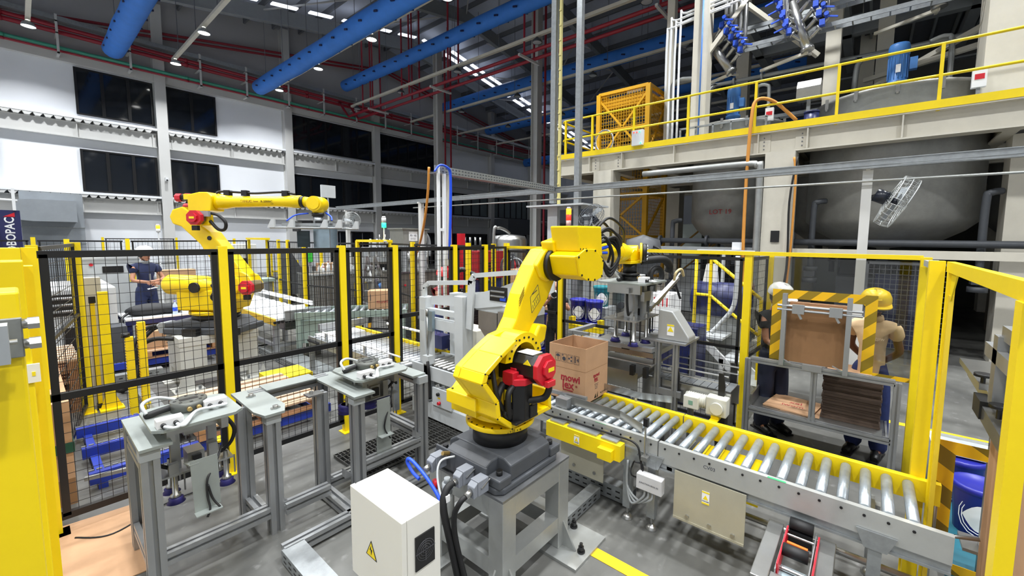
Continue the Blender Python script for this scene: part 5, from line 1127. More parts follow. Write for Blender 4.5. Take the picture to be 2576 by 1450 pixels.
for z_, v_ in ((2.76, -.07), (2.63, .07), (2.78, .09)):
    o = F('wrist_motor', MB().cyl((-.22, v_, z_), (-.02, v_, z_), .055, n=12), blk)
    F('red_cap', MB().prism(octa((v_, z_), .062), 'x', -.3, -.22), red, o)
    F('cap_label', MB().box(-.16, -.08, v_-.06, v_-.055, z_-.03, z_+.05), lab_y, o)
F('forearm', MB().lathe([(.02, 0), (.115, 0), (.11, .1), (.085, .25), (.075, .9), (.09, 1.1), (.095, 1.24), (.02, 1.25)], (.24, 0, 2.71), (1, 0, .01), 28), ryel)
F('wrist_seal', MB().cyl((1.49, 0, 2.72), (1.54, 0, 2.72), .085, n=24), blk)
F('wrist', MB().lathe([(.0, 0), (.08, 0), (.07, .08), (.06, .15)], (1.53, 0, 2.72), (1, 0, 0), 20).cyl((1.73, -.12, 2.69), (1.73, .12, 2.69), .11, n=28).cyl((1.73, -.135, 2.69), (1.73, -.12, 2.69), .085, n=28).cyl((1.73, 0, 2.69), (1.73, 0, 2.55), .08, n=24), ryel)
F('tool_flange', MB().cyl((1.73, 0, 2.51), (1.73, 0, 2.56), .085, n=24), blk)
F('dress_cable', MB().tube(smoothpath([(.26, -.05, 2.83), (.32, -.02, 2.86), (.6, 0, 2.85), (.8, 0, 2.84), (1.2, 0, 2.86), (1.4, 0, 2.83)], 6), .016, 8), rub)
F('cable_clamp', MB().box(.36, .44, -.04, .04, 2.8, 2.88).box(.62, .7, -.04, .04, 2.8, 2.88).box(1.22, 1.3, -.04, .04, 2.8, 2.88), blk)
F('looped_cable', MB().tube(smoothpath([(.27, -.18, 2.53), (.4, -.22, 2.5), (.5, -.22, 2.4), (.47, -.2, 2.3), (.36, -.18, 2.3), (.25, -.18, 2.42)], 7), .022, 8), rub)
F('sensor_box', MB().box(.14, .28, -.25, -.2, 2.48, 2.56), mgrey)
tx = RM @ Vector((.86, -.084, 2.715)); ud = Vector((math.cos(RA), math.sin(RA), .01))
text('lettering', 'FANUC', .05, RM @ Vector((.72, -.081, 2.715)), ud, (0, 0, 1), mat('ink_brown_red', (130, 60, 20), .6), fr, .001)
text('lettering', 'Robot', .026, RM @ Vector((.86, -.081, 2.715)), ud, (0, 0, 1), mat('ink_brown_red', (130, 60, 20), .6), fr, .001)
text('lettering', 'R-2000iC', .046, RM @ Vector((1.02, -.082, 2.715)), ud, (0, 0, 1), mat('ink_brown', (70, 50, 10), .6), fr, .001)
text('lettering', '165F', .022, RM @ Vector((1.1, -.082, 2.68)), ud, (0, 0, 1), mat('ink_brown', (70, 50, 10), .6), fr, .001)
for pts_ in ([(-.6, -.2, .87), (-.75, -.25, .82), (-.8, -.4, .6), (-.62, -.55, .35), (-.62, -.6, .15), (-.8, -.6, .03), (-1.1, -.5, .03)], [(-.6, -.15, .85), (-.7, -.2, .8), (-.74, -.36, .62), (-.6, -.5, .4), (-.58, -.56, .2), (-.76, -.66, .03)], [(-.2, -.4, .72), (-.4, -.5, .74), (-.58, -.55, .62), (-.6, -.6, .4)]):
    F('floor_cable', MB().tube(smoothpath(pts_, 6), .03, 8), rub)
fg = thing('carton_gripper', 'galvanised fork gripper hanging from the far robot wrist', 'gripper', (2.84, 6.45, 1.9))
def G(nm, mb, m_): return mb.xf(RM).build(nm, m_, fg)
G('neck', MB().cyl((1.73, 0, 2.36), (1.73, 0, 2.51), .07, n=20).box(1.63, 1.85, -.1, .1, 2.36, 2.4), steel)
G('main_frame', MB().box(1.3, 2.12, -.2, -.16, 2.36, 2.4).box(1.3, 2.12, .16, .2, 2.36, 2.4).box(1.4, 1.46, -.2, .2, 2.37, 2.43).box(1.98, 2.04, -.2, .2, 2.37, 2.43), steel)
for s in (-1, 1):
    G('side_rail', MB().cyl((1.18, s*.28, 2.33), (2.2, s*.28, 2.33), .015, n=8), steel)
    for u in (1.2, 1.48, 1.95, 2.16): G('bracket', MB().prism([(u-.05, 2.33), (u+.05, 2.33), (u+.05, 2.45), (u+.01, 2.45)], 'y', s*.28-.02, s*.28+.02), lgrey)
G('cylinder', MB().box(1.75, 2.0, -.13, -.08, 2.37, 2.44).box(1.4, 1.6, .05, .12, 2.38, 2.45), blk)
G('clamp_plate', MB().box(1.66, 1.78, -.02, 0, 1.98, 2.36).box(1.8, 1.96, -.14, -.12, 1.98, 2.36).box(1.66, 1.96, .1, .12, 1.98, 2.36), mat('bright_zinc', (150, 168, 180), .3, .7, var=.1, scale=6))
G('dark_plate', MB().box(1.47, 1.65, -.12, -.1, 2.05, 2.29), mat('dark_teal', (12, 34, 40), .5))
G('hanger', MB().box(1.42, 1.5, -.14, -.06, 2.28, 2.36), dgrey)
G('air_hose', MB().tube(smoothpath([(1.6, -.02, 2.55), (1.45, -.1, 2.52), (1.36, -.18, 2.43)], 5), .012, 6).tube(smoothpath([(1.85, 0, 2.56), (1.95, -.05, 2.5), (1.98, -.1, 2.44)], 5), .012, 6), bblue)
# ================================================================ case sealer
cs = thing('case_sealer', 'light grey carton sealing machine with two tall posts behind the tool stand', 'sealer', (3.1, 3.85, 0))
MB().box(3.03, 3.17, 4.13, 4.25, .02, 1.49).build('post', lgrey, cs, .006); MB().box(3.03, 3.19, 3.46, 3.6, .02, 1.555).build('post', lgrey, cs, .006)
MB().box(3.5, 3.64, 4.13, 4.25, .02, 1.49).build('post', lgrey, cs, .006); MB().box(3.5, 3.64, 3.46, 3.6, .02, 1.4).build('post', lgrey, cs, .006)
MB().box(3.05, 3.15, 3.6, 4.13, 1.12, 1.24).build('cross_beam', lgrey, cs); MB().box(3.05, 3.12, 3.6, 4.13, 1.3, 1.36).build('cross_beam', lgrey, cs)
MB().cyl((3.0, 4.05, .78), (3.0, 4.05, 1.28), .011, n=10).cyl((3.0, 4.05, 1.28), (3.0, 4.05, 1.36), .02, n=10).build('piston_rod', stain, cs)
MB().box(2.97, 3.03, 4.0, 4.09, .25, .7).build('lift_cylinder', alu, cs); MB().box(2.96, 3.04, 3.99, 4.1, .7, .8).build('cylinder_head', lgrey, cs)
MB().box(3.0, 3.04, 3.96, 4.05, 1.1, 1.34).build('pivot_plate', mat('bright_zinc', (150, 168, 180), .3, .7), cs)
MB().tube(smoothpath([(2.96, 4.0, .74), (2.94, 3.96, .66), (2.96, 3.97, .5), (2.95, 3.95, .3)], 6), .018, 6).build('cylinder_hose', rub, cs)
for x in (3.1, 3.42):                                                # swinging top head
    h = MB().prism([(4.1, 1.4), (4.1, 1.5), (3.3, 1.6), (2.95, 1.7), (2.62, 1.82), (2.5, 1.82), (2.5, 1.66), (2.62, 1.6), (2.95, 1.5), (3.3, 1.44)], 'x', x, x+.02)
    h.build('head_side_plate', lgrey, cs)
MB().box(3.095, 3.1, 2.85, 3.1, 1.55, 1.7).build('head_window', blk, cs)
mb = MB()
for z in (1.6, 1.65): mb.cyl((3.093, 2.88, z), (3.093, 3.08, z), .012, n=8)
mb.build('head_cylinder', stain, cs)
MB().box(3.092, 3.1, 2.87, 2.95, 1.56, 1.6).build('blue_fitting', bblue, cs)
hd = MB().bar((3.08, 4.22, 1.6), (3.08, 4.12, 1.66), .03, .05).bar((3.08, 4.12, 1.66), (3.08, 3.38, 1.72), .03, .05).bar((3.08, 3.38, 1.72), (3.08, 3.32, 1.8), .03, .06).bar((3.08, 3.32, 1.8), (3.08, 2.7, 1.87), .03, .05).build('guard_handle', lgrey, cs)
MB().bar((3.08, 3.36, 1.74), (3.08, 3.4, 1.2), .03, .09).bar((3.08, 4.2, 1.6), (3.08, 4.2, 1.45), .03, .06).build('guard_strut', lgrey, cs)
MB().box(3.12, 3.4, 2.6, 3.35, 1.42, 1.5).build('head_bed', lgrey, cs)
MB().box(3.1, 3.4, 3.0, 3.28, 1.22, 1.42).prism([(3.0, 1.22), (3.28, 1.22), (3.2, 1.14), (3.1, 1.12)], 'x', 3.12, 3.38).build('tape_dispenser', stain, cs)
MB().box(3.06, 3.42, 2.62, 2.95, 1.2, 1.45).build('press_block', stain, cs)
MB().prism([(2.58, 1.72), (2.66, 1.72), (2.62, 1.78)], 'x', 3.094, 3.098).build('warning_triangle', lab_y, cs)
MB().box(3.028, 3.03, 4.15, 4.23, 1.2, 1.34).build('instruction_label', mat('label_grey', (176, 180, 182), .5), cs)
rollers(cs, 3.04, 3.46, [3.32+.085*i for i in range(11)], .66, .026, stain)
MB().box(2.97, 3.0, 3.25, 4.4, .52, .68).build('side_rail', lgrey, cs); MB().box(3.48, 3.5, 3.25, 4.4, .52, .68).build('side_rail', lgrey, cs)
rollers(cs, 3.04, 3.46, [3.36+.1*i for i in range(9)], .47, .026, stain)
cp = MB().box(2.96, 2.98, 3.58, 3.92, .24, .45).build('control_panel', lgrey, cs)
MB().cyl((2.935, 3.8, .39), (2.96, 3.8, .39), .02, n=14).build('black_knob', blk, cp); MB().cyl((2.93, 3.78, .29), (2.96, 3.78, .29), .02, n=14).build('stop_button', red, cp)
MB().box(2.958, 2.96, 3.77, 3.82, .335, .35).build('panel_label', lab_y, cp)
MB().box(2.98, 3.5, 3.3, 4.35, .05, .24).build('base_frame', lgrey, cs)
MB().box(3.45, 3.6, 4.35, 4.75, .72, .9).build('dark_side_belt', navy, cs)
t = thing('computer_case', 'cream metal case with a small black screen behind the sealing machine', 'case', (3.75, 4.0, 0))
MB().box(3.6, 3.9, 3.85, 4.3, .66, 1.02).build('housing', mat('case_cream', (222, 218, 204), .5), t, .01); MB().box(3.595, 3.6, 3.98, 4.12, .78, .94).build('screen', blk, t); MB().box(3.65, 3.85, 3.9, 4.25, 0, .66).build('stand', lgrey, t)
# ================================================================ far conveyors
fc = thing('roller_conveyor', 'bright roller conveyor running from the sealing machine towards the far robot', 'conveyor', (3.1, 5.5, 0))
rollers(fc, 2.8, 3.5, [4.35+.092*i for i in range(26)], .64, .026, mat('roller_bright', (200, 204, 208), .3, .6))
MB().box(2.75, 2.78, 4.3, 6.75, .54, .66).build('side_rail', steel, fc); MB().box(3.52, 3.56, 4.3, 6.75, .58, .69).build('yellow_rail', yel, fc)
MB().cyl((2.78, 4.3, .78), (2.78, 6.3, .78), .012, n=8).cyl((3.6, 4.3, .84), (3.6, 5.9, .84), .02, n=8).build('guide_rod', white, fc)
for y in (4.5, 5.1, 5.7, 6.2): MB().bar((2.78, y, .66), (2.78, y, .78), .03).build('guide_post', steel, fc)
for x in (2.78, 3.54):
    for y in (4.4, 5.6, 6.7): foot(fc, x, y, .54)
MB().box(2.95, 3.7, 6.78, 6.86, .68, .8).build('end_stop', alu, fc); MB().box(2.85, 3.5, 6.4, 6.75, .665, .675).build('slide_plate', white, fc)
mb = MB()
for k_ in range(9): mb.cyl((2.72, 6.7-.04*k_, .6), (2.76, 6.7-.04*k_, .6), .018, n=6)
tag(mb.build('chain_links', blk, fc), kind='stuff')
sn = thing('sensor_post', 'small black sensor on a thin post beside the far roller conveyor', 'sensor', (2.62, 4.2, 0))
MB().cyl((2.62, 4.2, 0), (2.62, 4.2, .7), .01, n=8).build('post', stain, sn); MB().box(2.59, 2.65, 4.17, 4.23, .7, .78).build('head', blk, sn)
tcv = thing('table_conveyor', 'bright flat conveyor table on legs right of the far robot', 'conveyor', (3.1, 9.5, 0))
MB().box(2.72, 3.5, 7.95, 12.4, .74, .78).build('bed', mat('conveyor_white', (226, 230, 234), .4), tcv)
for k_ in range(14): MB().box(2.74, 3.48, 8.05+k_*.3, 8.2+k_*.3, .782, .8).build('slat', mat('slat_white', (236, 240, 244), .35), tcv)
MB().box(3.0, 3.45, 8.55, 8.6, .8, .88).build('cross_stop', white, tcv)
MB().box(2.85, 3.65, 7.9, 7.94, .72, .9).build('end_stop', alu, tcv); MB().box(2.69, 2.72, 7.95, 12.4, .66, .77).build('yellow_rail', mat('dull_yellow', (214, 176, 50), .5), tcv)
MB().box(3.55, 3.58, 8.5, 12.4, .86, .94).build('guide_rail', white, tcv)
mb = MB()
for k_ in range(14): mb.cyl((2.7+.06*k_, 7.93, .71), (2.7+.06*k_, 7.96, .71), .025, n=6)
tag(mb.build('chain_links', blk, tcv), kind='stuff')
for x in (2.75, 3.45):
    for y in (8.05, 9.6, 11.5): MB().box(x-.04, x+.04, y-.04, y+.04, .0, .7).build('leg', alu, tcv)
MB().box(2.75, 3.45, 8.02, 8.08, .25, .31).box(2.72, 2.78, 8.05, 11.5, .25, .31).build('brace', alu, tcv)
MB().box(2.95, 3.2, 8.2, 8.5, .5, .65).build('drive_unit', stain, tcv)
MB().tube(smoothpath([(3.1, 8.0, .6), (3.2, 7.95, .45), (3.35, 8.0, .35), (3.5, 8.1, .4)], 6), .015, 6).build('drive_cable', rub, tcv)
gc = thing('roller_conveyor', 'grey-green roller conveyor crossing the background near the step ladder', 'conveyor', (4, 7.4, 0))
ggm = mat('grey_green_paint', (140, 156, 148), .5, var=.05, scale=3)
GM = Matrix.Translation((3.95, 7.55, 0)) @ Matrix.Rotation(R(-36), 4, 'Z')
MB().box(-.95, .95, -.35, -.32, .74, .86).box(-.95, .95, .32, .35, .74, .86).xf(GM).build('side_rail', ggm, gc)
mb_ = MB()
for k_ in range(15): MB().cyl((-.9+.128*k_, -.32, .82), (-.9+.128*k_, .32, .82), .035, n=10).xf(GM).build('roller', roller_m, gc)
MB().box(-.9, -.2, -.3, .3, .3, .7).xf(GM).build('drive_cabinet', ggm, gc)
for x in (-.9, -.1, .85): MB().box(x-.04, x+.04, -.34, -.26, 0, .74).box(x-.04, x+.04, .26, .34, 0, .74).xf(GM).build('leg_pair', ggm, gc)
t = thing('closed_carton', 'closed brown carton with red print on the grey-green conveyor', 'carton', (4.3, 7.35, .86))
MB().box(.25, .62, -.2, .15, .86, 1.2).xf(GM).build('box', card, t); text('lettering', 'mowi', .09, GM @ Vector((.5, -.203, 1.0)), GM.to_3x3() @ Vector((1, 0, 0)), (0, 0, 1), ink_r, t)
MB().box(.29, .3, -.203, -.2, 1.02, 1.14).xf(GM).build('print_mark', ink_k, t)
ld = thing('step_ladder', 'aluminium step ladder with yellow and black striped legs in the background', 'ladder', (5.2, 9.4, 0))
hz = stripemat('hazard_stripe', (230, 170, 20), (24, 24, 24), .34, (0, .3, .95))
for s in (-.3, .3):
    MB().bar((5.0, 9.2+s, 0), (5.3, 9.35+s*.6, 1.75), .05).build('stile', alu, ld); MB().bar((5.9, 9.2+s, 0), (5.3, 9.35+s*.6, 1.75), .05).build('stile', alu, ld)
    MB().bar((4.98, 9.2+s, 0.05), (5.1, 9.25+s*.85, .9), .06).build('striped_leg', hz, ld)
for k_ in range(5): MB().box(5.06+.05*k_, 5.14+.05*k_, 9.0, 9.5, .3*(k_+1), .3*(k_+1)+.03).build('tread', alu, ld)
one(MB().box(4.95, 5.55, 9.0, 9.5, .0, .5).xf(Matrix.Translation((.3, -1.6, 0))), 'plastic_bin', mat('bin_dark', (52, 58, 62), .5), 'dark grey plastic bin on the floor in front of the step ladder', 'bin', bevel=.03)
# ================================================================ packing station, slat conveyor
ps = thing('packing_station', 'aluminium frame packing table with a warning-labelled guard behind the open carton', 'packing table', (4.05, 1.8, 0))
for x, y in ((3.98, 1.6), (3.98, 1.42), (4.3, 1.36), (4.3, 1.75)): profile(MB(), (x, y, .02), (x, y, 1.19), .05).build('leg', alu, ps)
MB().box(3.94, 4.36, 1.32, 1.8, 1.19, 1.21).build('top_frame', alu, ps)
MB().box(3.96, 4.0, 1.36, 1.66, .66, .72).build('base_rail', alu, ps)
gd = MB().prism([(1.62, 1.21), (1.31, 1.21), (1.31, 1.26), (1.48, 1.5), (1.62, 1.51)], 'x', 4.0, 4.2).build('belt_guard', mat('guard_zinc', (176, 178, 178), .42, .5, var=.04), ps, .01)
MB().box(3.997, 3.999, 1.455, 1.525, 1.26, 1.37).build('warning_label', paper, gd); MB().prism([(1.46, 1.3), (1.52, 1.3), (1.49, 1.35)], 'x', 3.994, 3.996).box(3.994, 3.996, 1.455, 1.525, 1.355, 1.37).build('label_triangle', lab_y, gd)
MB().box(3.85, 4.5, 1.75, 2.5, .8, .83).build('table_top', stain, ps); MB().box(3.84, 3.85, 1.75, 2.5, .68, .86).build('table_lip', stain, ps)
for x, y in ((3.88, 1.8), (3.88, 2.45), (4.45, 2.45)): profile(MB(), (x, y, .02), (x, y, .8), .05).build('leg', alu, ps)
MB().box(3.86, 4.5, 2.3, 2.45, .9, .98).box(3.9, 4.5, 1.62, 2.4, 1.02, 1.07).build('side_guide', stain, ps)
MB().box(3.82, 3.9, 1.6, 2.4, 1.1, 1.14).box(4.4, 4.46, 1.5, 2.4, 1.1, 1.14).build('slide_rail', alu, ps)
MB().cyl((3.9, 1.62, .95), (3.9, 2.2, .95), .012, n=8).cyl((3.85, 1.62, .95), (4.4, 1.62, .95), .01, n=8).build('guide_rod', stain, ps)
for y in (1.66, 1.8): MB().box(3.8, 3.86, y-.02, y+.02, .84, .94).build('clamp_block', blk, ps)
MB().box(3.85, 3.89, 1.86, 1.94, 1.08, 1.12).build('sensor', blk, ps); MB().cyl((3.845, 1.9, 1.1), (3.85, 1.9, 1.1), .006, n=8).build('sensor_light', redlamp, ps)
MB().box(3.92, 4.44, 2.6, 2.66, 1.12, 1.16).bar((3.95, 2.6, 1.14), (3.95, 2.4, 1.14), .04).bar((3.95, 2.63, .1), (3.95, 2.63, 1.14), .05).build('stop_frame', alu, ps)
sc_ = thing('slat_conveyor', 'slat chain conveyor with round guide rods left of the carton magazine', 'conveyor', (4.2, 1.0, 0))
for k_ in range(12): MB().box(4.06, 4.34, .93+k_*.07, .994+k_*.07, .795, .803).build('slat', mat('slat_grey', (128, 132, 136), .35, .5), sc_)
MB().box(4.03, 4.05, .92, 1.78, .6, .79).box(4.35, 4.37, .92, 1.78, .6, .79).build('side_frame', stain, sc_)
for x in (4.02, 4.4):
    for z in (.88, .95): MB().cyl((x, .94, z), (x, 1.6, z), .008, n=8).build('guide_rod', stain, sc_)
    for y in (1.0, 1.42): MB().prism([(y-.03, .7), (y+.02, .7), (y+.02, .98), (y-.02, .98), (y-.04, .86)], 'x', x-.03 if x < 4.2 else x+.01, x-.01 if x < 4.2 else x+.03).build('rod_bracket', blk, sc_)
for y in (1.0, 1.6): MB().box(4.1, 4.3, y-.05, y+.05, 0, .6).build('leg', stain, sc_)
gm_ = mat('motor_cream', (206, 206, 196), .45)
g = thing('gear_motor', 'cream geared motor beside the slat conveyor left of the yellow post', 'motor', (3.95, 1.1, .6))
MB().cyl((3.97, 1.3, .69), (3.97, 1.1, .69), .06, n=20).build('motor_body', gm_, g); mb = MB()
for k_ in range(9): mb.cyl((3.97, 1.28-k_*.02, .69), (3.97, 1.272-k_*.02, .69), .066, n=16)
tag(mb.build('cooling_fins', gm_, g), kind='stuff')
MB().box(3.88, 3.93, 1.16, 1.3, .62, .74).build('terminal_box', gm_, g, .008); MB().box(3.878, 3.88, 1.21, 1.25, .66, .7).build('motor_mark', mat('mark_green', (120, 160, 140), .5), g)
MB().box(3.9, 4.02, .92, 1.1, .6, .77).build('gear_case', gm_, g, .01); MB().cyl((3.87, 1.0, .68), (3.9, 1.0, .68), .055, n=20).build('gear_cap', gm_, g)
MB().prism([(.95, .6), (1.05, .6), (1.02, .1), (.98, .1)], 'x', 4.0, 4.03).build('mount_plate', blk, g)
one(MB().box(3.62, 3.75, .97, 1.08, .002, .012).xf(Matrix.Translation((0, 0, 0))), 'floor_plate', yel, 'yellow plate on the floor beside the roller conveyor by the geared motor', 'plate')
one(MB().box(3.5, 4.0, .98, 1.05, .565, .575), 'cross_plank', yel, 'flat yellow bar bridging from the conveyor rail to the geared motor', 'bar')
MB().box(3.9, 4.0, .98, 1.05, .575, .6).build('bar_end', yel, D.objects['cross_plank'])
# ================================================================ carton magazine in the right-hand opening
mg = thing('carton_magazine', 'aluminium profile frame holding the upright flat cartons in the opening', 'magazine', (4.85, .35, 0))
for y in (-.26, .95): profile(MB(), (4.85, y, .02), (4.85, y, .95), .055).build('post', alu, mg)
profile(MB(), (4.85, .36, .42), (4.85, .36, .92), .05).build('post', alu, mg)
for z in (.945, .4): profile(MB(), (4.85, -.24, z), (4.85, .92, z), .055).build('rail', alu, mg)
profile(MB(), (5.6, .92, .02), (5.6, .92, .42), .05).build('post', alu, mg); profile(MB(), (5.6, -.2, .02), (5.6, -.2, .42), .05).build('post', alu, mg)
profile(MB(), (4.88, .92, .4), (5.6, .92, .4), .05).build('rail', alu, mg); profile(MB(), (4.88, -.2, .4), (5.6, -.2, .4), .05).build('rail', alu, mg)
MB().box(4.88, 5.62, -.2, .92, .425, .43).box(4.88, 5.62, .9, .92, .43, .55).build('shelf_sheet', stain, mg)
for y in (-.18, .33): MB().prism([(y, .43), (y+.07, .43), (y, .5)], 'x', 4.83, 4.86).build('corner_bracket', alu, mg)
for y in (.12, .64):
    MB().box(4.82, 4.84, y-.02, y+.02, .95, 1.68).box(4.78, 4.8, y-.02, y+.02, .95, 1.68).build('slide_post', alu, mg)
    MB().cyl((4.81, y+.0, .97), (4.81, y, 1.03), .012, n=8).build('green_light', green_l, mg)
MB().cyl((4.79, .7, 1.56), (4.79, .02, 1.56), .012, n=8).cyl((4.79, .7, 1.52), (4.79, .02, 1.52), .012, n=8).build('cross_rod', alu, mg)
for y in (.52, .22): MB().box(4.76, 4.8, y-.05, y+.05, 1.49, 1.58).bar((4.78, y, 1.5), (4.78, y-.03, 1.44), .02).build('rod_clamp', alu, mg)
for y in (.6, .18): MB().bar((4.8, y-.04, .98), (4.8, y+.04, 1.02), .03, .006).build('base_clip', alu, mg)
MB().box(4.8, 4.83, .3, .46, .93, .99).build('centre_clip', alu, mg)
for k_ in range(7): one(MB().box(4.87+k_*.03, 4.893+k_*.03, .12+.004*(k_ % 3), .625, .985, 1.545-.004*(k_ % 2)+.03*(k_ > 4)), 'flat_carton', card_d if k_ == 0 else card, '%s upright flat carton behind the front one in the magazine' % ORD[k_-1] if k_ else 'front brown flat carton facing the robot in the magazine', 'carton', 'flat cartons in the magazine' if k_ else None)
sw = thing('clear_screen', 'clear plastic screen with a yellow and black taped opening behind the magazine', 'screen', (5.0, .35, .95))
for a in ((.78, .985, .0, 2.03), (-.34, -.08, .0, 2.03), (-.08, .78, 1.7, 2.03)):
    MB().box(4.998, 5.002, a[0], a[1], .95 if a[2] == 0 else a[2], a[3]).build('sheet', acry, sw)
for a in ((.69, .78, .95, 1.7), (-.08, .01, .95, 1.7), (.01, .69, 1.61, 1.7)): MB().box(4.992, 4.996, *a).build('hazard_tape', tapem, sw)
for i in range(1): one(MB().box(4.992, 4.996, -.34, -.08, .93, .97), 'tape_strip', tapem, 'short yellow and black tape strip beside the right magazine post', 'tape')
for k_ in range(17): one(MB().box(5.0+.006*(k_ % 3), 5.5, -.17+.004*(k_*7 % 5), .30-.005*(k_*3 % 4), .432+k_*.026, .456+k_*.026), 'flat_carton', card_e, '%s flat carton from the bottom of the dark stack on the magazine shelf' % ORD[k_], 'carton', 'flat cartons stacked on the magazine shelf')
one(MB().box(5.05, 5.55, -.15, .28, .876, .884), 'flat_carton', card, 'pale flat carton on top of the dark stack', 'carton')
fcx = thing('flat_carton', 'flat brown carton with red print lying on the metal shelf', 'carton', (5.1, .55, .43))
MB().box(4.93, 5.4, .33, .78, .433, .446).xf(Matrix.Translation((5.15, .55, 0)) @ Matrix.Rotation(R(-8), 4, 'Z') @ Matrix.Translation((-5.15, -.55, 0))).build('sheet', card, fcx)
text('lettering', 'mowi', .09, (5.1, .55, .4465), (0, 1, 0), (1, 0, 0), ink_r, fcx, .0004); text('lettering', 'lex', .1, (5.2, .53, .4465), (0, 1, 0), (1, 0, 0), ink_r, fcx, .0004)
one(MB().box(4.95, 5.35, .36, .7, .446-.014, .4325).xf(Matrix.Translation((-.02, -.06, 0))), 'flat_carton', card, 'second flat carton lying under the printed one on the shelf', 'carton')
# ================================================================ gate details and the outfeed on the right
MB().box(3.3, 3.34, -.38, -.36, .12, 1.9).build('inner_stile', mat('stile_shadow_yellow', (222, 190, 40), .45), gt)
tape2 = stripemat('hazard_tape_x', (232, 180, 8), (128, 104, 12), .2, (0, -.55, .83))
hp_ = thing('hatch_screen', 'clear screen with a yellow and black taped hatch beside the gate post at right', 'screen', (3.6, -.8, 0))
for a in ((-.49, -.4, .1, .96), (-1.2, -.49, .88, .96), (-1.2, -.49, .1, .17)): MB().box(3.596, 3.6, *a).build('hazard_tape', tape2, hp_)
MB().box(3.602, 3.605, -1.25, -.4, .98, 1.0).bar((3.605, -.415, 0), (3.605, -.415, .1), .02).build('sheet_edge', acry, hp_)
MB().box(1.79, 1.87, -.385, -.345, .0, 2.03).build('stile', yel, gt)
MB().cyl((3.43, -.4, .39), (3.43, -.4, .67), .012, n=10).cyl((3.43, -.385, .41), (3.43, -.6, .47), .011, n=10).build('door_handle', stain, gt)
mg2 = thing('outfeed_clamp', 'stainless clamp unit with black knobs over upright carton blanks at the right edge', 'clamp unit', (3.6, -.7, 0))
MB().box(3.02, 3.7, -.62, -.58, 1.52, 1.6).build('upper_beam', alu, mg2); MB().box(2.9, 3.45, -.66, -.6, 1.66, 1.74).build('top_beam', alu, mg2)
MB().box(3.75, 4.5, -.75, -.58, 1.28, 1.32).build('plate', stain, mg2); MB().box(3.4, 3.5, -.66, -.58, 1.28, 1.68).build('upright', alu, mg2)
MB().bar((4.4, -.64, 1.26), (3.25, -.64, 1.22), .05, .09).build('cross_arm', stain, mg2); MB().bar((3.6, -.6, 1.19), (3.05, -.6, 1.17), .06, .09).build('press_arm', stain, mg2)
MB().box(3.55, 3.75, -.68, -.56, 1.15, 1.26).build('clamp_block', blk, mg2)
for x, z in ((3.78, 1.36), (3.32, 1.3)): MB().cyl((x, -.6, z), (x, -.6, z+.02), .045, n=10).cyl((x, -.6, z-.06), (x, -.6, z), .012, n=8).build('knob', blk, mg2)
MB().cyl((3.7, -.66, .0), (3.7, -.66, 1.2), .022, n=12).box(3.6, 3.8, -.74, -.56, .28, .3).build('support_tube', stain, mg2)
MB().box(3.3, 3.36, -.68, -.62, 1.3, 1.7).box(3.06, 3.1, -.66, -.62, 1.34, 1.62).build('upright', stain, mg2)
cs2 = thing('carton_blank', 'upright brown carton blank with red print at the right edge', 'carton', (3.3, -.61, .15))
MB().box(2.7, 3.5, -.66, -.61, .12, 1.15).build('blank', card, cs2)
text('lettering', 'mowi', .12, (3.12, -.609, .72), (-1, 0, 0), (0, 0, 1), ink_r, cs2); text('lettering', 'lex', .14, (3.12, -.609, .62), (-1, 0, 0), (0, 0, 1), ink_r, cs2)
bs = thing('paint_pallet', 'teal plastic sheet on a low pallet under the paint buckets at right', 'pallet', (4.1, -1.0, 0))
MB().box(3.4, 5.0, -1.5, -.5, .05, .1).build('sheet', teal, bs); MB().box(3.45, 4.95, -1.45, -.55, 0, .05).build('base', wood, bs)
def bucket(label, x, y, z, s=1.0, m_=bluebk, lidm=bluebk, group=None, band=paper, face=PI):
    t = thing('paint_bucket', label, 'bucket', (x, y, z), group)
    MB().lathe([(0, 0), (.12*s, 0), (.145*s, .32*s), (.15*s, .33*s)], (x, y, z), n=20).build('body', m_, t)
    MB().lathe([(.152*s, .32*s), (.158*s, .33*s), (.158*s, .36*s), (.14*s, .365*s), (.13*s, .355*s), (0, .355*s)], (x, y, z), n=20).build('lid', lidm, t)
    mb = MB(); n = 9; o = len(mb.v); vs = []
    for i in range(n):
        a = face-.75+1.5*i/(n-1); q_ = math.sin(PI*i/(n-1)); zc = .15*s
        r_ = lambda h: (.12+.025*h/.32)*s+.001
        for h in (zc-.1*s*q_-.002, zc+.1*s*q_+.002): mb.v.append((x+r_(h/s)*math.cos(a), y+r_(h/s)*math.sin(a), z+h))
    for i in range(n-1): mb.f.append((2*i, 2*i+2, 2*i+3, 2*i+1)); mb.s.append(True)
    mb.build('white_label', band, t)
    for rr in (.11, .13):
        mb = MB(); 
        pts = [(x+((.133)*s+.002)*math.cos(face+rr*7*math.cos(R(a))), y+((.133)*s+.002)*math.sin(face+rr*7*math.cos(R(a))), z+(.16+rr*math.sin(R(a))*1.1)*s) for a in range(0, 361, 24)]
        mb.tube(pts, .003, 4, caps=False); mb.build('white_ring', paper, t)
    return t
bucket('dark blue paint bucket farther back on the teal sheet at right', 4.75, -.68, .1, 1.0)
bucket('dark blue paint bucket with a black lid disc nearer on the teal sheet', 4.28, -.72, .1, 1.0)
one(MB().box(4.7, 5.1, -1.0, -.5, .47, .5).xf(Matrix.Identity(4)), 'plastic_wrap', mat('plastic_film', (180, 186, 192), .15, var=.2, scale=9), 'crumpled clear plastic film on top of the buckets at right', 'film')
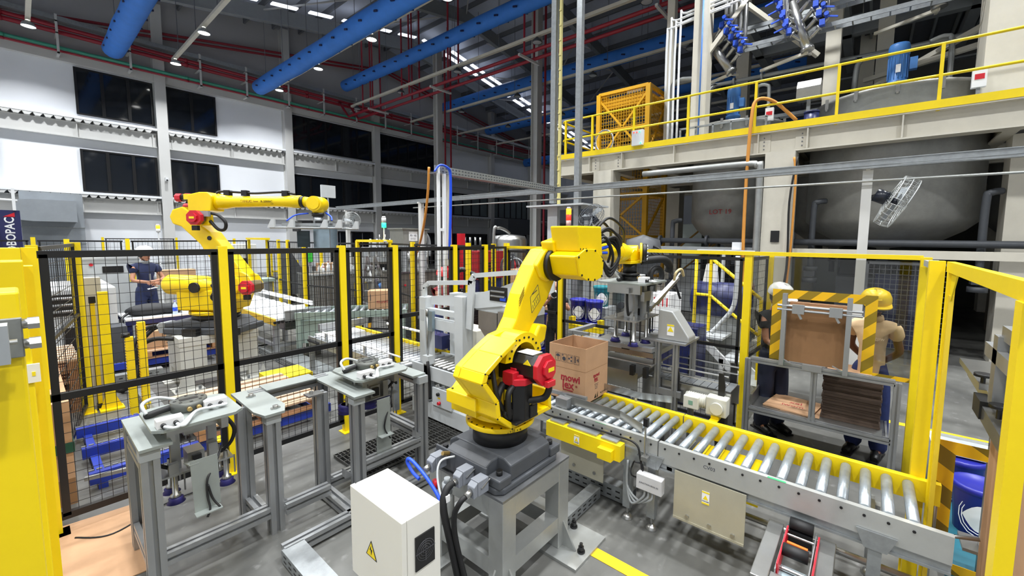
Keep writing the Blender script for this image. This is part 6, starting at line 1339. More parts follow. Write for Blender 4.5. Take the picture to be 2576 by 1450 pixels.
# ================================================================ galvanised trays, conduits and poles crossing the middle
ct = thing('cable_trunking', 'long galvanised channel trunking spanning level across the hall', 'trunking', (6.5, 4, 3.1))
MB().box(6.46, 6.54, -6, 13.4, 3.08, 3.17).box(6.44, 6.56, -6, 13.4, 3.17, 3.18).box(6.45, 6.455, -6, 13.4, 3.11, 3.13).build('channel', steel, ct)
for y in (11.5, 8.5, 5.5, 2.5, -.5): MB().box(6.455, 6.46, y-.3, y+.3, 3.09, 3.165).build('joint_plate', steel, ct)
one(MB().cyl((6.5, -6, 2.9), (6.5, 9.3, 2.98), .014, n=8), 'conduit', pm, 'thin grey conduit strung level just below the long channel trunking', 'conduit')
sl = thing('slotted_tray', 'perforated galvanised tray bridging from the blue-hosed pole to the channel trunking', 'cable tray', (5, 4.72, 3.15))
MB().box(3.66, 6.45, 4.72, 4.74, 3.1, 3.2).box(3.66, 6.45, 4.74, 4.86, 3.1, 3.105).build('tray', steel, sl)
mb = MB()
for k_ in range(46): mb.box(3.72+k_*.06, 3.75+k_*.06, 4.717, 4.72, 3.12, 3.135).box(3.72+k_*.06, 3.75+k_*.06, 4.717, 4.72, 3.165, 3.18)
tag(mb.build('slots', dgrey, sl), kind='stuff')
pl = thing('hose_pole', 'white square pole carrying blue hoses beside the sealing machine', 'pole', (3.75, 4.72, 0))
MB().box(3.70, 3.735, 4.71, 4.745, 1.2, 3.2).build('pole', white, pl); MB().box(3.8, 3.84, 4.71, 4.75, 0, 3.1).build('pole', white, pl)
MB().box(3.735, 3.8, 4.715, 4.745, 2.3, 2.34).build('rung', white, pl)
for k_ in (0, 1): MB().tube(smoothpath([(3.6, 4.66, 3.1), (3.7, 4.66, 3.2), (3.83, 4.66-.02*k_, 3.17), (3.87+.015*k_, 4.66, 3.05), (3.87+.015*k_, 4.67, 2.5), (3.87+.015*k_, 4.7, 1.9)], 6), .014, 8).build('blue_hose', bblue, pl)
MB().box(3.9, 3.94, 4.72, 4.78, 1.8, 3.1).build('cable_duct', cream, pl)
for i, (x, y, z, lb) in enumerate(((6.5, 8.97, 3.07, 'second white pole under the channel trunking, behind the near mesh fence'), (6.5, 12.75, 3.0, 'white pole with a wall fan, left end of the channel trunking'), (6.6, .09, 3.07, 'white pole under the channel trunking holding the large cage fan'))):
    t = thing('support_pole', lb, 'pole', (x, y, 0)); MB().box(x-.05, x+.05, y-.05, y+.05, 0, z).build('pole', beam_w, t); MB().box(x-.12, x+.12, y-.12, y+.12, 0, .015).build('base_plate', beam_w, t)
    MB().bar((x, y, z), (x-.1, y, z+.02), .04).build('top_bracket', beam_w, t)
def fan(label, c, d, r, cage=.12, m_=mat('cage_wire', (196, 200, 200), .35, .4)):
    t = thing('cage_fan', label, 'fan', c); c = Vector(c); d = Vector(d).normalized(); a, b_, _ = MB().frame(d)
    mb = MB()
    for s, rr in ((-.5, .96), (.5, .96), (0, 1.0)): mb.tube([c+d*(cage*s)+a*(r*rr*math.cos(R(q)))+b_*(r*rr*math.sin(R(q))) for q in range(0, 361, 15)], r*.018, 4, caps=False)
    for s in (-1, 1):
        for rr in (.75, .5, .25): mb.tube([c+d*(cage*s*(.5+.2*(1-rr)))+a*(r*rr*math.cos(R(q)))+b_*(r*rr*math.sin(R(q))) for q in range(0, 361, 20)], r*.01, 4, caps=False)
    for k_ in range(28):
        q = 2*PI*k_/28; u = a*math.cos(q)+b_*math.sin(q)
        mb.tube([c+d*cage*.75, c+d*cage*.5+u*r*.96, c+u*r, c-d*cage*.5+u*r*.96, c-d*cage*.75], r*.008, 4)
    tag(mb.build('wire_cage', m_, t), kind='stuff')
    for k_ in range(3):
        q = 2*PI*k_/3; u = a*math.cos(q)+b_*math.sin(q); v = a*-math.sin(q)+b_*math.cos(q)
        m4 = MB(); m4.add([c+u*r*.1-v*r*.1+d*.02, c+u*r*.1+v*r*.1-d*.02, c+u*r*.85+v*r*.28-d*.03, c+u*r*.8-v*r*.1+d*.03], [(0, 1, 2, 3)]); m4.build('blade', mat('fan_blade', (150, 156, 160), .4), t)
    MB().cyl(c-d*cage*.4, c+d*cage*.2, r*.12, n=14).cyl(c-d*(cage*.4+r*.55), c-d*cage*.5, r*.26, n=18).build('motor', mat('fan_motor', (24, 30, 44), .3), t)
    return t
f1 = fan('large tilted wire cage fan on a white pole at right', (6.64, -.2, 2.68), (.08, -.9, -.44), .31, .15)
MB().bar((6.6, .07, 2.74), (6.58, -.06, 2.78), .04).build('mount_arm', blk, f1)
fan('cage fan on the white pole beyond the far robot gripper', (6.5, 12.5, 2.72), (-.6, -.8, 0), .26)
fan('dark cage fan behind the near robot head', (8.0, 4.85, 2.72), (-.7, .1, .5), .3, .12, dgrey)
one(MB().box(7.95, 8.05, 4.9, 5.0, 0, 2.62), 'fan_pole', mgrey, 'grey pole carrying the dark cage fan behind the near robot', 'pole')
def beacon(label, x, y, z0, z, cols):
    t = thing('signal_beacon', label, 'beacon', (x, y, z0)); MB().cyl((x, y, z0), (x, y, z), .018, n=8).cyl((x, y, z0), (x, y, z0+.02), .06, n=12).build('stem', white, t)
    h = .11
    for k_, m_ in enumerate(cols): MB().cyl((x, y, z+k_*h), (x, y, z+(k_+1)*h-.004), .05, n=16).build('light_segment', m_, t)
    MB().cyl((x, y, z+len(cols)*h), (x, y, z+len(cols)*h+.03), .05, .03, n=16).build('cap', white, t)
beacon('signal beacon glowing green on the fence corner beyond', 5.1, 8.4, 2.11, 2.42, (green_l, mat('lens_grey', (200, 205, 205), .3)))
beacon('signal beacon glowing amber above the near robot head', 6.6, 4.5, 1.9, 2.45, (mat('lens_pale_red', (230, 190, 180), .3), redlamp, amber_l))
one(MB().box(6.55, 6.65, 4.45, 4.55, 0, 1.9), 'beacon_post', mgrey, 'grey post under the amber signal beacon', 'post')
beacon('small signal beacon with an orange light beyond the far robot', 2.7, 17, 0.0, 2.3, (mat('lens_white', (230, 230, 230), .3), amber_l))
# vertical cable trunks rising in front of the mezzanine
for i, (x, y, lb) in enumerate(((8.5, 6.28, 'left'), (8.5, 6.1, 'middle'), (8.5, 5.55, 'right'))):
    if i == 1:
        mb = MB().bar((x, y, 3.0), (x, y, 13.5), .06)
        for k_ in range(30): mb.box(x-.045, x-.03, y-.03, y+.03, 3.2+k_*.34, 3.24+k_*.34)
        one(mb, 'cable_bundle', mat('cable_cream', (206, 196, 130), .6), 'cream cable bundle clipped beside the left vertical trunk', 'cable')
    else:
        mb = MB().box(x-.06, x+.06, y-.07, y+.07, 3.1 if i == 0 else 0, 13.8)
        one(mb, 'vertical_trunk', steel, lb+' tall galvanised cable trunk rising in front of the mezzanine corner', 'trunking')
one(MB().box(8.2, 9.4, 5.2, 6.9, 3.0, 3.04).box(8.44, 8.56, 6.1, 6.4, 0, 3.0), 'trunk_platform', lgrey, 'small grey platform at the foot of the tall cable trunks', 'platform')
# ================================================================ far fences and guard posts
k_ = 0
for i, (x, y, h, lb) in enumerate(((0.41, 7.42, 2.11, 'broad yellow post left of the beige light-curtain column'), (.06, 5.5, 2.11, 'yellow post half hidden behind the left gate post'), (.55, 11.6, 2.12, 'yellow post behind the broad post at left'),
    (.19, 14.4, 2.14, 'yellow post beside the blue banner mast'), (2.06, 23.4, 2.12, 'distant yellow post before the white wall at left'), (1.6, 13.6, 2.12, 'tall yellow post left of the man with crossed arms'),
    (4.4, 24, 2.12, 'distant yellow post right of the man with crossed arms'), (5.0, 18.3, 2.12, 'distant yellow post left of the portal by the far robot'), (4.6, 15.4, 2.12, 'left post of the distant yellow portal'), (4.75, 14.3, 2.12, 'right post of the distant yellow portal'),
    (4.43, 11.9, 2.12, 'yellow post right of the far robot arm'), (4.6, 13.0, 2.12, 'yellow post behind the two posts right of the far robot'), (4.42, 10.9, 2.12, 'yellow post in front of the wire mesh bin'), (5.9, 13.3, 1.95, 'yellow post right of the wire mesh bin'),
    (4.8, 9.0, 2.13, 'yellow post left of the step ladder'), (5.25, 8.4, 2.13, 'yellow post under the green beacon'), (5.0, 7.2, 2.12, 'yellow post right of the grey hopper'), (5.05, 5.6, 2.12, 'yellow post behind the sealing machine'), (6.0, 5.9, 2.1, 'yellow post left of the steel tank'))):
    post(lb, x, y, h, .1 if i == 0 else .07, group=None)
def far_panel(lb, p, q, zs=(.12, 1.0, 2.06)):
    panel(lb, p, q, zs, .03, .11, .14, wire=.0025)
far_panel('mesh panel between the left gate post and the broad yellow post', (.1, 5.55), (.39, 7.34), (.12, 1.25, 2.08))
far_panel('distant mesh panel at the far left, in front of the white machines', (-3.5, 14.4), (.1, 14.4)); far_panel('distant mesh panel right of the blue banner mast', (.28, 14.38), (1.5, 13.7))
far_panel('distant mesh panel behind the man with crossed arms', (1.7, 13.7), (4.5, 15.3)); far_panel('distant mesh panel before the white wall at left', (2.15, 23.4), (4.3, 24))
far_panel('mesh panel left of the wire mesh bin', (4.75, 14.2), (4.45, 12.0)); far_panel('mesh panel in front of the wire mesh bin', (4.43, 11.8), (4.42, 11.0))
far_panel('mesh panel between the bin and the step ladder', (4.45, 10.8), (4.78, 9.1)); far_panel('tall mesh panel under the green beacon', (4.84, 8.95), (5.2, 8.45), (.12, 1.3, 2.05)); far_panel('mesh panel right of the green beacon', (5.24, 8.3), (5.02, 7.3)); far_panel('mesh panel behind the sealing machine', (5.0, 7.1), (5.05, 5.7))
far_panel('mesh panel beside the steel tank', (5.1, 5.6), (5.95, 5.85))
one(MB().box(4.55, 4.8, 14.2, 15.5, 2.1, 2.16), 'portal_beam', yel, 'yellow beam across the distant portal right of the far robot', 'beam')
one(MB().box(4.78, 5.28, 8.36, 9.03, 2.1, 2.15), 'portal_beam', yel, 'yellow beam joining the two posts under the green beacon', 'beam')
# light-curtain guards at left
bol = mat('guard_yellow', (236, 204, 14), .45, var=.1, scale=14, stretch=(1, 1, 9))
b1 = thing('guard_post', 'yellow guard post with triangular foot gussets inside the left cell', 'guard post', (.6, 7.37, 0))
MB().box(.56, .65, 7.33, 7.41, .02, 1.5).build('post', yel, b1); MB().box(.5, .72, 7.27, 7.46, 0, .02).build('base_plate', yel, b1)
MB().prism([(.65, .02), (.71, .02), (.65, .18)], 'y', 7.36, 7.38).prism([(.56, .02), (.51, .02), (.56, .18)], 'y', 7.36, 7.38).build('foot_gusset', yel, b1)
lc = thing('light_curtain', 'thin orange and black light curtain beside the yellow guard post', 'light curtain', (.53, 7.42, .1))
MB().box(.5, .54, 7.44, 7.48, .08, 1.36).build('housing', yel, lc); MB().box(.495, .5, 7.45, 7.47, .08, 1.36).build('lens_strip', blk, lc); MB().box(.49, .55, 7.43, 7.49, 1.36, 1.44).box(.49, .55, 7.43, 7.49, 0, .08).build('end_cap', blk, lc)
for i, (x, y, h, lb) in enumerate(((.87, 6.86, 1.15, 'taller ribbed yellow guard in front of the far robot cables'), (.76, 6.88, .98, 'shorter ribbed yellow guard left of the taller one'))):
    t = thing('ribbed_guard', lb, 'guard', (x, y, 0)); mb = MB().box(x-.035, x+.035, y-.04, y+.04, 0, h)
    mb.build('casing', bol, t); m2 = MB()
    for k_ in range(int(h/.035)): m2.box(x-.04, x-.035, y-.035, y+.035, .02+k_*.035, .035+k_*.035)
    tag(m2.build('ribs', bol, t), kind='stuff')
    if i == 1: MB().cyl((x-.03, y, h), (x-.03, y, h+.05), .04, n=10).build('black_cap', blk, t)
one(MB().box(.45, .62, 7.62, 7.8, 0, 1.66), 'curtain_column', mat('column_beige_grey', (176, 172, 160), .6), 'beige-grey square column behind the broad yellow post', 'column')
# ================================================================ pallets
def pallet(label, x0, y0, z0, lx=1.0, ly=1.2, group=None, m_=wood, top=None, deck=7):
    t = thing('pallet', label, 'pallet', (x0, y0, z0), group)
    for k_ in range(3):
        x = x0+k_*(lx-.1)/2; MB().box(x, x+.1, y0, y0+ly, z0+.022, z0+.11).build('stringer', m_, t)
    for k_ in range(deck): 
        y = y0+k_*(ly-.11)/(deck-1); MB().box(x0, x0+lx, y, y+.11, z0+.11, z0+.132).build('deck_board', top or m_, t)
    for y in (y0, y0+ly/2-.05, y0+ly-.1): MB().box(x0, x0+lx, y, y+.1, z0, z0+.022).build('base_board', m_, t)
    return t
ordn = ('bottom', 'second', 'third', 'fourth', 'top')
for i in range(5): pallet('wooden pallet, %s of the stack behind the left mesh fence' % ordn[i], -.62+.01*(i % 2), 7.55-.01*(i % 3), .0+.134*i, 1.0, 1.1, m_=wood, top=wood_l if i == 4 else wood)
pallet('empty wooden pallet lying on the blue chain conveyor', 1.0, 5.05, .16, 1.2, 1.3, m_=wood, top=wood_l, deck=8)
pallet('wooden pallet under the cartons left of the far robot', 1.15, 9.0, .2, 1.0, 1.3, m_=wood, top=wood_l)
for i in range(4):
    for j in range(2):
        t = one(MB().box(1.17+.24*i, 1.4+.24*i, 9.08+.4*j, 9.45+.4*j, .333, .63), 'closed_carton', card, 'brown carton in the %s row of the block on the left pallet' % ('front' if j == 0 else 'rear'), 'carton', 'cartons on the left pallet, %s row' % ('front' if j == 0 else 'rear'))
        if i == 1 and j == 0:
            MB().prism([(1.46, .5), (1.5, .5), (1.48, .55)], 'y', 9.077, 9.08).prism([(1.53, .5), (1.57, .5), (1.55, .55)], 'y', 9.077, 9.08).box(1.47, 1.49, 9.077, 9.08, .43, .5).box(1.54, 1.56, 9.077, 9.08, .43, .5).box(1.45, 1.58, 9.077, 9.08, .41, .42).build('up_arrows', ink_k, t)
def chain_conv(label, beams, x0, x1, zt):
    t = thing('chain_conveyor', label, 'conveyor', (x0, beams[0], 0))
    for y in beams:
        MB().box(x0, x1, y-.03, y+.03, zt-.1, zt).build('blue_beam', blue, t); mb = MB()
        for k_ in range(int((x1-x0)/.05)): mb.box(x0+k_*.05, x0+k_*.05+.035, y+.035, y+.06, zt-.02, zt+.006)
        tag(mb.build('chain', steel_d, t), kind='stuff')
    for x in (x0+.05, x1-.1): MB().box(x, x+.06, beams[-1], beams[0], zt-.14, zt-.08).build('cross_beam', blue, t)
    for x in (x0+.08, x1-.08):
        for y in beams: MB().box(x-.03, x+.03, y-.03, y+.03, 0, zt-.1).build('foot', blue, t)
    return t
chain_conv('low blue chain conveyor running along the foot of the near fence', (6.4, 5.75, 5.1), .25, 2.3, .155)
chain_conv('low blue chain conveyor under the loaded pallet at left', (10.1, 9.55, 9.05), .6, 2.3, .195)
one(MB().bar((.22, 5.0, .16), (.52, 4.9, .17), .03), 'aluminium_bar', alu, 'loose aluminium bar at the near end of the blue chain conveyor', 'bar')
lo = ('bottom', 'middle', 'top')
for i, (z0, z1, m_) in enumerate(((0, .22, card_d), (.22, .44, card), (.52, .86, card))):
    one(MB().box(-.7, .17, 4.95, 5.8 if i < 2 else 6.9, z0, z1), 'carton_stack', m_, lo[i]+' brown carton layer at far left just behind the gate post', 'carton')
one(MB().box(-.72, .18, 4.94, 5.85, .44, .52), 'green_layer', mat('green_sheet', (30, 80, 62), .6), 'dark green layer between the brown cartons behind the gate post', 'sheet')
one(MB().prism([(2.05, .02), (2.05, .25), (2.57, .25), (2.57, .02), (2.55, .02), (2.55, .23), (2.07, .23), (2.07, .02)], 'y', 6.2, 6.72), 'stop_guard', yel, 'yellow bent-plate stop guard on the floor beyond the near fence', 'guard')
one(MB().prism([(1.05, .02), (1.05, .2), (1.2, .2), (1.2, .02), (1.18, .02), (1.18, .18), (1.07, .18), (1.07, .02)], 'y', 4.85, 4.98), 'stop_guard', yel, 'small yellow stop at the right end of the blue chain conveyor', 'guard')
# ================================================================ left work table with backpack, bottle
wt = thing('work_table', 'dark blue framed work table with a white top behind the left cell', 'table', (1.6, 10.4, 0))
MB().box(1.05, 2.25, 9.75, 10.75, .74, .77).build('top', white, wt); MB().box(1.05, 2.25, 9.75, 9.78, .66, .74).box(1.05, 2.25, 10.72, 10.75, .66, .74).build('frame', navy, wt)
for x in (1.1, 2.2):
    for y in (9.8, 10.7): MB().box(x-.03, x+.03, y-.03, y+.03, 0, .68).build('leg', navy, wt)
bp = thing('backpack', 'black backpack lying on the work table beside the bottle', 'backpack', (1.45, 10.1, .77))
MB().ball((1.42, 10.1, .86), .34, 18, 10, (1.0, .6, .34)).ball((1.7, 10.05, .86), .2, 14, 8, (1, .8, .5)).build('bag', mat('backpack_black', (26, 27, 30), .7, var=.2, scale=12, bump=.2), bp)
MB().tube(smoothpath([(1.12, 10.0, .84), (1.02, 9.85, .78), (1.0, 9.7, .6), (1.04, 9.68, .5)], 5), .02, 6).build('strap', blk, bp)
wb = thing('water_bottle', 'clear plastic water bottle standing on the work table', 'bottle', (1.72, 9.83, .77))
MB().lathe([(0, 0), (.035, 0), (.037, .03), (.033, .08), (.037, .13), (.03, .17), (.014, .21), (.014, .23)], (1.72, 9.83, .77), n=16).build('bottle', mat('pet_clear', (190, 206, 222), .12), wb); MB().cyl((1.72, 9.83, 1.0), (1.72, 9.83, 1.02), .016, n=12).build('cap', mat('cap_lilac', (130, 130, 210), .4), wb); MB().cyl((1.72, 9.83, .83), (1.72, 9.83, .9), .0375, n=16).build('label', bblue, wb)
one(MB().box(1.3, 2.2, 10.8, 10.84, .2, .55), 'carton_wall', card_d, 'brown carton board leaning under the work table', 'carton')
one(MB().box(2.1, 2.8, 13.4, 13.8, 1.0, 1.35), 'closed_carton', card, 'brown carton on the conveyor left of the man with crossed arms', 'carton')
t = thing('roller_conveyor', 'grey conveyor carrying a carton beside the man with crossed arms', 'conveyor', (2.6, 13.6, 0))
MB().box(1.9, 4.6, 13.3, 13.9, .92, 1.0).build('bed', ggm, t)
for x in (2.0, 3.2, 4.5): MB().box(x-.04, x+.04, 13.4, 13.8, 0, .92).build('leg', alu, t)
# white machines at far left
def cabinet_machine(nm, label, x0, x1, y0, y1, z, m_=lgrey, win=()):
    t = thing(nm, label, 'machine', ((x0+x1)/2, (y0+y1)/2, 0)); MB().box(x0, x1, y0, y1, .02, z).build('housing', m_, t, .02)
    for a in win: MB().box(a[0], a[1], y0-.015, y0, a[2], a[3]).build('window', blk, t)
    return t
m_ = cabinet_machine('wrapping_machine', 'pale grey packaging machine with dark roller windows behind the left fence', -.6, .95, 9.6, 11.4, 1.36, win=((.1, .85, .95, 1.28), (.35, .8, .3, .75)))
for z in (1.02, 1.12, 1.22): MB().cyl((.12, 9.57, z), (.83, 9.57, z), .025, n=10).build('roller', stain, m_)
m_ = cabinet_machine('wrapping_machine', 'light grey machine cabinet with a dark display behind the broad yellow post', .7, 1.55, 11.8, 13.2, 1.75, win=((1.0, 1.3, 1.45, 1.58),))
MB().cyl((.85, 11.79, 1.62), (.85, 11.77, 1.62), .03, n=10).build('red_button', red, m_); MB().box(1.38, 1.48, 11.785, 11.8, 1.25, 1.4).build('warning_label', lab_y, m_); MB().cyl((.5, 11.8, 1.78), (1.6, 11.8, 1.78), .07, n=12).build('top_roll', white, m_)
one(MB().box(1.0, 1.3, 8.6, 9.0, .1, .75).xf(Matrix.Translation((-.3, .6, 0))), 'dark_cabinet', dgrey, 'dark grey low cabinet behind the yellow guard post', 'cabinet')
bn = thing('banner_mast', 'navy blue machine mast with white vertical lettering at the left edge', 'machine mast', (-.12, 15.5, 0))
nv = mat('banner_navy', (30, 34, 82), .5)
MB().box(-.3, .05, 15.4, 15.7, .02, 2.75).build('mast', nv, bn); MB().box(-1.2, -.3, 15.3, 15.9, 1.0, 2.3).build('side_housing', nv, bn); MB().box(-.05, .0, 15.35, 15.4, 2.75, 3.25).build('white_rod', white, bn)
text('lettering', 'ROBOPAC', .2, (-.11, 15.395, 2.12), (0, 0, 1), (-1, 0, 0), white, bn, .002, .004); MB().prism([(-.2, 2.6), (-.03, 2.7), (-.03, 2.6)], 'y', 15.39, 15.4).build('red_mark', red, bn)
one(MB().lathe([(.55, 0), (.55, 1.4), (.6, 1.42), (.6, 1.5), (0, 1.52)], (-.55, 25.2, 2.0), n=24).cyl((-.55, 25.2, 0), (-.55, 25.2, 2.0), .5, n=20), 'white_silo', white, 'white cylindrical silo partly behind the blue banner mast', 'silo')
hv = thing('wall_duct', 'large grey galvanised ventilation duct against the white wall at left', 'duct', (.8, 28, 0))
dm = mat('duct_grey', (150, 156, 162), .6, .2, var=.06, scale=3)
MB().box(.1, 1.9, 27.6, 28.55, 0, 3.1).build('lower_duct', dm, hv); MB().box(.4, 1.65, 26.8, 27.6, 2.75, 3.65).build('side_duct', dm, hv); MB().box(.1, 1.9, 27.6, 28.55, 3.1, 4.0).build('upper_duct', dm, hv)
MB().add([(.4, 26.8, 2.75), (.4, 27.6, 2.75), (.4, 27.6, 3.65), (.4, 26.8, 3.65), (-1.6, 26.9, 3.0), (-1.6, 27.5, 3.0), (-1.6, 27.5, 3.45), (-1.6, 26.9, 3.45)], [(0, 1, 2, 3), (4, 5, 6, 7), (0, 1, 5, 4), (1, 2, 6, 5), (2, 3, 7, 6), (3, 0, 4, 7)]).build('tapered_duct', dm, hv)
for z in (2.5, 1.8): MB().box(.09, 1.91, 27.58, 28.56, z, z+.03).build('seam', steel, hv)
one(MB().box(6.3, 6.75, 14.0, 14.1, 3.5, 3.9).box(6.5, 6.54, 14.04, 14.08, 0, 3.5), 'notice_board', lgrey, 'small pale square board on a stem in front of the far dark windows', 'sign')
t = thing('camera_box', 'small white security camera on the second wall column', 'camera', (5.0, 28.55, 5.1)); MB().box(4.94, 5.06, 28.4, 28.59, 5.0, 5.2).build('body', white, t); MB().cyl((5, 28.38, 5.05), (5, 28.41, 5.05), .04, n=12).build('lens', blk, t)
# ================================================================ people
def skin_mesh(name, verts, edges, mt, lvl=2):
    """one continuous surface grown round a skeleton; verts = [(x, y, z, rx, ry)]"""
    me = D.meshes.new(name); me.from_pydata([v[:3] for v in verts], edges, [])
    o = D.objects.new(name, me); C.objects.link(o)
    sk = o.modifiers.new('skin', 'SKIN'); sk.use_smooth_shade = True
    for i, v in enumerate(verts):
        me.skin_vertices[0].data[i].radius = (v[3], v[4] if len(v) > 4 else v[3]); me.skin_vertices[0].data[i].use_root = (i == 0)
    sb_ = o.modifiers.new('sub', 'SUBSURF'); sb_.levels = lvl; sb_.render_levels = lvl
    dg = bpy.context.evaluated_depsgraph_get(); m2 = D.meshes.new_from_object(o.evaluated_get(dg))
    D.objects.remove(o); D.meshes.remove(me); m2.name = name; m2.materials.clear(); m2.materials.append(mt)
    for p in m2.polygons: p.use_smooth = True
    return m2
def joinmesh(name, meshes, mt):
    bm = bmesh.new()
    for m_ in meshes: bm.from_mesh(m_)
    me = D.meshes.new(name); bm.to_mesh(me); bm.free(); me.materials.append(mt)
    for p in me.polygons: p.use_smooth = True
    for m_ in meshes: D.meshes.remove(m_)
    return me
def hand_mesh(w, d, nrm, curl, s=1.0, side=1):
    """palm, four unequal bent fingers, thumb from the side; w wrist, d pointing direction, nrm back-of-hand normal"""
    w = Vector(w); d = Vector(d).normalized(); nrm = Vector(nrm); nrm = (nrm-d*nrm.dot(d)).normalized(); lat = d.cross(nrm)*side
    mb = MB(); mb.tube([w-d*.01, w+d*.03*s, w+d*.085*s], [.026*s, .036*s, .036*s], 10)
    for k_, (o_, ln) in enumerate(((-.03, .066), (-.01, .078), (.01, .074), (.029, .056))):
        b0 = w+d*.08*s+lat*o_*s; p = [b0]; a = .25*curl; q = b0
        for j in range(3):
            dd = (d*math.cos(a)-nrm*math.sin(a)); q = q+dd*(ln*s*(.45, .32, .23)[j]); p.append(q); a += .8*curl
        mb.tube(p, [.0095*s, .009*s, .0085*s, .0065*s], 6)
    b0 = w+d*.03*s-lat*.032*s; mb.tube([b0, b0+(d*.6-lat*.7-nrm*.2).normalized()*.035*s, b0+(d*.9-lat*.45-nrm*.35*curl).normalized()*.068*s], [.012*s, .0105*s, .007*s], 6)
    return mb.mesh('hand', skin)
def person(label, x, y, hd, arms, legs=None, sk=skin, top=dcloth, bottom=jean, shoes=blk, helmet=white, height=1.7, hat='helmet', look=(0, 0), lean=0.0, sleeve=.55, hands=None, collar=None):
    s = height/1.7
    root = thing('person', label, 'person', (x, y, 0))
    W = Matrix.Translation((x, y, 0)) @ Matrix.Rotation(hd, 4, 'Z') @ Matrix.Scale(s, 4)
    lx = lambda z: lean*max(0, z-.9)
    P = lambda a, z0=None: (a[0]+lx(a[2]), a[1], a[2])
    (eL, wL), (eR, wR) = arms
    legs = legs or (((.02, .1, .49), (-.02, .11, .09)), ((.02, -.1, .49), (-.02, -.11, .09)))
    B = [(0, 0, .94, .09, .07), (0, 0, 1.1, .085, .065), (.01, 0, 1.27, .1, .075), (.0, 0, 1.4, .075, .06), (.0, 0, 1.47, .052), (.015, 0, 1.53, .05),
         (0, .155, 1.39, .042), (*eL, .04), (*wL, .028), (0, -.155, 1.39, .042), (*eR, .04), (*wR, .028),
         (0, .09, .86, .055), (*legs[0][0], .05), (*legs[0][1], .038), (legs[0][1][0]+.13, legs[0][1][1]+.02, .045, .035), (0, -.09, .86, .055), (*legs[1][0], .05), (*legs[1][1], .038), (legs[1][1][0]+.13, legs[1][1][1]-.02, .045, .035)]
    E_ = [(0, 1), (1, 2), (2, 3), (3, 4), (4, 5), (3, 6), (6, 7), (7, 8), (3, 9), (9, 10), (10, 11), (0, 12), (12, 13), (13, 14), (14, 15), (0, 16), (16, 17), (17, 18), (18, 19)]
    B = [(*P(v[:3]), *v[3:]) for v in B]
    body = skin_mesh('body', B, E_, sk, 1)
    hc = Vector((.03+lx(1.6), 0, 1.605)); hm = MB()
    hm.ball((0, 0, 0), .1, 20, 14, (.95, .76, 1.14)); hm.ball((.055, 0, -.06), .05, 12, 8, (.8, .95, .9))
    hm.ball((.098, 0, -.018), .018, 8, 6, (1, .8, 1.3)); hm.ball((-.01, .076, -.01), .024, 8, 6, (.7, .35, 1.2)); hm.ball((-.01, -.076, -.01), .024, 8, 6, (.7, .35, 1.2))
    hm.tube([(.094, 0, .02), (.1, 0, -.005), (.108, 0, -.022)], [.007, .01, .013], 6); hm.ball((.085, 0, -.062), .012, 8, 6, (.7, 1.7, .5))
    HM = Matrix.Translation(hc) @ Matrix.Rotation(look[0], 4, 'Z') @ Matrix.Rotation(look[1], 4, 'Y')
    head = hm.xf(HM).mesh('head', sk)
    parts = [body, head]
    for i, (w_, e_) in enumerate(((wL, eL), (wR, eR))):
        h_ = (hands or (((0, 0, 0), 0), ((0, 0, 0), 0)))[i]
        d_ = Vector(w_)-Vector(e_) if Vector(h_[0]).length == 0 else Vector(h_[0])
        nrm = Vector((0, (1, -1)[i], .3)) if len(h_) < 3 else Vector(h_[2])
        parts.append(hand_mesh(P(w_), d_, nrm, h_[1] or .6, 1.0, (1, -1)[i]))
    me = joinmesh('body', parts, sk); me.transform(W)
    def add(nm, mesh_, par=root):
        o = D.objects.new(nm, mesh_); C.objects.link(o); o.parent = par; o.location = -wl(par); return o
    bo = add('body', me)
    def sk_add(nm, vs, es, m_, lvl=1):
        mm = skin_mesh(nm, [(*P(v[:3]), *v[3:]) for v in vs], es, m_, lvl); mm.transform(W); return add(nm, mm)
    mid = lambda a, b_, t: tuple(Vector(a).lerp(Vector(b_), t))
    sl_, sr_ = mid((0, .16, 1.4), eL, min(1, sleeve)), mid((0, -.16, 1.4), eR, min(1, sleeve))
    S = [(0, 0, .76, .165, .14), (0, 0, 1.08, .15, .122), (.01, 0, 1.27, .155, .118), (0, 0, 1.4, .112, .088), (0, 0, 1.455, .07), (0, .165, 1.4, .078), (*sl_, .072), (0, -.165, 1.4, .078), (*sr_, .072)]
    es = [(0, 1), (1, 2), (2, 3), (3, 4), (3, 5), (5, 6), (3, 7), (7, 8)]
    if sleeve > 1:
        S += [(*mid(eL, wL, sleeve-1), .045), (*mid(eR, wR, sleeve-1), .045)]; es += [(6, 9), (8, 10)]
    sh = sk_add('shirt', S, es, top)
    T = [(0, 0, 1.06, .135, .108), (0, 0, .88, .15, .125), (0, .092, .84, .1), (*legs[0][0], .092), (legs[0][1][0], legs[0][1][1], .03, .09), (0, -.092, .84, .1), (*legs[1][0], .092), (legs[1][1][0], legs[1][1][1], .03, .09)]
    sk_add('trousers', T, [(0, 1), (1, 2), (2, 3), (3, 4), (1, 5), (5, 6), (6, 7)], bottom)
    for i in (0, 1):
        ax_, ay_, _ = legs[i][1]
        bm_ = MB().tube([(ax_-.07, ay_, .05), (ax_-.02, ay_, .055), (ax_+.06, ay_, .052), (ax_+.14, ay_+.01*(1, -1)[i], .042), (ax_+.2, ay_+.015*(1, -1)[i], .035)], [.042, .05, .048, .044, .03], 10).tube([(ax_-.02, ay_, .05), (ax_-.02, ay_, .14)], [.05, .048], 10)
        bm_.xf(W).build('shoe', shoes, root)
        MB().box(ax_-.11, ax_+.22, ay_-.045, ay_+.045, .0, .018).xf(W).build('sole', blk, D.objects[root.children[-1].name])
    ey = MB()
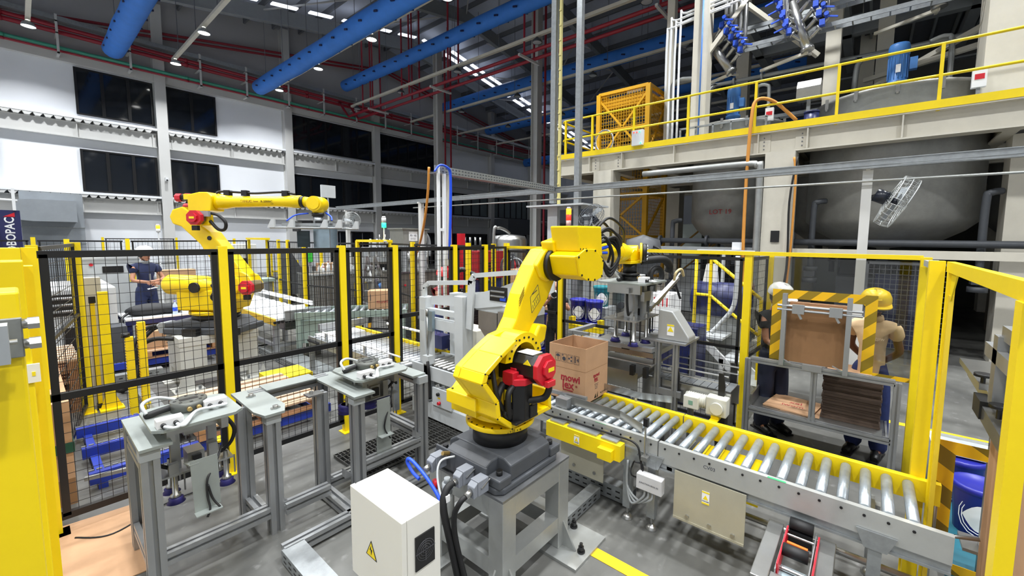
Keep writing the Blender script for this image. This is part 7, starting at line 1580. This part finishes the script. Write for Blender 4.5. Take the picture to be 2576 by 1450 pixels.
    for s_ in (-1, 1): ey.ball((.083, s_*.032, .012), .011, 8, 6, (.6, 1.2, .7))
    ey.xf(W @ HM).build('eyes', mat('eye_dark', (24, 20, 20), .2), bo)
    br_ = MB()
    for s_ in (-1, 1): br_.bar((.09, s_*.018, .034), (.084, s_*.05, .034), .006, .008)
    br_.xf(W @ HM).build('eyebrows', hair, bo)
    MB().bar((.1, -.02, -.06), (.1, .02, -.06), .004, .006).xf(W @ HM).build('lips', mat('lip', (120, 66, 60), .6), bo)
    hr_ = MB(); hr_.lathe([(.078, -.045), (.093, 0), (.09, .04), (.07, .085), (.0, .115)], (-.012, 0, 0), n=18); hr_.xf(W @ HM).build('hair', hair, bo)
    if collar:
        MB().lathe([(.062, 1.43), (.085, 1.44), (.07, 1.5), (.06, 1.495)], (0+lx(1.45), 0, 0), n=16).xf(W).build('collar', collar, sh)
    if hat == 'helmet':
        HH = W @ HM
        h_ = MB().lathe([(.118, .03), (.12, .05), (.115, .09), (.095, .13), (.06, .152), (0, .16)], (-.005, 0, 0), n=24)
        h_.prism([(.1+.075*math.cos(R(a)), .1*math.sin(R(a))) for a in range(-90, 91, 15)]+[(0.04, .11), (0.04, -.11)], 'z', .03, .04)
        h_.bar((-.11, 0, .085), (.02, 0, .165), .03, .015).bar((.02, 0, .165), (.108, 0, .09), .03, .015)
        o = h_.xf(Matrix.Scale(1.1, 4)).xf(HH).build('helmet', helmet, root)
        MB().tube([(0, .085, .03), (.02, .075, -.06), (.05, .03, -.115), (.05, -.03, -.115), (.02, -.075, -.06), (0, -.085, .03)], .005, 5).xf(HH).build('chin_strap', blk, o)
        return root, W, HH, o
    return root, W, W @ HM, None
hy = mat('helmet_yellow', (242, 206, 10), .3)
r_, W_, H_, he = person('person in a yellow helmet and beige polo shirt, hands behind back, beside the magazine', 5.42, -.07, R(168), (((-.1, .21, 1.13), (-.16, .05, .98)), ((-.1, -.21, 1.13), (-.16, -.05, .96))), sk=skin_d, top=beige, helmet=hy, height=1.66, look=(.45, .3), collar=beige)
MB().lathe([(.122, .028), (.122, .05), (.119, .05), (.119, .028)], (-.005, 0, 0), n=20).xf(H_).build('helmet_band', dgrey, he)
MB().bar((-.02, 0, .172), (.06, 0, .155), .05, .008).bar((.03, -.06, .15), (.1, -.06, .08), .02, .01).xf(H_).build('helmet_vents', dgrey, he)
MB().box(.09, .115, -.06, .06, -.02, .03).xf(H_).build('visor', mat('visor_dark', (30, 30, 32), .15), he)
text('embroidery', 'gpw', .05, W_ @ Vector((.142, .08, 1.28)), W_.to_3x3() @ Vector((0, 1, 0)), (0, 0, 1), mat('thread_pale', (240, 224, 200), .8), r_)
r_, W_, H_, he = person('person in a white helmet and black shirt, partly behind the upright cartons', 5.4, .8, R(-130), (((.1, .2, 1.1), (.32, .05, 1.1)), ((.1, -.2, 1.1), (.32, -.05, 1.08))), top=mat('cloth_black', (22, 24, 28), .9), bottom=mat('cloth_navy_dark', (30, 36, 58), .9), helmet=mat('helmet_white', (236, 236, 236), .25), height=1.66, look=(.2, .35))
MB().cyl((.118, .0, .08), (.122, .0, .08), .014, n=12).xf(H_).build('helmet_badge', navy, he)
MB().box(-.165, -.16, .02, .1, 1.3, 1.32).xf(W_).build('shirt_print', red, r_)
r_, W_, H_, he = person('person in a white helmet and navy polo with pale collar, forearms crossed holding paper', 1.52, 11.09, R(-72), (((.1, .25, 1.13), (.27, .0, 1.1)), ((.1, -.25, 1.13), (.27, -.02, 1.08))), top=mat('polo_navy', (30, 38, 72), .85), bottom=mat('jean_dark', (32, 42, 78), .9), helmet=mat('helmet_white', (236, 236, 236), .25), height=1.74, look=(.2, .15), collar=mgrey)
r_.location.z = .18; one(MB().box(1.2, 1.85, 10.8, 11.4, 0, .18), 'step_platform', mgrey, 'low grey platform under the person with crossed forearms', 'platform')
MB().bar((.26, -.1, 1.14), (.3, .03, 1.17), .09, .012).xf(W_).build('held_paper', paper, r_)
MB().box(.152, .158, -.012, .012, 1.22, 1.42).xf(W_).build('placket', mgrey, r_)
r_, W_, H_, he = person('person in a red helmet and dark red jacket behind the sealing machine', 4.42, 5.55, R(-75), (((.1, .24, 1.15), (.3, .1, 1.3)), ((.12, -.24, 1.15), (.3, -.06, 1.28))), top=mat('jacket_red', (130, 28, 36), .85), helmet=mat('helmet_red', (204, 36, 40), .3), height=1.64, look=(.1, .2), sleeve=1.7)
MB().box(.3, .37, -.04, .12, 1.33, 1.42).cyl((.37, .04, 1.375), (.4, .04, 1.375), .03, n=12).xf(W_).build('held_camera', blk, r_)
r_, W_, H_, he = person('person in black clothes taking a photo with a white camera behind the robot arm', 5.5, 3.98, R(-148), (((.2, .26, 1.22), (.24, .09, 1.42)), ((.2, -.26, 1.22), (.24, -.09, 1.42))), top=mat('cloth_black', (22, 24, 28), .9), bottom=mat('cloth_black', (22, 24, 28), .9), height=1.5, hat=None, look=(0, .1), lean=.1, hands=(((0, -.3, 1), 1.0, (1, 0, 0)), ((0, .3, 1), 1.0, (1, 0, 0))))
MB().cyl((.28, 0, 1.52), (.42, 0, 1.52), .065, n=20).xf(W_).build('camera', white, r_); MB().cyl((.42, 0, 1.52), (.425, 0, 1.52), .05, n=20).xf(W_).build('camera_lens', blk, r_)
# ================================================================ yellow gate posts at the left edge, close to the camera
ga_ = thing('gate_post', 'nearest yellow gate post with a grey bolted hinge plate at the left edge', 'gate post', (-.15, 1.15, 0))
MB().box(-.25, -.006, 1.1, 1.2, 0, 2.105).build('post', yel, ga_, .004)
MB().box(-.11, -.0055, 1.092, 1.1, 1.995, 2.062).build('hinge_plate', mat('zinc_dull', (150, 152, 148), .45, .6, var=.08, scale=20), ga_, .002)
for z in (2.052, 2.018):
    MB().cyl((-.006, 1.088, z), (.009, 1.088, z), .0085, n=10).cyl((.0, 1.088, z), (.013, 1.088, z), .0105, n=6).build('bolt', stain, ga_)
MB().cyl((-.04, 1.06, 2.028), (-.012, 1.06, 2.028), .004, n=8).cyl((-.048, 1.06, 2.028), (-.037, 1.06, 2.028), .008, n=6).build('bolt', stain, ga_)
gb_ = thing('gate_post', 'yellow gate post with a white switch just behind the nearest post', 'gate post', (-.1, 2.05, 0))
MB().box(-.25, .003, 2.0, 2.1, 0, 2.12).build('post', yel, gb_, .004); MB().box(.003, .022, 2.06, 2.14, 0, 2.1).build('stop_strip', yel, gb_)
MB().box(-.012, .016, 1.992, 2.0, 1.742, 1.8).build('switch_plate', mat('switch_ivory', (232, 228, 214), .4), gb_); MB().box(-.001, .006, 1.99, 1.992, 1.763, 1.776).build('switch_button', lab_y, gb_)
gcx = thing('gate_post', 'yellow gate post beside the first mesh fence post at the left edge', 'gate post', (-.1, 4.5, 0))
MB().box(-.16, .0, 4.44, 4.54, 0, 2.11).build('post', yel, gcx, .004)
MB().prism([(-.14, 1.02), (-.02, 1.02), (-.02, 1.06), (-.14, 1.06)], 'z', 2.0, 2.06).build('top_cap', mgrey, ga_)
# ================================================================ machines and stock in the background aisles
def bars(t, nm, x0, x1, y0, y1, z0, z1, step, m_, th=.01):
    mb = MB(); n = int((x1-x0)/step)
    for k_ in range(n+1): mb.box(x0+k_*step-th/2, x0+k_*step+th/2, y0-th, y0, z0, z1)
    n = int((y1-y0)/step)
    for k_ in range(n+1): mb.box(x0-th, x0, y0+k_*step-th/2, y0+k_*step+th/2, z0, z1)
    tag(mb.build(nm, m_, t), kind='stuff')
brn = mat('crate_grey_brown', (110, 104, 96), .7, .2, var=.1, scale=6)
wbn = thing('wire_bin', 'grey-brown wire mesh bin with a padlock plate, beyond the bright conveyor table', 'bin', (5.0, 11.4, 0))
MB().box(4.72, 5.9, 11.12, 12.0, .12, 1.2).build('liner', brn, wbn); bars(wbn, 'wire_bars', 4.7, 5.92, 11.1, 12.02, .1, 1.24, .05, mgrey)
for z in (.12, 1.22): MB().box(4.68, 5.94, 11.08, 11.1, z-.02, z+.02).box(4.68, 4.7, 11.1, 12.04, z-.02, z+.02).build('rim', mgrey, wbn)
one(MB().box(5.75, 5.95, 10.92, 11.02, .55, .95), 'yellow_box', yel, 'small yellow box fixed to the fence in front of the wire bin', 'box')
fl_ = thing('bottle_table', 'stainless table crowded with pale bottles and red caps behind the wire bin', 'table', (6.6, 13, 0))
MB().box(5.6, 7.4, 12.4, 13.4, 1.1, 1.15).build('top', stain, fl_)
for x in (5.65, 7.35):
    for y in (12.45, 13.35): MB().box(x-.03, x+.03, y-.03, y+.03, 0, 1.1).build('leg', stain, fl_)
for k_ in range(12): MB().cyl((5.8+.13*k_, 12.45, .3), (5.8+.13*k_, 12.45, 1.1), .015, n=6).build('strut', stain, fl_)
rng = random.Random(3)
for k_ in range(26):
    x, y = 5.75+rng.random()*1.5, 12.5+rng.random()*.8; h = .12+rng.random()*.18
    t = thing('bottle', 'small pale bottle among the crowd on the stainless table', 'bottle', (x, y, 1.15), 'bottles on the stainless table')
    MB().lathe([(0, 0), (.045, 0), (.045, h*.7), (.02, h*.85), (.02, h)], (x, y, 1.15), n=10).build('body', white if k_ % 3 else lgrey, t); MB().cyl((x, y, 1.15+h), (x, y, 1.17+h), .024, n=8).build('cap', red if k_ % 5 == 0 else white, t)
gs = thing('control_pedestal', 'bright green control box on a slim grey pedestal behind the far robot gripper', 'control box', (5.26, 12.6, 0))
MB().box(5.2, 5.34, 12.55, 12.65, 1.48, 1.78).build('box', mat('bright_green', (60, 190, 60), .5), gs); MB().box(5.24, 5.3, 12.57, 12.63, 0, 1.48).build('pedestal', mgrey, gs)
sk_ = thing('pallet_stacker', 'dark grey pallet stacker with small wheels far behind the wire bin', 'stacker', (5.9, 15, 0))
MB().box(5.5, 6.4, 14.8, 15.4, .3, 1.2).prism([(5.5, 1.2), (5.9, 1.2), (5.6, 1.75), (5.5, 1.75)], 'y', 14.85, 15.35).build('body', mat('stacker_grey', (70, 74, 78), .5), sk_)
for x in (5.6, 6.3): MB().cyl((x, 14.76, .16), (x, 14.86, .16), .15, n=14).build('wheel', rub, sk_)
yr = thing('yellow_trolley', 'yellow tubular trolley parked far beyond the mesh panels', 'trolley', (6.2, 17.5, 0))
MB().bar((5.9, 17.4, .9), (6.8, 17.4, .9), .06).bar((5.9, 17.4, .0), (5.9, 17.4, 1.6), .06).bar((6.8, 17.4, .0), (6.8, 17.4, 1.3), .06).bar((5.9, 17.4, 1.6), (6.2, 17.4, 1.6), .06).build('frame', yel, yr); MB().box(5.85, 6.9, 17.2, 17.9, .6, .7).build('deck', dgrey, yr)
for k_ in range(6): one(MB().box(6.2+.42*(k_ % 2), 6.6+.42*(k_ % 2), 13.9, 14.4, .15+.4*(k_//2), .54+.4*(k_//2)), 'closed_carton', card, 'brown carton in the stack behind the bottle table', 'carton', 'cartons behind the bottle table')
wm = cabinet_machine('filling_machine', 'white machine cabinet right of the far robot arm', 4.2, 4.9, 15.7, 16.4, 1.95, white, ((4.3, 4.6, 1.2, 1.5),))
hp2 = thing('hopper', 'grey stainless hopper with a white paper notice above a dark machine', 'hopper', (5.9, 9.1, 0))
HX, HY = 6.55, 9.6
MB().prism([(HX-.35, 2.05), (HX+.35, 2.05), (HX+.38, 2.42), (HX-.38, 2.42)], 'y', HY-.3, HY+.3).box(HX-.42, HX+.42, HY-.34, HY+.34, 2.42, 2.45).build('hopper_box', mat('hopper_grey', (140, 140, 134), .5, .3, var=.08), hp2)
MB().box(HX-.2, HX+.06, HY-.305, HY-.3, 2.12, 2.36).build('paper_notice', paper, hp2); text('lettering', 'F51 02', .07, (HX-.07, HY-.308, 2.26), (1, 0, 0), (0, 0, 1), ink_k, hp2)
for k_ in (.6, .3): MB().bar((HX-.15, HY-.307, 2.14+.1*k_), (HX, HY-.307, 2.14+.1*k_), .004).build('print_line', ink_k, hp2)
for x in (HX-.32, HX+.32):
    for y in (HY-.26, HY+.26): MB().box(x-.03, x+.03, y-.03, y+.03, 0, 2.05).build('leg', mgrey, hp2)
MB().tube(smoothpath([(HX+.38, HY, 2.35), (HX+.55, HY, 2.3), (HX+.65, HY, 2.1), (HX+.66, HY, 1.7)], 5), .05, 8).build('elbow_hose', mgrey, hp2)
MB().box(HX-.6, HX+.6, HY-.45, HY+.4, .05, 1.3).build('machine_base', brn, hp2); MB().box(HX-.62, HX+.62, HY-.47, HY+.42, 1.3, 1.34).build('machine_top', stain, hp2)
for k_ in range(4): MB().cyl((HX-.4+.27*k_, HY-.2, 1.34), (HX-.4+.27*k_, HY-.2, 1.85), .06 if k_ % 2 else .035, n=12).build('column', stain, hp2)
MB().cyl((HX-.45, HY-.46, 1.0), (HX-.45, HY-.48, 1.0), .03, n=10).build('red_button', red, hp2)
one(MB().tube(smoothpath([(5.2, 6.9, 3.6), (5.3, 7.1, 3.0), (5.5, 7.6, 2.2), (5.9, 8.6, 1.3), (6.1, 8.65, .9)], 6), .025, 6), 'hanging_hose', orange, 'orange hose hanging in front of the grey hopper', 'hose')
fm_ = thing('filling_line', 'cluttered stainless filling line with a blue motor left of the step ladder', 'machine', (6.4, 11, 0))
MB().box(5.9, 7.3, 10.6, 11.3, .95, 1.0).build('bed', stain, fm_)
for k_ in range(9): MB().cyl((5.95+.16*k_, 10.65, 0 if k_ % 4 == 0 else .5), (5.95+.16*k_, 10.65, 1.0), .02, n=6).build('strut', stain, fm_)
MB().cyl((6.3, 10.45, .85), (6.3, 10.75, .85), .09, n=16).build('blue_motor', motb, fm_)
for k_ in range(7): MB().lathe([(0, 0), (.07, 0), (.07, .2), (.03, .28), (.03, .34)], (6.0+.19*k_, 10.9, 1.0), n=12).build('nozzle_unit', white if k_ % 2 else stain, fm_)
MB().box(6.0, 7.2, 11.0, 11.1, 1.5, 1.62).box(6.0, 6.06, 11.0, 11.06, 1.0, 1.5).box(7.14, 7.2, 11.0, 11.06, 1.0, 1.5).build('header_frame', mgrey, fm_)
stt = thing('steel_tank', 'upright stainless tank with a curved pipe on top behind the fence', 'tank', (9.0, 8.2, 0))
MB().lathe([(0, .3), (.45, .35), (.5, .5), (.5, 2.15), (.45, 2.28), (0, 2.34)], (9.0, 8.2, 0), n=28).build('vessel', stain, stt)
for a in (0, 120, 240): MB().cyl((9+.4*math.cos(R(a)), 8.2+.4*math.sin(R(a)), 0), (9+.4*math.cos(R(a)), 8.2+.4*math.sin(R(a)), .4), .04, n=8).build('leg', stain, stt)
MB().tube(smoothpath([(8.45, 8.3, .2), (8.45, 8.3, 2.3), (8.55, 8.25, 2.5), (8.8, 8.2, 2.45), (9, 8.2, 2.35)], 6), .045, 8).build('curved_pipe', stain, stt)
rm = thing('red_stacker', 'red pallet truck with a tall red mast behind the red-helmeted person', 'truck', (5.6, 6.9, 0))
MB().box(5.5, 5.62, 6.75, 6.87, .0, 2.3).box(5.75, 5.87, 6.6, 6.72, .0, 2.3).build('mast', red, rm); MB().box(5.45, 5.95, 6.45, 6.9, .2, .95).build('body', mat('truck_red', (160, 24, 32), .45), rm)
rm2 = thing('red_compressor', 'red machine housing with dark vents behind the fence', 'machine', (7.0, 7.3, 0))
MB().box(6.6, 7.5, 7.0, 7.6, 1.25, 1.9).build('housing', mat('truck_red', (160, 24, 32), .45), rm2); MB().box(6.65, 7.45, 7.05, 7.55, .1, 1.25).build('stand', navy, rm2)
for k_ in range(5): MB().box(6.68, 7.2, 6.99, 7.0, 1.32+.07*k_, 1.36+.07*k_).build('vent', blk, rm2)
MB().cyl((7.6, 7.0, 1.5), (7.9, 7.0, 1.5), .18, n=16).build('drum', mat('truck_red', (160, 24, 32), .45), rm2)
one(MB().tube(smoothpath([(4.95, 5.85, 1.25), (4.92, 5.82, 1.52), (5.0, 5.72, 1.64), (5.12, 5.56, 1.56), (5.3, 5.3, 1.42)], 6), .05, 6), 'cable_chain', blk, 'black arched cable chain above the sealing machine', 'cable chain')
cl = thing('hose_reel', 'grey hose wound in rings hanging behind the yellow-topped fence corner', 'hose', (6.3, 5.75, 1.6))
for k_ in range(4): MB().tube([Vector((6.3+.03*k_, 5.75-.03*k_, 1.62))+Vector((.17*math.cos(R(a))*.75, -.17*math.cos(R(a))*.65, (.24-.02*k_)*math.sin(R(a)))) for a in range(0, 361, 20)], .018, 6).build('ring', mgrey if k_ % 2 else dgrey, cl)
MB().bar((6.35, 5.7, 0), (6.35, 5.7, 1.9), .05).build('stand', dgrey, cl)
pt = thing('pump_table', 'black pump and pipes on a dark table behind the near robot upper arm', 'machine', (7.0, 5.7, 0))
MB().box(6.7, 7.4, 5.3, 6.0, 1.3, 1.36).build('top', blk, pt)
for x in (6.73, 7.37):
    for y in (5.33, 5.97): MB().box(x-.025, x+.025, y-.025, y+.025, 0, 1.3).build('leg', dgrey, pt)
MB().cyl((6.75, 5.6, 1.46), (7.3, 5.5, 1.46), .09, n=14).cyl((7.2, 5.5, 1.46), (7.2, 5.5, 1.75), .05, n=10).build('pump', dgrey, pt); MB().box(7.0, 7.15, 5.35, 5.5, 1.36, 1.75).build('white_panel', white, pt); MB().cyl((7.3, 5.35, 1.4), (7.3, 5.35, 1.52), .05, n=10).build('yellow_valve', yel, pt)
for x, y, z, h, lb in ((6.05, 5.15, 1.02, .6, 'large brown carton behind the sealing machine head'), (5.95, 4.6, .02, 1.0, 'tall brown carton stack behind the person in black')):
    one(MB().box(x-.25, x+.25, y-.25, y+.25, z, z+h), 'closed_carton', card, lb, 'carton')
one(MB().box(5.78, 6.32, 4.88, 5.42, 0, 1.02), 'work_bench', mgrey, 'grey bench under the large brown carton behind the sealing machine', 'bench')
one(MB().box(29, 33.4, 26.6, 28.4, 2.7, 4.1).prism([(33.4, 2.7), (36, 2.5), (36, 3.3), (33.4, 4.1)], 'y', 26.8, 28.2), 'wall_duct', mat('duct_dark', (104, 108, 112), .6), 'dark grey duct box with a tapering end on the far white wall', 'duct')
# buckets behind the robot arm and gripper
for i, (x, y) in enumerate(((6.2, 3.98), (6.2, 3.66))):
    for k_ in range(3): bucket('%s dark blue paint bucket in the %s stack left of the gripper' % (('bottom', 'middle', 'top')[k_], ('left', 'right')[i]), x, y, .05+.37*k_+(.0 if i else .0), 1.0, face=R(-150))
one(MB().box(5.95, 6.45, 3.4, 4.25, .01, .05), 'low_pallet', wood, 'low board under the blue bucket stacks left of the gripper', 'pallet')
bucket('teal paint bucket behind the blue bucket stacks', 6.6, 3.75, 1.0, 1.0, mat('bucket_teal', (20, 120, 130), .4), mat('bucket_teal', (20, 120, 130), .4), face=R(-150))
one(MB().box(6.4, 6.8, 3.55, 3.95, 0, 1.0), 'bucket_crate', mgrey, 'grey crate under the teal bucket behind the blue bucket stacks', 'crate')
for k_ in range(3): bucket('%s blue paint bucket in the column beside the person in black' % ('bottom', 'middle', 'top')[k_], 5.62, 4.4, .02+.3*k_, .85, face=R(-150))
one(MB().prism([(3.15, .75), (3.75, .75), (3.75, .95), (3.68, .95), (3.68, .83), (3.22, .83), (3.22, .95), (3.15, .95)], 'x', 5.55, 5.65).box(5.56, 5.64, 3.4, 3.5, 0, .75), 'yellow_stand', yel, 'yellow bracket stand behind the open carton, by the blue buckets', 'stand')
sm = cabinet_machine('filling_machine', 'stainless cabinet with dials directly behind the robot gripper', 6.9, 7.6, 3.0, 3.7, 1.5, stain, ())
MB().cyl((6.89, 3.25, 1.2), (6.86, 3.25, 1.2), .08, n=16).cyl((6.89, 3.5, 1.0), (6.86, 3.5, 1.0), .06, n=16).build('dial', dgrey, sm); MB().lathe([(.0, 0), (.3, .1), (.35, .4), (.3, .7), (0, .8)], (7.3, 3.3, 1.5), n=20).build('dome', dgrey, sm)
for k_ in range(3): MB().tube(smoothpath([(7.2, 3.1+.1*k_, 2.1), (7.0, 2.8, 2.0-.08*k_), (6.95, 2.6, 1.6), (7.1, 2.5, 1.2)], 5), .02, 6).build('hose', rub, sm)
wbx = thing('striped_carton', 'white carton with red bars behind the gripper', 'carton', (7.2, 2.9, .5))
MB().box(7.0, 7.5, 2.62, 3.08, .62, 1.26).build('box', paper, wbx)
for k_ in range(5): MB().box(6.995, 7.0, 2.68+.075*k_, 2.7+.075*k_, 1.05, 1.2).build('red_bar', red, wbx)
one(MB().box(6.95, 7.55, 2.6, 3.1, 0, .62), 'navy_stand', navy, 'navy block under the white carton with red bars', 'stand')
nc = thing('navy_cabinet', 'dark navy steel cabinet between the packing table and the steps', 'cabinet', (5.6, 1.75, 0))
MB().box(5.45, 5.85, 1.68, 2.0, .02, 1.06).build('body', navy, nc, .01)
for z in (.45, .62, .8): MB().box(5.445, 5.45, 1.72, 1.78, z, z+.02).build('hinge', blk, nc)
nm = thing('navy_drum', 'navy horizontal drum housing behind the flight of steps', 'machine', (6.8, 1.65, 0))
MB().cyl((6.5, 1.3, 1.33), (6.5, 2.05, 1.33), .26, n=24).build('drum', navy, nm); MB().box(6.4, 6.9, 1.35, 2.0, .0, 1.1).build('base', mgrey, nm); MB().prism([(1.75, 1.55), (1.95, 1.55), (1.9, 1.85), (1.78, 1.85)], 'x', 6.45, 6.6).build('white_chute', white, nm)
sp2 = thing('steps', 'white steel steps with a yellow handrail behind the right mesh fence', 'steps', (6.1, 1.6, 0))
for i, (z, y) in enumerate(((.88, 1.62), (.6, 1.36), (.32, 1.12))): MB().box(5.9, 6.45, y-.13, y+.13, z-.03, z).build('tread', lgrey, sp2)
for x in (5.92, 6.43): MB().bar((x, 1.78, .85), (x, 1.0, .15), .05, .1).box(x-.025, x+.025, 1.72, 1.78, 0, .85).box(x-.025, x+.025, 1.46, 1.52, 0, .6).build('stringer', white, sp2)
MB().box(5.9, 6.45, 1.75, 2.3, .85, .9).build('landing', lgrey, sp2)
MB().tube([(6.2, 1.97, .9), (6.2, 1.965, 1.95), (6.2, 1.76, 1.95), (6.2, 1.3, 1.58), (6.2, 1.1, 1.42)], .025, 8).build('handrail', yel, sp2)
MB().tube([(6.2, 1.97, 1.42), (6.2, 1.76, 1.42), (6.2, 1.3, 1.07), (6.2, 1.1, .92)], .022, 8).build('handrail', yel, sp2); MB().cyl((6.2, 1.76, .9), (6.2, 1.76, 1.95), .024, n=8).build('handrail_post', yel, sp2)
MB().bar((6.2, 1.1, .2), (6.2, 1.1, 1.42), .04).build('handrail_post', yel, sp2)
one(MB().tube(smoothpath([(6.0, 1.37, 2.0), (6.0, 1.37, 1.6), (6.0, 1.4, 1.3), (5.98, 1.55, 1.06), (5.95, 1.65, .93)], 6), .03, 8), 'white_hose', lgrey, 'ribbed pale hose curving down beside the yellow step handrail', 'hose')
sbp = thing('spray_bar', 'white bar with a small sensor box above the fence left of the cream column', 'sensor bar', (9.6, 2.4, 0))
MB().bar((9.2, 2.9, 2.0), (9.9, 1.95, 1.98), .1, .03).build('bar', white, sbp); MB().box(9.68, 9.82, 2.18, 2.34, 2.01, 2.17).build('sensor_box', white, sbp); MB().bar((9.5, 2.45, 0), (9.5, 2.45, 2.0), .06).build('post', lgrey, sbp)
gst = thing('stairway', 'brown-yellow stair rail under the platform beyond the lift', 'stairs', (15, 5, 0))
for dz in (0, .9): MB().bar((14.5, 5.4, .9+dz), (14.5, 3.9, 2.2+dz), .05).build('rail', mat('rail_ochre', (150, 112, 40), .5), gst)
for k_ in range(5): MB().box(14.5, 15.3, 5.2-.3*k_, 5.45-.3*k_, .85+.26*k_, .89+.26*k_).build('tread', steel_d, gst)
for y, z in ((5.2, 1.0), (4.2, 1.9)): MB().bar((14.5, y, 0), (14.5, y, z+1), .05).build('post', mat('rail_ochre', (150, 112, 40), .5), gst)
cabinet_machine('process_cabinet', 'pale green-grey tall cabinet far behind the stair rail', 18.2, 19.2, 5.6, 6.6, 2.9, mat('pale_green', (196, 206, 200), .5), ())
for i, (x, y, w_, h, m_, lb) in enumerate(((13.5, 2.4, .8, 1.6, dgrey, 'dark machine block under the smaller tank'), (14.5, -.8, 1.2, 1.1, brn, 'brown crate under the platform behind the larger tank outlet'), (13.2, 4.3, .7, 1.3, mgrey, 'grey pump cabinet under the platform near the lift'), (17, 1.5, 1.4, 1.7, lgrey, 'pale machine far back under the tanks'))):
    cabinet_machine('process_cabinet', lb, x-w_/2, x+w_/2, y-w_/2, y+w_/2, h, m_, ((x-w_*.3, x+w_*.2, h*.5, h*.8),))
for i, (x, y) in enumerate(((24, 9), (27, 13), (22.5, 17), (30, 20), (25, 24))):
    cabinet_machine('distant_machine', ('grey machine far beyond the lift tower', 'pale machine far down the hall before the end wall', 'dark machine beyond the steel tank', 'pale cabinet at the far end of the hall', 'grey cabinet beside the far wall doors')[i], x-1.2, x+1.2, y-.7, y+.7, (1.9, 2.4, 1.7, 2.2, 1.6)[i], (mgrey, lgrey, dgrey, white, mgrey)[i], ((x-.7, x+.1, .8, 1.3),))
for i, (x, y) in enumerate(((8.2, 14.2), (9.6, 16.0), (11.5, 18.5), (10.5, 11.5), (12.5, 13.5))):
    t = cabinet_machine('filling_machine', ('stainless machine behind the step ladder', 'grey machine beyond the stainless filling line', 'pale machine before the dark wall doors', 'stainless machine left of the upright tank', 'dark machine right behind the hopper')[i], x-.8, x+.8, y-.5, y+.5, (1.5, 1.8, 2.0, 1.6, 1.9)[i], (stain, mgrey, lgrey, stain, dgrey)[i], ((x-.5, x+.3, .9, 1.25),))
    for k_ in range(4): MB().cyl((x-.5+.3*k_, y, (1.5, 1.8, 2.0, 1.6, 1.9)[i]), (x-.5+.3*k_, y, (1.5, 1.8, 2.0, 1.6, 1.9)[i]+.35), .05, n=10).build('vent_pipe', stain, t)
tp = thing('tarp_pile', 'red and blue tarpaulin over boxes beyond the roller conveyor', 'tarpaulin', (6.1, 8.2, 0))
MB().box(5.7, 6.3, 7.1, 7.7, .15, .6).build('red_part', mat('tarp_red', (150, 40, 36), .7, bump=.2), tp); MB().prism([(5.6, .6), (6.4, .6), (6.2, .85), (5.9, .8)], 'y', 7.05, 7.8).build('blue_part', mat('tarp_blue', (40, 90, 210), .7, bump=.2), tp); MB().box(5.65, 6.5, 7.0, 7.9, 0, .15).build('base', wood, tp)
one(MB().box(6.6, 7.3, 6.6, 7.3, .02, .75), 'black_crates', blk, 'stack of black crates beside the tarpaulin pile', 'crates')
# ================================================================ a part that holds several far-apart pieces becomes several parts of one name
KEEP = ('lettering', 'label_print', 'print_line', 'handling_symbol', 'letter_underline', 'eyes', 'eyebrows', 'body', 'shirt', 'up_arrows', 'label_band', 'embroidery', 'print_mark', 'fold_crease', 'conveyor_number', 'locking_lever', 'mounting_bolts')
def split_parts():
    for o in [x for x in D.objects if x.type == 'MESH' and x.parent is not None and x.get('kind') is None and x.data.users == 1 and not x.name.split('.')[0] in KEEP]:
        r = o
        while r.parent is not None: r = r.parent
        if r.get('kind') == 'structure' or r.get('category') == 'person': continue
        me = o.data; nv = len(me.vertices)
        if nv > 6000: continue
        par = list(range(nv))
        def find(a):
            while par[a] != a: par[a] = par[par[a]]; a = par[a]
            return a
        for e in me.edges:
            a, b_ = find(e.vertices[0]), find(e.vertices[1])
            if a != b_: par[a] = b_
        isl = {}
        for i in range(nv): isl.setdefault(find(i), []).append(i)
        if len(isl) < 2 or len(isl) > 60: continue
        bb = []
        for k_, vs in isl.items():
            cs = [me.vertices[i].co for i in vs]
            bb.append((k_, [min(c[j] for c in cs)-.004 for j in range(3)], [max(c[j] for c in cs)+.004 for j in range(3)]))
        cl = {b_[0]: b_[0] for b_ in bb}
        def f2(a):
            while cl[a] != a: a = cl[a]
            return a
        for i in range(len(bb)):
            for j in range(i):
                if all(bb[i][1][k_] <= bb[j][2][k_] and bb[j][1][k_] <= bb[i][2][k_] for k_ in range(3)):
                    a, b_ = f2(bb[i][0]), f2(bb[j][0])
                    if a != b_: cl[a] = b_
        groups = {}
        for b_ in bb: groups.setdefault(f2(b_[0]), set()).add(b_[0])
        if len(groups) < 2: continue
        root_of = [f2(find(i)) for i in range(nv)]
        base = o.name.split('.')[0]; kids = list(o.children)
        for n_, g in enumerate(groups):
            bm = bmesh.new(); bm.from_mesh(me); bm.verts.ensure_lookup_table()
            bmesh.ops.delete(bm, geom=[v for v in bm.verts if root_of[v.index] != g], context='VERTS')
            m2 = D.meshes.new(base); bm.to_mesh(m2); bm.free()
            for mt in me.materials: m2.materials.append(mt)
            q = D.objects.new(base, m2); C.objects.link(q); q.parent = o.parent; q.location = o.location; q.rotation_euler = o.rotation_euler
            if n_ == 0:
                for c in kids: c.parent = q
        D.objects.remove(o)
split_parts()
